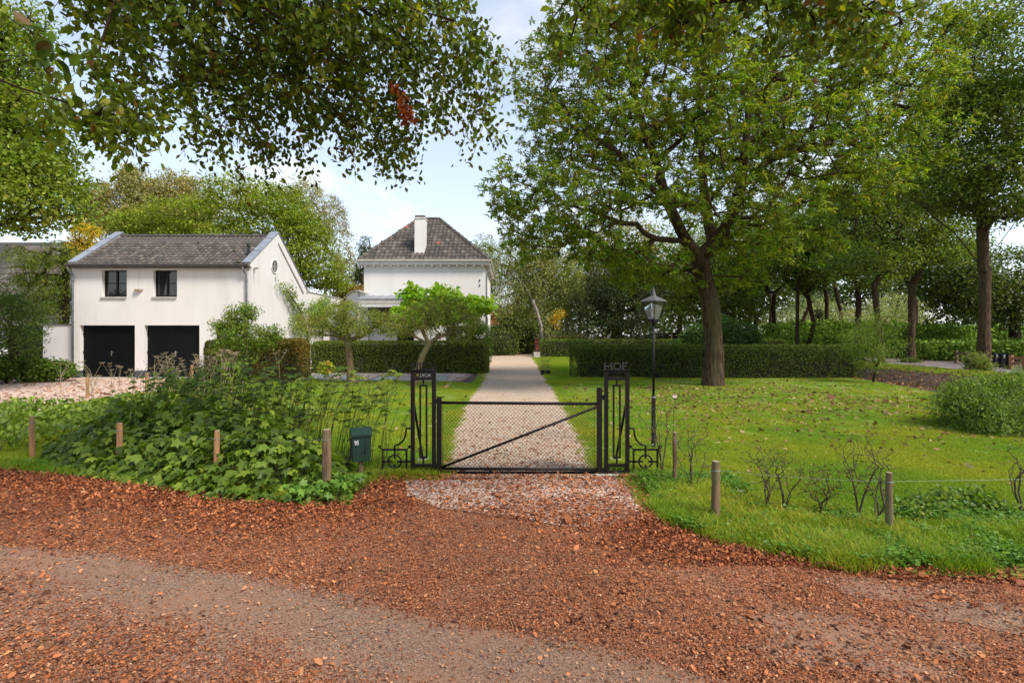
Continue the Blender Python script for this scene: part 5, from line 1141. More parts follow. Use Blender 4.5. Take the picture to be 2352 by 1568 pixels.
# ---- avenue of maples along the far road: trunks with crowns merging overhead
MAP = [(.080,.130,.020), (.11,.17,.028), (.058,.098,.016), (.15,.19,.035)]
av = [(2258, 28.6, .40, 5.5, 'near trunk with forked limbs rising from ivy at the road verge', [(2250,300,28,130,120,3), (2300,130,27,110,120,3), (2210,180,29,70,110,2.6), (2330,420,26,100,80,3), (2180,420,28,90,60,2.8), (2130,330,30,60,80,2.4), (2310,470,27,70,30,2.4), (2240,40,28,60,50,2.2), (2350,260,26,80,100,2.6)], 1300),
      (2092, 37.0, .34, 5.6, 'straight trunk second from the right beside the road', [(2090,500,37,90,60,3), (2150,420,37,80,80,3), (2060,420,36,80,70,3), (2100,580,36,80,34,2.6), (2180,560,36,70,44,2.6)], 620),
      (2024, 36.0, .30, 5.4, 'ivy ringed trunk rising from the feathery shrub', [(2000,520,36,80,60,3), (1960,600,35,70,34,2.4), (2040,600,36,60,30,2.4), (1980,440,37,80,60,3)], 460),
      (1967, 46.0, .34, 6.0, 'stout red brown trunk left of the feathery shrub', [(1960,580,46,70,54,3), (1920,520,46,70,60,3), (1990,640,45,50,26,2.4)], 380),
      (1896, 54.0, .30, 5.4, 'trunk wound with reddish creeper left of the stout trunk', [(1890,600,54,70,54,3), (1850,560,54,70,60,3)], 330),
      (1850, 50.0, .30, 5.0, 'forked leaning trunk above the dark hedge', [(1850,640,50,50,30,2.4), (1830,560,50,70,54,3)], 300),
      (1829, 48.0, .24, 6.5, 'slim upright trunk beside the forked one', [(1800,580,48,70,60,3), (1840,500,48,70,60,3)], 320),
      (1776, 56.0, .32, 6.5, 'dark straight trunk right of the parked car', [(1760,600,56,70,70,3.4), (1740,520,56,80,70,3.4)], 360),
      (1768, 66.0, .30, 6.5, 'pale far trunk just behind the dark straight one', [(1700,560,66,90,70,4)], 240),
      (1734, 60.0, .30, 6.0, 'forked reddish trunk above the rhododendron', [(1690,640,60,70,50,3.4), (1650,570,60,90,70,3.4)], 380)]
for i, (px, Y, r, th, lab, lob, tp) in enumerate(av):
    b = np.array(gp(px, Y)); lean = {1850: .8, 2024: -.5}.get(px, .1)
    limbs_ = []
    if px == 2258: limbs_ = [[b + [0, 0, th], b + [-1.6, 0, th + 2.0], b + [-2.8, 0, th + 2.9]], [b + [0, 0, th], b + [1.6, 0, th + 2.4], b + [2.6, 0, th + 4]], [b + [0, 0, th], b + [-.1, 0, th + 4]]]
    if px in (1850, 1734): limbs_ = [[b + [lean, 0, th*.6], b + [lean - .5, 0, th], b + [lean-.7, 0, th+1.5]], [b + [lean, 0, th*.6], b + [lean + 1.0, 0, th + .3], b + [lean+1.4, 0, th+1.2]]]; th = th * .6
    tree('avenue_tree', 'avenue tree: ' + lab, 'tree', b, [b + [lean*.5, 0, th*.5], b + [lean, 0, th]], lob, tp, 30, .24 if Y > 45 else .20, FAR, MAP, [4, 3, 3, 1], r * .66, 100 + i, bark=M_bark if Y < 40 else M_bark_dark, clump_r=.5, step=1.4, limbs=limbs_, rmin=.022, group='trees of the avenue along the far road', flat=.45)
b = np.array(gp(1815, 52)); tree('avenue_tree', 'thin trunk slanting left among the avenue trees', 'tree', b, [b + [.9, 0, 2.6], b + [2.0, 0, 5.2]], [(1860,600,52,40,30,2)], 80, 26, .22, FAR, MAP, [4, 3, 3, 1], .16, 131, clump_r=.5, step=1.4, rmin=.02, group='trees of the avenue along the far road')
b = np.array(gp(1881, 53)); tree('ivy_stump', 'dead broken trunk wrapped in ivy left of the creeper trunk', 'tree stump', b, [b + [0, 0, 1.5], b + [.1, 0, 3.4]], [(1882,735,53,5,26,.4), (1876,715,53,6,8,.4), (1885,770,53,6,14,.4)], 50, 20, .14, FAR, [(.035,.05,.018), (.05,.065,.02)], [1, 1], .18, 132, clump_r=.15, step=1)
# woodland depth right and centre
wood = [(1560, 74, 'tall dark maple behind the lamp post', [(1560,600,74,100,110,5), (1520,700,72,70,60,4), (1600,690,72,70,60,4)], MAP, 420),
        (1640, 58, 'dark tree directly behind the chestnut trunk', [(1640,690,58,60,60,3), (1600,640,58,70,60,3), (1690,700,57,60,50,3)], MAP, 420),
        (1720, 80, 'far dark tree over the rhododendron', [(1700,600,80,90,90,5), (1800,600,80,90,90,5)], MAP, 380),
        (2330, 44, 'dark beech with low sweeping branches at the right edge', [(2300,640,44,90,70,3.5), (2230,680,43,70,50,3), (2190,640,43,70,60,3), (2340,720,43,60,40,3), (2160,600,44,60,50,3)], [(.035,.06,.014), (.05,.08,.018), (.075,.115,.024)], 620),
        (2100, 72, 'light green tree far behind the road', [(2080,560,72,90,70,4), (2160,560,74,90,70,4), (2020,540,74,80,70,4)], [(.07,.11,.03), (.10,.14,.04)], 360),
        (1930, 96, 'far woodland tree seen between the avenue trunks', [(1900,480,96,120,90,6), (1980,440,96,110,90,6)], MAP, 320),
        (1300, 90, 'distant rounded tree behind the weeping birches', [(1280,650,90,90,80,5), (1180,680,92,80,70,5), (1380,650,88,80,80,5)], [(.08,.11,.035), (.06,.085,.03)], 380)]
for i, (px, Y, lab, lob, cols, tp) in enumerate(wood):
    bg('woodland_tree', lab, gp(px, Y), lob, tp, 28, .34 if Y > 60 else .26, cols, [3] * len(cols) if len(cols) < 4 else [4, 3, 3, 1], 140 + i, cr=.8 if Y > 60 else .6, r=.34, trunk_h=6, rmin=.03)
# willows beyond the far road, distant mist put into their pale leaf colours
bg('mist_pale_willow', 'mist-paled willow thicket far beyond the avenue trunks', gp(1850, 100), [(1800,740,100,40,34,4), (1860,720,102,50,44,4), (1920,735,100,46,40,4), (1780,765,98,50,18,4)], 420, 30, .30, [(.26,.31,.22), (.20,.25,.17), (.14,.18,.12)], [1, 1, 1], 161, cr=.9, r=.15, trunk_h=2)
bg('mist_pale_willow', 'mist-paled pinkish brown willow scrub far beyond, right of the creeper trunk', gp(1960, 92), [(1950,750,92,50,30,4), (2000,735,94,40,40,4), (2060,720,96,50,44,4)], 380, 30, .30, [(.26,.27,.18), (.20,.24,.16), (.12,.16,.10)], [1, 1, 1], 162, cr=.9, r=.15, trunk_h=2)

# distant woods closing the horizon
def belt(name, Y, x0, x1, hmean, n, size, cols, w, seed, zlo=0, wav=.35, thick=8):
    rs = np.random.RandomState(seed); x = rs.uniform(x0, x1, n); top = hmean * (1 - wav/2 + wav * fbm(x, x*0, .09, seed, 4) * 1.3) ; z = zlo + (top - zlo) * rs.rand(n) ** .8
    y = Y + rs.uniform(-1, 1, n) * thick * .5 + 2.0 * np.sin(x * .3)
    P = np.stack([x, y, z], 1); Nr = unit(rs.normal(0, .7, (n, 3)) + [0, -.4, .6]); col = pal(cols, w, n, rs, .15) * (1 + .5 * (fbm(x, z*1.5, .35, seed + 1) - .5))[:, None]
    me = leaves_mesh(name, FAR, P, rdir(n, rs), Nr, size * rs.uniform(.6, 1.3, n), col); TRI[0] += len(me.polygons)
    o = link(name, me, None, M_leaf_dull); tag(o, kind='stuff'); return o
o = belt('distant_woods', 135, -190, 10, 8.5, 30000, 1.1, [(.10,.12,.045), (.075,.095,.035), (.13,.14,.06)], [1, 1, 1], 171, wav=.5); tag(o, 'distant mixed treeline behind the garage and white house', 'woods')
o = belt('distant_woods', 140, 5, 190, 17, 42000, 1.1, [(.035,.06,.02), (.05,.08,.026), (.025,.045,.016)], [1, 1, 1], 172, wav=.4); tag(o, 'dark distant woods behind the avenue on the right', 'woods')
o = belt('undergrowth', 52, 27, 62, 2.6, 30000, .35, [(.11,.20,.025), (.07,.14,.02), (.15,.24,.035), (.04,.07,.015)], [3, 3, 2, 1], 173, wav=.6, thick=9); tag(o, 'bright green undergrowth bank beyond the far road', 'undergrowth')
o = belt('undergrowth', 66, 22, 48, 1.7, 18000, .35, [(.13,.19,.05), (.10,.16,.03)], [1, 1], 174, wav=.5, thick=10); tag(o, 'pale green undergrowth strip behind the avenue trunks', 'undergrowth')
o = belt('undergrowth', 42, 31.5, 50, 1.5, 14000, .28, [(.09,.17,.022), (.05,.09,.016)], [1, 1], 175, wav=.6, thick=5); tag(o, 'low leafy growth along the far road\'s edge behind the wooden fence', 'undergrowth')

# ================================================================== OVERHANGING BEECH
LEAFY = oval(.62, .15, .10)
# the beech stands behind and left of the camera; its boughs reach forward over the road
be_base = np.array([-6.0, -3.5, 0.0])
be_lobes = [(330,60,5.6,80,60,.8), (420,150,5.8,110,90,.9), (300,180,5.2,46,80,.5), (360,260,5.6,90,40,.6), (560,120,6.0,130,120,1.0), (520,280,6.0,70,50,.7), (500,345,6.2,30,32,.4), (690,160,6.2,120,110,1.0), (640,310,6.4,40,30,.5), (745,300,6.3,22,26,.3),
            (820,130,6.2,130,120,1.0), (850,300,6.6,80,40,.6), (900,340,6.8,44,26,.4), (940,60,6.0,130,80,.9), (960,200,6.4,80,90,.7), (1060,60,5.8,60,60,.6), (1080,150,6.4,70,30,.5), (1080,240,6.6,50,30,.5), (1150,150,6.8,40,22,.4), (1110,285,7,22,14,.3), (700,20,6,260,60,1.4), (450,0,6,200,50,1.2),
            (640,-40,6,420,30,.8), (110,224,3.6,40,10,.12,2), (170,234,3.7,34,10,.12,3), (260,264,3.9,44,16,.2,3.5), (310,290,4.0,26,12,.15,3), (45,205,3.5,20,8,.12,2), (65,70,3.0,26,18,.1,2), (120,80,3.1,26,12,.08,1.5), (15,15,3,18,20,.1,1), (215,0,4.5,24,8,.2,1),
            (640,-80,6,420,60,1.6), (200,-90,4.5,200,60,1.4)]
be_r = [(1280,20,4.4,44,30,.4), (1400,30,4.6,80,26,.5), (1390,110,4.8,26,50,.3), (1520,20,4.4,90,26,.5), (1600,30,4.6,60,28,.5), (1760,25,4.8,90,30,.5), (1930,30,5,90,40,.6), (2050,20,5.2,70,26,.5), (1990,80,5.2,34,34,.4), (1500,100,4.4,22,30,.3), (1245,10,4.6,16,26,.2), (1330,60,4.6,40,30,.4), (1650,-20,4.6,380,24,.4)]
M_leaf_thin = leafmat('leaf_backlit', .55, .5, .3, tint=(1.3, 1.3, .5))
def overhang(name, label, base, path, lobes, limbs, tips, per, size, cols, w, seed, r, cr=.15, group=None, strand=.32):
    return tree(name, label, 'tree', base, path, lobes, tips, per, size, LEAFY, cols, w, r, seed, bark=M_bark_dark, limbs=limbs, clump_r=cr, droop=.9, flat=.8, step=.35, zmin=.5, rmin=.0035, up=.5, shell=.35, expo=.66, straight=.05, jit=.16, strand=strand, leaf=M_leaf_thin)
BC = ([(.060,.098,.010), (.085,.125,.013), (.042,.068,.009), (.13,.155,.02), (.08,.05,.018)], [4, 3, 3, 1.2, .5])
overhang('beech_tree', 'large beech whose leafy boughs hang over the road at upper left', be_base, [(-5.8,-3,3), (-5.2,-2,5.5), (-4.5,-.5,6.8)], be_lobes,
         [[(-4.5,-.5,6.8), (-3.8,2.0,7.0), A(560,-60,5.6), A(640,60,6.0), A(690,150,6.2), A(760,250,6.4)], [(-3.8,2.0,7.0), A(760,-60,5.6), A(830,20,6.0), A(930,90,6.2), A(1040,190,6.5), A(1120,280,7.0)], [A(830,20,6), A(960,40,6.2), A(1080,110,6.5), A(1160,150,6.8)],
          [(-4.5,-.5,6.8), A(300,-120,4.9), A(400,20,5.5), A(460,150,5.8), A(520,270,6.0)], [(-4.5,-.5,6.8), (-4.4,2.0,4.4), A(-60,160,3.4), A(40,200,3.5), A(130,228,3.65), A(220,262,3.8), A(300,292,4.0)], [(-4.5,-.5,6.8), A(-180,-80,3.2), A(-10,20,3.0), A(70,75,3.0), A(150,110,3.15)]],
         860, 25, .078, *BC, 201, .13, cr=.06, strand=.42)
overhang('beech_tree', 'second beech with a fringe of leaves hanging into the top right of the view', (5.5,-4,0), [(5.2,-3,3), (4.5,-1.5,5.5)], be_r,
         [[(4.5,-1.5,5.5), (3.5,1.5,6.0), A(1900,-80,4.6), A(1700,-20,4.6), A(1500,-10,4.5), A(1300,-10,4.5)], [A(1900,-80,4.6), A(1980,20,5.1), A(2060,30,5.2)], [A(1500,-10,4.5), A(1400,60,4.7), A(1390,130,4.8)]],
         115, 18, .082, [(.060,.095,.012), (.085,.12,.016), (.045,.07,.010), (.14,.15,.02), (.09,.05,.02)], [4, 3, 3, 1.4, .5], 202, .13, cr=.06)
# the dead orange spray
rs = np.random.RandomState(5); c_, r_ = lobes_m([(905,195,5.9,8,16,.1), (920,225,5.9,12,20,.12), (930,250,5.9,16,18,.14), (938,268,5.9,16,14,.12)])
T, d, k = sample_lobes(c_, r_, 130, rs, .2); D = unit(rs.normal(0, .6, (130, 3)) + [0, 0, -1]); bt = bpy.data.objects['beech_tree']
me = leaves_mesh('dead_leaf_spray', LEAFY, T, D, rdir(130, rs), .075 * rs.uniform(.6, 1.2, 130), pal([(.22,.05,.012), (.15,.035,.01), (.28,.09,.02)], [2, 2, 1], 130, rs, .15))
o = link('dead_leaf_spray', me, bt, M_leaf); o['label'] = 'spray of dead orange leaves hanging in the beech'
MB().tube([A(890,150,5.95), A(905,195,5.92), A(925,235,5.9), A(940,275,5.9)], .004, 5).build('dead_twig', M_bark_dark, bt)

# ================================================================== PERENNIAL MOUNDS ALONG THE LEFT FENCE
PALM = palmate()
M_stem = surf('plant_stem', (.05,.05,.018), (.035,.03,.014), 10, .8)
M_drystem = surf('dry_stem', (.36,.29,.17), (.24,.18,.10), 10, .85)
def mound(name, label, P0, n, size, hfun, cols, w, seed, tpl, stems=60, cat='plant'):
    """leaf mass over a footprint; every leaf on its stalk, taller flower stems above"""
    rs = np.random.RandomState(seed); x = []; 
    xmin, ymin = P0.min(0); xmax, ymax = P0.max(0); pts = []
    while len(pts) < n:
        q = rs.uniform([xmin, ymin], [xmax, ymax], (n, 2)); m = inpoly(q[:,0], q[:,1], P0); pts += list(q[m])
    q = np.array(pts[:n]); h = hfun(q[:,0], q[:,1]); t = np.where(rs.rand(n) < .62, rs.uniform(.70, 1.12, n), rs.rand(n)); z = np.maximum(.04, h * t)
    root = empty(name, (float(q[:,0].mean()), float(q[:,1].mean()), 0), label, cat)
    P = np.stack([q[:,0], q[:,1], z], 1)
    gxn = (hfun(q[:,0]+.05, q[:,1]) - h) / .05; gyn = (hfun(q[:,0], q[:,1]+.05) - h) / .05
    out = np.stack([-gxn, -gyn, np.ones(n)], 1); out = unit(out * [.35, .35, 1])
    D = unit(out * [1, 1, 0] * .9 + rs.normal(0, .6, (n, 3)) * [1, 1, .3] + [0, 0, -.45]); Nr = unit(out + rs.normal(0, .5, (n, 3)) + [0, -.1, .4])
    col = pal(cols, w, n, rs, .14); col = col * (1 + .4*(fbm(q[:,0], q[:,1], 1.6, seed) - .5))[:, None]
    me = leaves_mesh('foliage', tpl, P, D, Nr, size * rs.uniform(.40, 1.35, n), col); TRI[0] += len(me.polygons)
    link('foliage', me, root, M_leaf)
    st = MB()
    for i in range(stems):
        j = rs.randint(n); b = np.array([q[j,0], q[j,1], 0]); top = b + [rs.normal(.12, .10), rs.normal(0, .10), h[j] * rs.uniform(.85, 1.0)]
        st.tube([b, (b+top)/2 + rs.normal(0, .02, 3), top], [.005, .004, .003], 4)
    o_ = st.build('stem', M_stem, root); o_['kind'] = 'stuff'; return root
def poly_dist(x, y, poly, closed=True):
    d = np.full(len(x), 1e9)
    for i in range(len(poly) if closed else len(poly) - 1):
        a = np.array(poly[i]); b = np.array(poly[(i+1) % len(poly)]); ab = b - a; t = np.clip(((x-a[0])*ab[0] + (y-a[1])*ab[1]) / (ab @ ab), 0, 1)
        d = np.minimum(d, np.hypot(x - a[0] - t*ab[0], y - a[1] - t*ab[1]))
    return d
fp = np.array([G(805,1160)[:2], G(640,1158)[:2], G(480,1150)[:2], G(340,1122)[:2], G(210,1105)[:2], G(90,1075)[:2], (-7.8, 8.7), (-7.3, 9.8), (-5.6, 9.6), (-4.0, 8.9), (-3.0, 8.0), (-2.3, 7.4), G(815,1110)[:2]])
def hm(x, y):
    d = poly_dist(np.atleast_1d(x), np.atleast_1d(y), fp); hh = .92 - .05 * (np.atleast_1d(x) + 4)
    base = np.interp(np.atleast_1d(x), [-8, -6.5, -5, -3.5, -2.2, -1.8], [.50, .66, .78, .76, .86, .66])
    return base * np.clip(d / .95, .05, 1) ** .75 * (.50 + 1.0 * fbm(x, y, 2.6, 4))
mound('anemone_clump', 'large dense clump of dark lobed leaves along the left fence posts', fp, 6200, .112, hm, [(.065,.115,.016), (.09,.15,.022), (.045,.08,.013), (.14,.20,.03)], [4, 3, 3, 1.5], 301, PALM, 500)
mound('anemone_clump', 'fresher green leafy clump spilling over the leaves by the thick post', np.array([G(640,1168)[:2], G(800,1160)[:2], (-1.75, 6.4), (-2.4, 6.5)]), 420, .075, lambda x, y: .16 + .15*fbm(x, y, 3, 2), [(.07,.15,.03), (.10,.19,.04)], [1, 1], 302, PALM, 20)
mound('nettle_patch', 'lighter green weeds at the far left beyond the first fence post', np.array([(-11, 8.6), (-8.2, 8.1), (-7.6, 8.6), (-7.4, 10.2), (-8.5, 12.2), (-11.5, 12.5), (-14, 12)]), 5200, .085, lambda x, y: .42 * (.5 + fbm(x, y, 1.6, 6)), [(.09,.15,.025), (.13,.19,.03), (.06,.10,.02)], [2, 2, 1], 303, HEART, 160)
mound('perennial_patch', 'mixed yellow green perennials filling the bed behind the dark clump', np.array([(-7.2, 9.6), (-4.2, 8.8), (-3.6, 9.6), (-4.6, 12.5), (-6.6, 14.5), (-8.6, 15.5), (-9.6, 14.5), (-8.6, 12.2)]), 5600, .10, lambda x, y: .5 * (.45 + fbm(x, y, 1.2, 8)), [(.11,.17,.025), (.15,.21,.03), (.07,.11,.02), (.18,.17,.05)], [3, 2, 2, .6], 304, PALM, 200)
# tall wiry stems with seed heads and upper leaf collars
rs = np.random.RandomState(77)
tw = empty('tall_anemone_stems', (-4.2, 8.2, 0), 'tall thin dark stems with leaf collars standing above the clump', 'plant')
st = MB(); LP, LD, LN = [], [], []
for i in range(230):
    t = rs.rand(); b = np.array([np.interp(t, [0, 1], [-6.8, -1.95]) + rs.normal(0, .2), np.interp(t, [0, 1], [9.4, 7.3]) + rs.normal(0, .35), .3])
    H_ = rs.uniform(.95, 1.5) * np.interp(t, [0, .5, 1], [.85, 1.0, .92]); lean = np.array([rs.normal(.22, .16), rs.normal(0, .12), 0]); top = b * [1, 1, 0] + lean * H_ + [0, 0, H_]
    mid = (b + top) / 2 - lean * .1; st.tube([b * [1, 1, 0], mid, top], [.0042, .0034, .0022], 4)
    for q in range(rs.randint(2, 5)):
        e = top + [rs.normal(0, .12), rs.normal(0, .1), rs.uniform(.06, .26)]; st.tube([top, e], [.0022, .0013], 3, cap=False)
        st.sphere(tuple(e), rs.uniform(.005, .009), 5, 4)
    for q in range(rs.randint(3, 8)):
        a = rs.uniform(0, 6.28); LP.append(top if q % 2 else top * .8 + mid * .2); LD.append((math.cos(a), math.sin(a), -.35)); LN.append((.3*math.cos(a), .3*math.sin(a), 1))
    if rs.rand() < .7:
        for q in range(4): a = rs.uniform(0, 6.28); LP.append(mid); LD.append((math.cos(a), math.sin(a), -.35)); LN.append((.3*math.cos(a), .3*math.sin(a), 1))
st.build('stem', M_stem, tw); n = len(LP)
link('foliage', leaves_mesh('foliage', PALM, np.array(LP), np.array(LD), np.array(LN), rs.uniform(.05, .14, n), pal([(.08,.14,.018), (.11,.17,.022), (.15,.20,.03)], [2, 2, 1], n, rs, .1)), tw, M_leaf)
# dry hogweed umbels by the garage bed
def umbels(label, spots, seed):
    rs = np.random.RandomState(seed); root = empty('dry_hogweed', (float(spots[0][0]), float(spots[0][1]), 0), label, 'plant'); m = MB()
    for (x, y, h) in spots:
        b = Vector((x, y, 0)); top = b + Vector((rs.normal(0, .08), rs.normal(0, .08), h)); m.tube([b, (b+top)/2 + Vector((.02, 0, 0)), top], [.006, .005, .004], 5)
        for q in range(rs.randint(3, 6)):
            a = rs.uniform(0, 6.28); s = rs.uniform(.10, .24); e = top + Vector((math.cos(a)*s, math.sin(a)*s, s*rs.uniform(.7, 1.3))); o_ = top - Vector((0, 0, rs.uniform(0, .35)))
            m.tube([o_, e], [.0035, .0025], 4, cap=False)
            for u in range(9):
                a2 = u/9*6.28; m.tube([e, e + Vector((math.cos(a2)*.055, math.sin(a2)*.055, .045))], [.0026, .0018], 3, cap=False)
    o_ = m.build('stem', M_drystem, root); o_['kind'] = 'stuff'; return root
umbels('dry brown hogweed seed heads standing before the left garage door', [(-8.9 + rs.normal(0, .8), 13.0 + rs.normal(0, .5), rs.uniform(.75, 1.12)) for i in range(22)], 1)
umbels('taller dry hogweed umbels standing before the right garage door', [(-7.1 + rs.normal(0, .45), 12.6 + rs.normal(0, .5), rs.uniform(.95, 1.32)) for i in range(16)], 2)
bush('leafy_bed_plant', 'leafy green plants at the garage end of the lawn bed', 'plant', [(440,900,14.5,60,26,.7), (330,930,13.5,60,22,.7), (500,925,14.5,40,18,.6), (240,960,12.5,60,20,.7)], 6500, .09, HEART, [(.08,.14,.025), (.11,.18,.03), (.13,.13,.05)], [3, 2, 1], 305, cr=.10)
# young sapling with its white label
sp = G(520, 1000); sap = empty('sapling', tuple(map(float, sp)), 'thin young sapling with a white paper tag in the left bed', 'tree')
sp = np.array([sp[0], sp[1], 0.0]); m = MB().tube([sp, sp + [.01, 0, .6], sp + [-.02, 0, 1.3]], [.012, .009, .005], 6)
for q in ((.5, .2, .9), (.75, .22, 1.1), (.9, -.12, 1.25), (1.0, .15, 1.35)): m.tube([sp + [0, 0, q[0]], sp + [q[1], 0, q[2]]], [.006, .003], 4)
m.build('stem', M_bark_apple, sap); rs = np.random.RandomState(3); n = 46
link('foliage', leaves_mesh('foliage', MED, sp + np.stack([rs.normal(.12, .16, n), rs.normal(0, .12, n), rs.uniform(1.0, 1.42, n)], 1), unit(rs.normal(0, .7, (n, 3)) + [0, 0, -.5]), rdir(n, rs), rs.uniform(.09, .16, n), pal([(.17,.24,.04), (.12,.18,.03)], [1, 1], n, rs)), sap, M_leaf)
MB().add([sp + [-.10, -.02, .50], sp + [-.03, -.02, .48], sp + [-.015, -.02, .60], sp + [-.08, -.02, .62]], [(0,1,2,3)]).build('tag', M_print, sap)

# ================================================================== FENCE POSTS AND WIRES
def post(px, pyt, pyb, wpx, label, mat=None, group='wooden fence posts', lean=0):
    b = G(px, pyb); Y = float(b[1]); h = EYE + (HY - pyt)/F*Y; r = wpx/F*Y/2; x = float(b[0])
    root = empty('fence_post', (x, Y, 0), label, 'fence post', group)
    rs = random.Random(int(px)); k = 12; rings = []
    m = MB(); m.tube([(x + lean*z*h + rs.uniform(-.002,.002), Y + rs.uniform(-.002,.002), -.05 + (h+.05)*z) for z in np.linspace(0, 1, 7)], [r*rs.uniform(.95, 1.05) for _ in range(6)] + [r*.9], k)
    m.build('shaft', mat or M_wood, root, smooth=False)
    MB().tube([(x + lean*h, Y, h + .001), (x + lean*h, Y, h + .005)], [r*.86, r*.80], k).build('cut_top', M_drystem, root)
    wr = MB(); wr.ring((x + lean*h*.86, Y, h*.86), r + .003, .003, 'z', 14, 4); wr.build('wire_loop', M_wire, root)
    return (x + lean*h*.86, Y, h*.86, r)
pL = [post(73, 956, 1052, 11, 'round wooden post at the far left before the weeds'), post(272, 972, 1085, 12, 'slim wooden post second from the left, deep in the leaves', lean=.02),
      post(494, 989, 1120, 12, 'orange brown wooden post in the middle of the dark clump', lean=.03), post(749, 986, 1146, 20, 'thick weathered round post with peeling bark beside the mailbox', M_wood_old)]
pB = [post(200, 866, 915, 7, 'short far post at the edge of the gravel yard'), post(336, 855, 900, 7, 'far post before the white pier between the garage doors'), post(440, 838, 893, 6, 'far post before the right garage door')]
pR = [post(1549, 993, 1116, 10, 'thin greenish wooden post beside the right gate wing', M_wood_old), post(1643, 1059, 1202, 19, 'stout brown round post in the right verge', M_wood_old), post(2041, 1085, 1232, 15, 'grey green wooden post among the bare roses', M_wood_old)]
def wire(label, pts, sag=.03, r=.0012):
    root = empty('fence_wire', tuple(pts[0][:2]) + (0,), label, 'wire'); m = MB()
    for a, b in zip(pts[:-1], pts[1:]):
        a = np.array(a[:3]); b = np.array(b[:3]); m.tube([a + (b-a)*t + [0, 0, -sag*math.sin(math.pi*t)] for t in np.linspace(0, 1, 9)], r, 4)
    m.build('strand', M_wire, root)
wire('pale wire strung between the right verge posts', [pR[0], pR[1], pR[2], (9.5, 5.15, .62)], .02, .0009)
wire('thin wire strung along the left fence posts', [pL[0], pL[1], pL[2], pL[3]], .02)
wire('wire strung between the far posts by the gravel yard', [pB[0], pB[1], pB[2]], .04, .004)

# ================================================================== BARE ROSE BUSHES AND VERGE PLANTS
def rose(px, py, hpx, wpx, label, seed, leaves=60, dense=1.0, bent=None):
    rs = np.random.RandomState(seed); b = G(px, py); Y = float(b[1]); k = Y / F; b = np.array([b[0], b[1], 0.0]); root = empty('rose_bush', tuple(b), label, 'rose bush', 'pruned rose bushes along the right verge')
    H_, W_r = hpx*k*1.22, wpx*k*.5; nt = int(95 * dense); a = rs.uniform(0, 6.28, nt); rr_ = rs.uniform(.2, 1, nt); tips = b + np.stack([np.cos(a)*rr_*W_r, np.sin(a)*rr_*W_r*.7, H_ * rs.uniform(.35, 1.0, nt)], 1)
    limbs = []
    for i in range(4): an = rs.uniform(-1, 1); limbs.append([b, b + [an*W_r*.35, rs.normal(0, .05), H_*.28], b + [an*W_r*.7, rs.normal(0, .08), H_*.55]])
    if bent: limbs.append([b] + [np.array(A(*p)) for p in bent])
    PA, par, R, tn = skeleton([[b, b + [0, 0, .05]]] + limbs, tips, .015, rs, step=.10, rmin=.0019, sag=.0, expo=.5, straight=.25)
    PA = PA + rs.normal(0, .004, PA.shape) * (PA[:, 2:3] > .1); V, Fc = tubes_np(PA, par, R, .008); link('stem', np_mesh('stem', V, Fc), root, M_bark_rose)
    n = leaves; c = tips[rs.randint(0, nt, n)] + rs.normal(0, .035, (n, 3)) + [0, 0, -.02]
    link('foliage', leaves_mesh('foliage', MED, c, rdir(n, rs), rdir(n, rs), rs.uniform(.02, .045, n), pal([(.09,.12,.025), (.14,.15,.04), (.16,.08,.03)], [3, 2, 1], n, rs)), root, M_leaf)
M_bark_rose = surf('rose_bark', (.085,.055,.035), (.04,.03,.018), 20, .85, c3=(.09,.10,.03), s3=9)
rose(1590, 1130, 130, 100, 'twiggy rose bush right of the thin greenish post', 1, 110, 1.5)
rose(1520, 1090, 150, 110, 'sparse rose leaning round the lamp post foot', 2, 90, 1.0)
rose(1760, 1172, 130, 130, 'rose bush with a long bare branch reaching left', 3, 60, 1.1, bent=[(1730,1150,5.85), (1700,1125,5.9), (1672,1100,5.95)])
rose(1800, 1172, 110, 90, 'low twiggy rose close behind the branching one', 4, 80, .9)
rose(1970, 1195, 165, 110, 'tallest dark stemmed rose left of the grey green post', 5, 60, 1.3)
rose(2010, 1205, 150, 130, 'rose with thick branch bent to the right behind the post', 6, 50, 1.1, bent=[(2050,1170,5.5), (2085,1145,5.6), (2115,1120,5.7)])
rose(1885, 1185, 95, 110, 'brown withered bush between the roses', 7, 330, 1.6)
rose(2345, 1180, 140, 60, 'small rose at the right frame edge', 8, 30, .6)
bush('meadow_plants', 'green plants with flat white flower heads right of the posts', 'plant', [(2190,1150,5.7,20,20,.2), (2150,1180,5.6,44,40,.25), (2230,1170,5.7,46,44,.25), (2120,1215,5.4,40,24,.25), (2260,1205,5.6,40,24,.25)], 3600, .05, HEART, [(.06,.12,.022), (.09,.16,.03), (.12,.18,.04)], [2, 2, 1], 311, cr=.06)
fl = MB(); rs = np.random.RandomState(9)
fw = empty('white_flowers', (4.8, 5.7, 0), 'small flat clusters of tiny white flowers above the meadow plants', 'flowers')
for (px, py) in ((2112,1143), (2140,1146), (2205,1138), (2215,1150), (2195,1152), (1700,1128), (2260,1130)):
    c0 = A(px, py, 5.7)
    st = MB().tube([c0 * [1, 1, 0], c0], [.003, .002], 4)
    st.build('stem', M_stem, fw); f = MB()
    for q in range(16): o_ = rs.normal(0, .022, 3) * [1, 1, .25]; f.add([c0 + o_ + [-.005,0,.006], c0 + o_ + [0,-.005,.006], c0 + o_ + [.005,0,.006], c0 + o_ + [0,.005,.006]], [(0,1,2,3)])
    f.build('flower_head', M_print, fw)
pk = empty('pink_rose_bloom', (2.7, 7.9, 0), 'single pale pink flower on a tall thin stem right of the lamp post', 'flower')
c0 = A(1548, 909, 7.6); MB().tube([G(1545,1070), A(1546,980,7.6), c0], [.005, .004, .003], 5).build('stem', M_stem, pk)
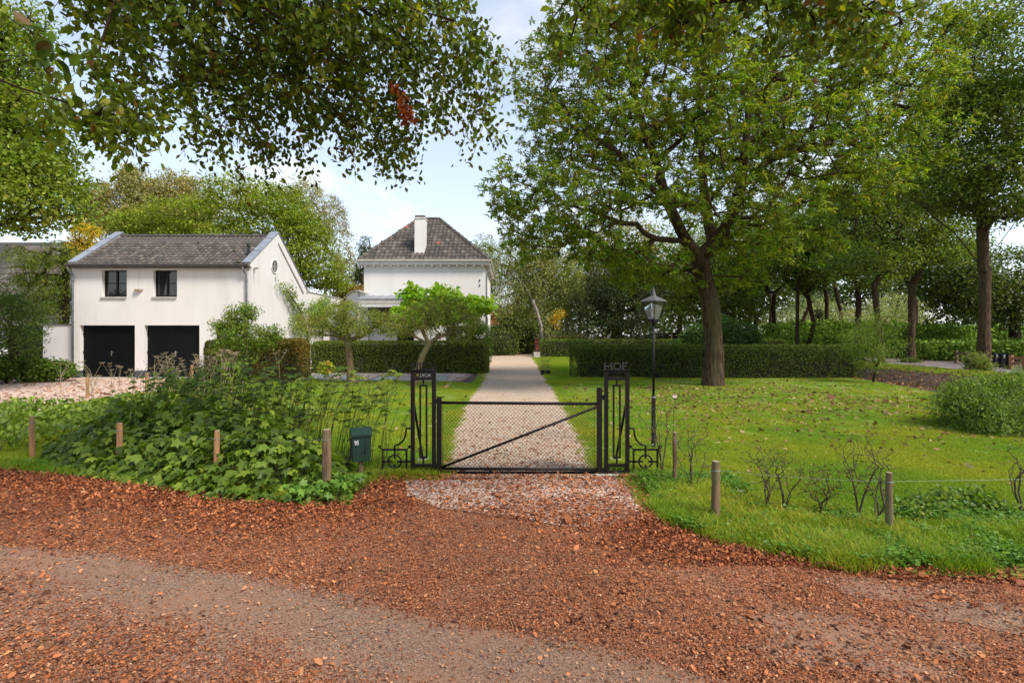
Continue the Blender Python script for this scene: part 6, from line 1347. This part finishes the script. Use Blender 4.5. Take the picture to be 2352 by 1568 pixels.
f = MB(); M_pink = surf('petal_pink', (.7,.45,.48), (.75,.6,.6), 30, .6)
for q in range(9): a = q/9*6.28; f.add([c0, c0 + [.028*math.cos(a), -.01, .028*math.sin(a)], c0 + [.034*math.cos(a+.3), -.014, .034*math.sin(a+.3)], c0 + [.026*math.cos(a+.65), -.008, .026*math.sin(a+.65)]], [(0,1,2,3)])
f.build('petals', M_pink, pk)

# ================================================================== COLD FRAMES, POTS, PILLAR, FAR THINGS
for i, (px, py, s, lab) in enumerate(((730, 871, 1.0, 'tilted glass cold frame lid nearest the beech hedge'), (800, 871, .8, 'flat glass lid half behind the straight apple trunk'), (880, 874, .95, 'glass lid with yellow plants behind it'), (1005, 873, .8, 'glass lid behind the left gate pillar'))):
    g = G(px, py); x, y = float(g[0]), float(g[1]); r_ = empty('cold_frame', (x, y, 0), lab, 'cold frame', 'glass cold frames along the path')
    w_, d__ = .42*s, .55; z0, z1 = .04, .16
    MB().add([(x-w_, y-d__/2, z0), (x+w_, y-d__/2, z0), (x+w_+.1, y+d__/2, z1), (x-w_+.1, y+d__/2, z1)], [(0,1,2,3)]).build('pane', M_frameglass, r_)
    q = [(x-w_, y-d__/2, z0+.005), (x+w_, y-d__/2, z0+.005), (x+w_+.1, y+d__/2, z1+.005), (x-w_+.1, y+d__/2, z1+.005)]
    for a, b in ((0,1),(1,2),(2,3),(3,0)): MB().bar(q[a], q[b], .035, .03).build('frame_bar', M_zinc, r_)
    MB().box(x-w_+.04, x+w_+.04, y-d__/2+.05, y+d__/2-.02, -.02, .035).build('box', M_trim, r_)
bush('yellow_seedling', 'small lime yellow shrub with reddish tips before the yew hedge', 'plant', [(748,848,23.8,16,15,.3), (745,838,23.8,12,8,.25)], 420, .11, HEART, [(.30,.36,.04), (.22,.30,.03), (.28,.08,.04)], [4, 3, .6], 312, cr=.07, stems=3)
bush('yellow_bedding', 'yellow green plants beside the glass lid', 'plant', [(890,868,23.2,22,5,.3)], 420, .08, HEART, [(.36,.34,.04), (.18,.26,.03)], [1, 1], 313, cr=.05)
pt = G(1251, 861); x, y = float(pt[0]), float(pt[1]); r_ = empty('flower_pot', (x, y, 0), 'two dark nursery pots with spindly plants at the drive edge', 'plant pots')
for dx_ in (-.12, .13): MB().tube([(x+dx_, y, 0), (x+dx_, y, .24)], [.09, .12], 12).build('pot', M_boxdark, r_)
m = MB(); rs = np.random.RandomState(12)
for q in range(22): dx_ = rs.choice([-.12, .13]); m.tube([(x+dx_, y, .2), (x+dx_+rs.normal(0,.14), y+rs.normal(0,.1), rs.uniform(.5,1.05))], [.006,.003], 3)
m.build('stem', M_drystem, r_); n = 70
link('foliage', leaves_mesh('foliage', MED, np.stack([rs.normal(x, .17, n), rs.normal(y, .12, n), rs.uniform(.35, 1.0, n)], 1), rdir(n, rs), rdir(n, rs), rs.uniform(.05, .1, n), pal([(.15,.19,.04), (.20,.14,.05)], [2, 1], n, rs)), r_, M_leaf)
px_, py_ = (1232-CX)/F*44.5, 44.5; r_ = empty('red_iron_pillar', (px_, py_, 0), 'small red brown openwork iron pillar on a stone block at the drive end', 'pillar')
M_rust = surf('rust_red', (.12,.035,.028), (.07,.025,.02), 12, .7)
MB().box(px_-.26, px_+.26, py_-.26, py_+.26, 0, .45).build('stone_block', M_trim, r_, bevel=.02)
for dx_ in (-.15, .15): MB().box(px_+dx_-.025, px_+dx_+.025, py_-.03, py_+.03, .45, 1.6).build('upright', M_rust, r_)
for z in (.5, 1.15, 1.58): MB().box(px_-.125, px_+.125, py_-.025, py_+.025, z-.02, z+.02).build('crossbar', M_rust, r_)
MB().tube([(px_+.15*math.cos(a), py_, 1.6 + .3*math.sin(a)) for a in np.linspace(0, math.pi, 9)], .024, 6).build('arch', M_rust, r_)
MB().ring((px_, py_, 1.36), .075, .022, 'y', 14, 5).build('ring', surf('red_paint', (.45,.04,.04), (.35,.03,.03), 9, .6), r_); MB().box(px_-.03, px_+.03, py_-.02, py_+.02, .6, 1.1).build('red_bar', MATS['red_paint'], r_)
# dark open shed
sx0, sx1, sy = (1500-CX)/F*52, (1660-CX)/F*52, 52; sh = empty('open_shed', ((sx0+sx1)/2, sy, 0), 'dark low open fronted shed under the trees behind the far hedge', 'shed')
MB().add([(sx0, sy, 2.05), (sx1, sy, 2.3), (sx1, sy+3, 2.0), (sx0, sy+3, 1.9), (sx0, sy, 2.12), (sx1, sy, 2.37), (sx1, sy+3, 2.07), (sx0, sy+3, 1.97)], [(0,1,2,3), (4,5,6,7), (0,1,5,4), (1,2,6,5), (2,3,7,6), (3,0,4,7)]).build('roof', M_bark_dark, sh)
MB().box(sx0, sx1, sy+2.9, sy+3, 0, 1.9).build('wall', M_dark_room, sh); MB().box(sx0, sx0+.1, sy, sy+2.9, 0, 1.9).build('side_wall', M_dark_room, sh)
for i in range(5): x = sx0 + .1 + (sx1-sx0-.3)*i/4; MB().box(x, x+.12, sy+.02, sy+.14, 0, 2.05).build('post', M_wood_old, sh)
# parked car seen past the rhododendron
cx0, cy0 = (1742-CX)/F*60, 60; car = empty('parked_car', (cx0, cy0, 0), 'dark estate car parked far off behind the rhododendron', 'car')
M_car = surf('car_paint', (.03,.032,.036), (.025,.027,.03), 2, .3); M_tyre = surf('rubber', (.015,.015,.015), (.01,.01,.01), 9, .9)
prof_ = [(-2.1,.35), (2.2,.35), (2.25,.75), (1.2,.95), (.6,1.42), (-1.6,1.48), (-2.1,1.0)]
MB().prism([(cy0 + 2 + u, v) for u, v in prof_], 'x', cx0-.85, cx0+.85).build('body', M_car, car, bevel=.04)
MB().box(cx0-.66, cx0+.66, cy0-.03+.02, cy0+.1, 1.02, 1.38).build('rear_window', M_glass, car)
M_red = surf('tail_light', (.5,.03,.02), (.4,.02,.02), 9, .3)
for s_ in (-1, 1):
    MB().box(cx0+s_*.72-.1, cx0+s_*.72+.1, cy0-.14, cy0-.08, .85, 1.15).build('tail_light', M_red, car)
    for yy in (cy0+.7, cy0+3.4): MB().tube([(cx0+s_*.68, yy, .32), (cx0+s_*.88, yy, .32)], .32, 16).build('wheel', M_tyre, car)
MB().box(cx0-.25, cx0+.25, cy0-.13, cy0-.10, .62, .74).build('number_plate', surf('plate_yellow', (.5,.38,.05), (.45,.34,.05), 9, .6), car)
# roadside fences
def rail_fence(label, x0, x1, y0, y1, zt, n, mats, grp='low roadside fences', lo=True):
    r_ = empty('roadside_fence', ((x0+x1)/2, (y0+y1)/2, 0), label, 'fence', grp)
    for i in range(n): t = i/(n-1); MB().box(x0+(x1-x0)*t-.08, x0+(x1-x0)*t+.08, y0+(y1-y0)*t-.08, y0+(y1-y0)*t+.08, 0, zt+.06).build('post', mats[0], r_)
    for z in ([zt-.1, zt*.45] if lo else [zt-.1]):
        for i in range(n-1):
            a, b = i/(n-1), (i+1)/(n-1); MB().bar((x0+(x1-x0)*a, y0+(y1-y0)*a-.1, z), (x0+(x1-x0)*b, y0+(y1-y0)*b-.1, z), .05, .16).build('rail', mats[1], r_)
f0, f1 = A(2268,0,36), A(2348,0,33)
a_, b_ = G(2196, 834), G(2246, 839); rail_fence('brown two rail wooden fence across the road, left stretch', float(a_[0]), float(b_[0]), float(a_[1]), float(b_[1]), .78, 3, (M_wood_old, M_wood_old))
a_, b_ = G(2322, 847), G(2420, 855); rail_fence('paler two rail wooden fence across the road at the right edge', float(a_[0]), float(b_[0]), float(a_[1]), float(b_[1]), .72, 4, (M_wood, M_wood))
a_, b_ = G(2254, 840), G(2318, 846); r_ = empty('bridge_rail', ((float(a_[0])+float(b_[0]))/2, float(a_[1]), 0), 'black and white painted bridge railing beyond the road', 'railing')
for i in range(5): t = i/4; x = a_[0]+(b_[0]-a_[0])*t; y = a_[1]+(b_[1]-a_[1])*t; MB().box(x-.14, x+.14, y-.1, y+.1, 0, .85).build('post', M_frame, r_)
for i in range(4): t0, t1 = i/4+.06, (i+1)/4-.06; p0 = a_+(b_-a_)*t0; p1 = a_+(b_-a_)*t1; MB().bar((p0[0], p0[1]-.0, .68), (p1[0], p1[1], .68), .06, .18).build('rail', M_print, r_)

# ================================================================== LEAF LITTER
def curl():
    V = [(0,0,0),(.3,-.28,.20),(.75,-.22,.16),(1,.04,.24),(.66,.27,.20),(.25,.26,.14)]
    return np.array(V, float), np.array([(0,1,2),(0,2,3),(0,3,4),(0,4,5)])
def litter(name, n, xr, yr, dens, size, cols, w, seed, tpl, kindlabel, flat=.35, zmax=.012, mat=None, label=None, parent=None):
    rs = np.random.RandomState(seed); got = []; tot = 0
    while tot < n:
        m = n * 2; u = rs.rand(m); Y = yr[0] * (yr[1]/yr[0]) ** u; X = rs.uniform(-1, 1, m) * Y * 1.05 + 0
        k = (X > xr[0]) & (X < xr[1]) & (rs.rand(m) < dens(X, Y)); got.append(np.stack([X[k], Y[k]], 1)); tot += k.sum()
        if len(got) > 60: break
    q = np.concatenate(got)[:n]; n = len(q); P = np.stack([q[:,0], q[:,1], .006 + rs.rand(n) ** 2 * zmax], 1)
    a = rs.uniform(0, 6.28, n); D = np.stack([np.cos(a), np.sin(a), rs.normal(0, flat*.5, n)], 1); Nr = unit(rs.normal(0, flat, (n, 3)) + [0, 0, 1]); flip = rs.rand(n) < .3; 
    S = size * np.exp(rs.normal(0, .35, n)); col = pal(cols, w, n, rs, .2, gain=1)
    S = S * (np.linalg.norm(q, axis=1) / 5.5) ** .35
    me = leaves_mesh(name, tpl, P, D, Nr, S, col); TRI[0] += len(me.polygons)
    o = link(name, me, None, mat or M_litter); tag(o, label, 'fallen leaves', kind='stuff'); return o
rp = [tuple(p) for p in road_poly]; ap = [tuple(p) for p in apron_poly]
def edge_dist(x, y): return poly_dist(x, y, rp[2:], False)
def on_road(x, y): return inpoly(x, y, rp)
def d_main(x, y):
    r = on_road(x, y); tr = track(x, y); d = np.where(r, 1.0, 0); d = d * (1 - .93 * tr) * np.where(inpoly(x, y, ap), np.clip((5.75 - y) / .5, .04, 1), 1)
    d = d * (.45 + .9 * np.clip((fbm(x, y, 1.7, 21) - .3) * 2, 0, 1)); 
    for (bx_, by_, rx_, ry_) in bare: d = d * (1 - .85 * np.exp(-(((x-bx_)/rx_)**2 + ((y-by_)/ry_)**2)))
    return np.clip(d, 0, 1)
LC = [(.34,.118,.048), (.25,.082,.034), (.42,.165,.072), (.13,.048,.026), (.50,.27,.15), (.34,.17,.09)]
litter('leaf_litter', 125000, (-8, 9), (2.6, 9), d_main, .0145, LC, [5, 5, 3, 3, .6, .9], 401, chip(), '', .45, .014, label='thick carpet of crushed brown leaves over the road')
def d_edge(x, y):
    e = edge_dist(x, y); r = on_road(x, y); north = (y > 4.3)
    return np.where(r & north, np.exp(-(e / .55) ** 1.5), np.where(e < .12, .25, 0)) * (.5 + .8 * fbm(x, y, 2.2, 8)) * np.where(inpoly(x, y, ap), .12, 1)
litter('leaf_litter', 36000, (-9, 9), (4.0, 9), d_edge, .0235, [(.38,.125,.045), (.28,.085,.034), (.46,.18,.07), (.15,.05,.025), (.54,.30,.15)], [4, 4, 2.0, 5, .3], 402, curl(), '', .8, .05, label='drift of larger rust red leaves along the verge edge')
litter('leaf_litter', 5200, (-8, 9), (2.7, 8), lambda x, y: np.where(on_road(x, y), .12 + .9 * np.clip((fbm(x, y, 1.3, 41) - .4) * 3, 0, 1), 0) * (1 - .85 * track(x, y)), .030, [(.42,.15,.055), (.30,.10,.04), (.50,.22,.09), (.10,.045,.025)], [3, 3, 1, 3], 409, curl(), '', .7, .02, label='scattered whole curled beech leaves on the crushed litter')
def d_husk(x, y): return np.where(on_road(x, y), .25 + .75 * (y < 4.5), 0) * (.3 + np.clip((fbm(x, y, 2.0, 31) - .42) * 5, 0, 1)) * np.where(x < 3, 1, .5)
litter('seed_husks', 9000, (-6, 8), (2.6, 7), d_husk, .017, [(.42,.22,.12), (.34,.17,.09), (.50,.30,.18), (.24,.11,.06)], [3, 3, 1, 2], 403, oval(.7, .3, -.1), '', .3, .012, label='pale brown seed husks scattered over the road')
litter('leaf_litter', 6500, (-2, 2.4), (5, 7.4), lambda x, y: np.where(inpoly(x, y, ap), (.05 + .7 * fbm(x, y, 3, 4)) * np.clip((7.4 - y) / 1.3, .12, 1.6), 0), .022, LC[:4] + [(.42,.16,.06)], [4, 3, 3, 2, 1], 404, crumple(), '', .5, .03, label='brown leaves scattered over the gravel before the gate')
dp = [tuple(p) for p in drive_poly]
litter('leaf_litter', 3800, (-3, 4), (7.0, 34), lambda x, y: np.where(inpoly(x, y, dp), np.clip(1.25 - (y - 7) / 5.5, .06, 1) + .5 * (np.abs(x - .4) > 1.0) * (y < 20) * (x > 0), 0), .022, LC, [4, 4, 3, 3, 1, 1], 405, crumple(), '', .45, .02, label='dry leaves scattered along the gravel driveway')
lr = lawnR
def d_lawn(x, y):
    i = inpoly(x, y, lr) & (y < 23.5); d = np.exp(-((x - 7.4)/5.2)**2 - ((y - 15.5)/4.5)**2); return np.where(i, np.clip(.10 + 1.2 * d, 0, 1) * (.3 + 1.2 * np.clip(fbm(x, y, 1.1, 12) - .25, 0, 1)), 0) * np.clip((y - 6.5) / 3, 0.05, 1)
litter('fallen_husks', 9000, (1, 16), (5.5, 23.5), d_lawn, .042, [(.24,.15,.06), (.17,.09,.04), (.34,.24,.11), (.12,.065,.03), (.36,.30,.12)], [3, 3, 2, 2, .8], 406, crumple(), '', .8, .03, label='chestnut husks and brown leaves dotting the right lawn')
ll = lawnL
litter('leaf_litter', 420, (-9, -.5), (7, 21), lambda x, y: np.where(inpoly(x, y, ll), .2 + .6*(x > -2.5), 0), .055, [(.30,.17,.07), (.42,.30,.14), (.25,.10,.04)], [1, 1, 1], 407, crumple(), '', .6, .03, label='few fallen leaves on the left lawn')
yp = [tuple(p) for p in yard_poly]
litter('leaf_litter', 1500, (-20, -6), (12, 23), lambda x, y: np.where(inpoly(x, y, yp), .2 + .8 * fbm(x, y, .9, 14), 0), .05, [(.42,.24,.16), (.34,.18,.11), (.50,.32,.22)], [1, 1, 1], 408, crumple(), '', .4, .02, label='brown leaves scattered over the gravel yard')
def d_ditch(x, y): return np.where((x > 14.6) & (x < 23.5) & ~inpoly(x, y, lr), .8, 0)
rs = np.random.RandomState(44); n = 16000; X = rs.uniform(14.4, 24, n); Y = rs.uniform(9, 44, n); P = np.stack([X, Y, ditch(X, Y) + .02 + rs.rand(n)*.04], 1)
k = ~inpoly(X, Y, lr); P = P[k]; n = len(P)
o = link('ditch_litter', leaves_mesh('ditch_litter', chip(), P, rdir(n, rs), unit(rs.normal(0, .5, (n, 3)) + [0,0,1]), rs.uniform(.06, .16, n), pal([(.13,.07,.045), (.08,.045,.03), (.20,.12,.08), (.06,.08,.02)], [3, 3, 2, 1], n, rs, .2)), None, M_litter); tag(o, 'dead leaves and litter lining the ditch bank', 'fallen leaves', kind='stuff')

# ================================================================== GRASS
def tuft(name, n, rad, h, wd, cols, w, seed, lean=.35):
    rs = np.random.RandomState(seed); a = rs.uniform(0, 6.28, n); r = rad * np.sqrt(rs.rand(n)); B = np.stack([r*np.cos(a), r*np.sin(a), np.zeros(n)], 1)
    th = rs.uniform(0, 6.28, n); H_ = h * rs.uniform(.5, 1.2, n); ln = rs.normal(0, lean, (n, 2)); side = np.stack([np.cos(th), np.sin(th), np.zeros(n)], 1) * wd/2
    mid = B + np.stack([ln[:,0]*H_*.4, ln[:,1]*H_*.4, H_*.6], 1); top = B + np.stack([ln[:,0]*H_, ln[:,1]*H_, H_*.95], 1)
    V = np.stack([B - side, B + side, mid + side*.8, mid - side*.8, top], 1).reshape(-1, 3); i = np.arange(n)[:, None] * 5
    Fc = np.concatenate([i + [0,1,2], i + [0,2,3], i + [3,2,4]]); me = np_mesh(name, V, Fc, np.repeat(pal(cols, w, n, rs, .14), 5, axis=0)); me.materials.append(M_grass); return me
def grass(name, label, P, me, smin, smax, seed):
    pm = bpy.data.meshes.new(name); pm.vertices.add(len(P)); pm.vertices.foreach_set('co', np.asarray(P, np.float32).ravel()); pm.update()
    o = link(name, pm); src = bpy.data.objects.new(name + '_blades', me)
    ng = bpy.data.node_groups.new(name, 'GeometryNodeTree'); ng.interface.new_socket('Geometry', in_out='INPUT', socket_type='NodeSocketGeometry'); ng.interface.new_socket('Geometry', in_out='OUTPUT', socket_type='NodeSocketGeometry')
    ni, no = ng.nodes.new('NodeGroupInput'), ng.nodes.new('NodeGroupOutput'); ip = ng.nodes.new('GeometryNodeInstanceOnPoints'); oi = ng.nodes.new('GeometryNodeObjectInfo'); oi.inputs['Object'].default_value = src
    rv = ng.nodes.new('FunctionNodeRandomValue'); rv.data_type = 'FLOAT_VECTOR'; rv.inputs[0].default_value = (0, 0, 0); rv.inputs[1].default_value = (0, 0, 6.28); rv.inputs['Seed'].default_value = seed
    rf_ = ng.nodes.new('FunctionNodeRandomValue'); rf_.data_type = 'FLOAT'; rf_.inputs[2].default_value = smin; rf_.inputs[3].default_value = smax; rf_.inputs['Seed'].default_value = seed + 1
    L = ng.links; L.new(ni.outputs[0], ip.inputs['Points']); L.new(oi.outputs['Geometry'], ip.inputs['Instance']); L.new(rv.outputs[0], ip.inputs['Rotation']); L.new(rf_.outputs[1], ip.inputs['Scale']); L.new(ip.outputs[0], no.inputs[0])
    md = o.modifiers.new('grass', 'NODES'); md.node_group = ng; tag(o, label, 'grass', kind='stuff'); return o
GC = ([(.13,.20,.018), (.17,.245,.024), (.09,.145,.015), (.20,.22,.06)], [4, 3, 2, .8])
def pts_in(poly, n, yr, rs, mind=0, xr=None, z=.01, extra=None):
    out = []; tot = 0
    for _ in range(80):
        u = rs.rand(n); Y = yr[0] * (yr[1]/yr[0]) ** u; X = rs.uniform(-1.05, 1.05, n) * Y; k = inpoly(X, Y, poly)
        if extra is not None: k &= extra(X, Y)
        out.append(np.stack([X[k], Y[k], np.full(k.sum(), z)], 1)); tot += k.sum()
        if tot >= n: break
    return np.concatenate(out)[:n]
rs = np.random.RandomState(55)
t1 = tuft('grass_tuft', 170, .17, .034, .0042, *GC, 1, .45)
grass('lawn_grass', 'short mown grass of the right lawn', pts_in(lr, 9000, (5.4, 24), rs), t1, .8, 1.25, 3)
grass('lawn_grass', 'mown grass beside the driveway before the far hedge', pts_in(lr, 3500, (20, 45), rs, extra=lambda x, y: x < 5.5), t1, 1.6, 2.4, 13)
grass('lawn_grass', 'short mown grass of the left lawn', pts_in(ll, 6000, (6.6, 22), rs, extra=lambda x, y: ~inpoly(x, y, fp)), t1, .8, 1.25, 4)
t2 = tuft('long_grass_tuft', 90, .10, .11, .0048, [(.12,.20,.016), (.16,.25,.022), (.08,.14,.012), (.24,.23,.07)], [4, 3, 2, .8], 2, .55)
def verge_d(x, y): e = edge_dist(x, y); return (e < .75 + .4*fbm(x, y, 1.2, 3)) & (x > 1.5) & (fbm(x, y, 1.5, 17) < .56) & (rs.rand(len(x)) < 1.9 * (fbm(x, y, 2.4, 7) - .25))
grass('verge_grass', 'longer grass tufts along the right verge', pts_in(lr, 1700, (4.2, 7.6), rs, extra=verge_d), t2, .35, 1.3, 5)
grass('verge_grass', 'longer grass at the left verge edge', pts_in(ll, 700, (6.0, 9.5), rs, extra=lambda x, y: edge_dist(x, y) < .35), t2, .5, 1.0, 6)
# edging tufts where lawn meets gravel
dr = np.array(drive_rag); k = (dr[:,1] > 7) & (dr[:,1] < 30); e = dr[k]; e = np.repeat(e, 6, axis=0) + rs.normal(0, .05, (len(e)*6, 2)); e = e[(inpoly(e[:,0], e[:,1], lr) | inpoly(e[:,0], e[:,1], ll) | (rs.rand(len(e)) < .3))]
grass('edge_grass', 'ragged grass edging the gravel driveway', np.column_stack([e, np.full(len(e), .01)]), t1, .8, 1.5, 7)
# ground cover leaves of the verge
q = pts_in(lr, 13000, (4.2, 7.0), rs, extra=lambda x, y: (edge_dist(x, y) < 1.35) & (x > 1.6) & ((fbm(x, y, 1.5, 17) > .50) | (rs.rand(len(x)) < .12))); n = len(q); q[:, 2] = .03 + rs.rand(n) * .10
o = link('ground_cover', leaves_mesh('ground_cover', HEART, q, unit(rs.normal(0, 1, (n, 3)) * [1, 1, .3]), unit(rs.normal(0, .35, (n, 3)) + [0, 0, 1]), rs.uniform(.018, .042, n), pal([(.06,.14,.022), (.085,.175,.03), (.13,.21,.05)], [3, 3, 1], n, rs, .16)), None, M_leaf); tag(o, 'ivy and small leaved weeds creeping through the right verge', 'ground cover', kind='stuff')
# bare earth round the roses
for i, (px, py, rx, ry) in enumerate(((1885,1195,.30,.12), (1985,1205,.34,.12), (1760,1180,.30,.1), (2180,1225,.25,.08))):
    g = G(px, py); sheet('soil_patch', [(g[0]+rx*(1+.2*math.sin(3*t+i))*math.cos(t), g[1]+ry*(1+.2*math.cos(4*t))*math.sin(t)) for t in np.linspace(0, 6.28, 20)[:-1]], .022 + .001*i, M_soil)
# weeds and grass along ditch rim and far verge
q = np.stack([rs.uniform(21.3, 24.3, 1500), rs.uniform(22, 44, 1500)], 1); grass('far_verge_grass', 'rough grass between ditch and far road', np.column_stack([q, ditch(q[:,0], q[:,1])]), t2, .7, 1.4, 8)
bush('ivy_tuft', 'ivy and weeds round the foot of the near avenue trunk', 'shrub', [(2248,835,28.2,22,22,.7), (2235,825,28,10,14,.4)], 1500, .13, MED, [(.09,.13,.03), (.13,.16,.06)], [1, 1], 321, cr=.12)
bush('ivy_tuft', 'small ivy clump at the foot of the second avenue trunk', 'shrub', [(2092,832,36.6,18,10,.6)], 700, .14, MED, [(.05,.08,.02), (.08,.11,.03)], [1, 1], 322, cr=.12)
print('TRIS', TRI)
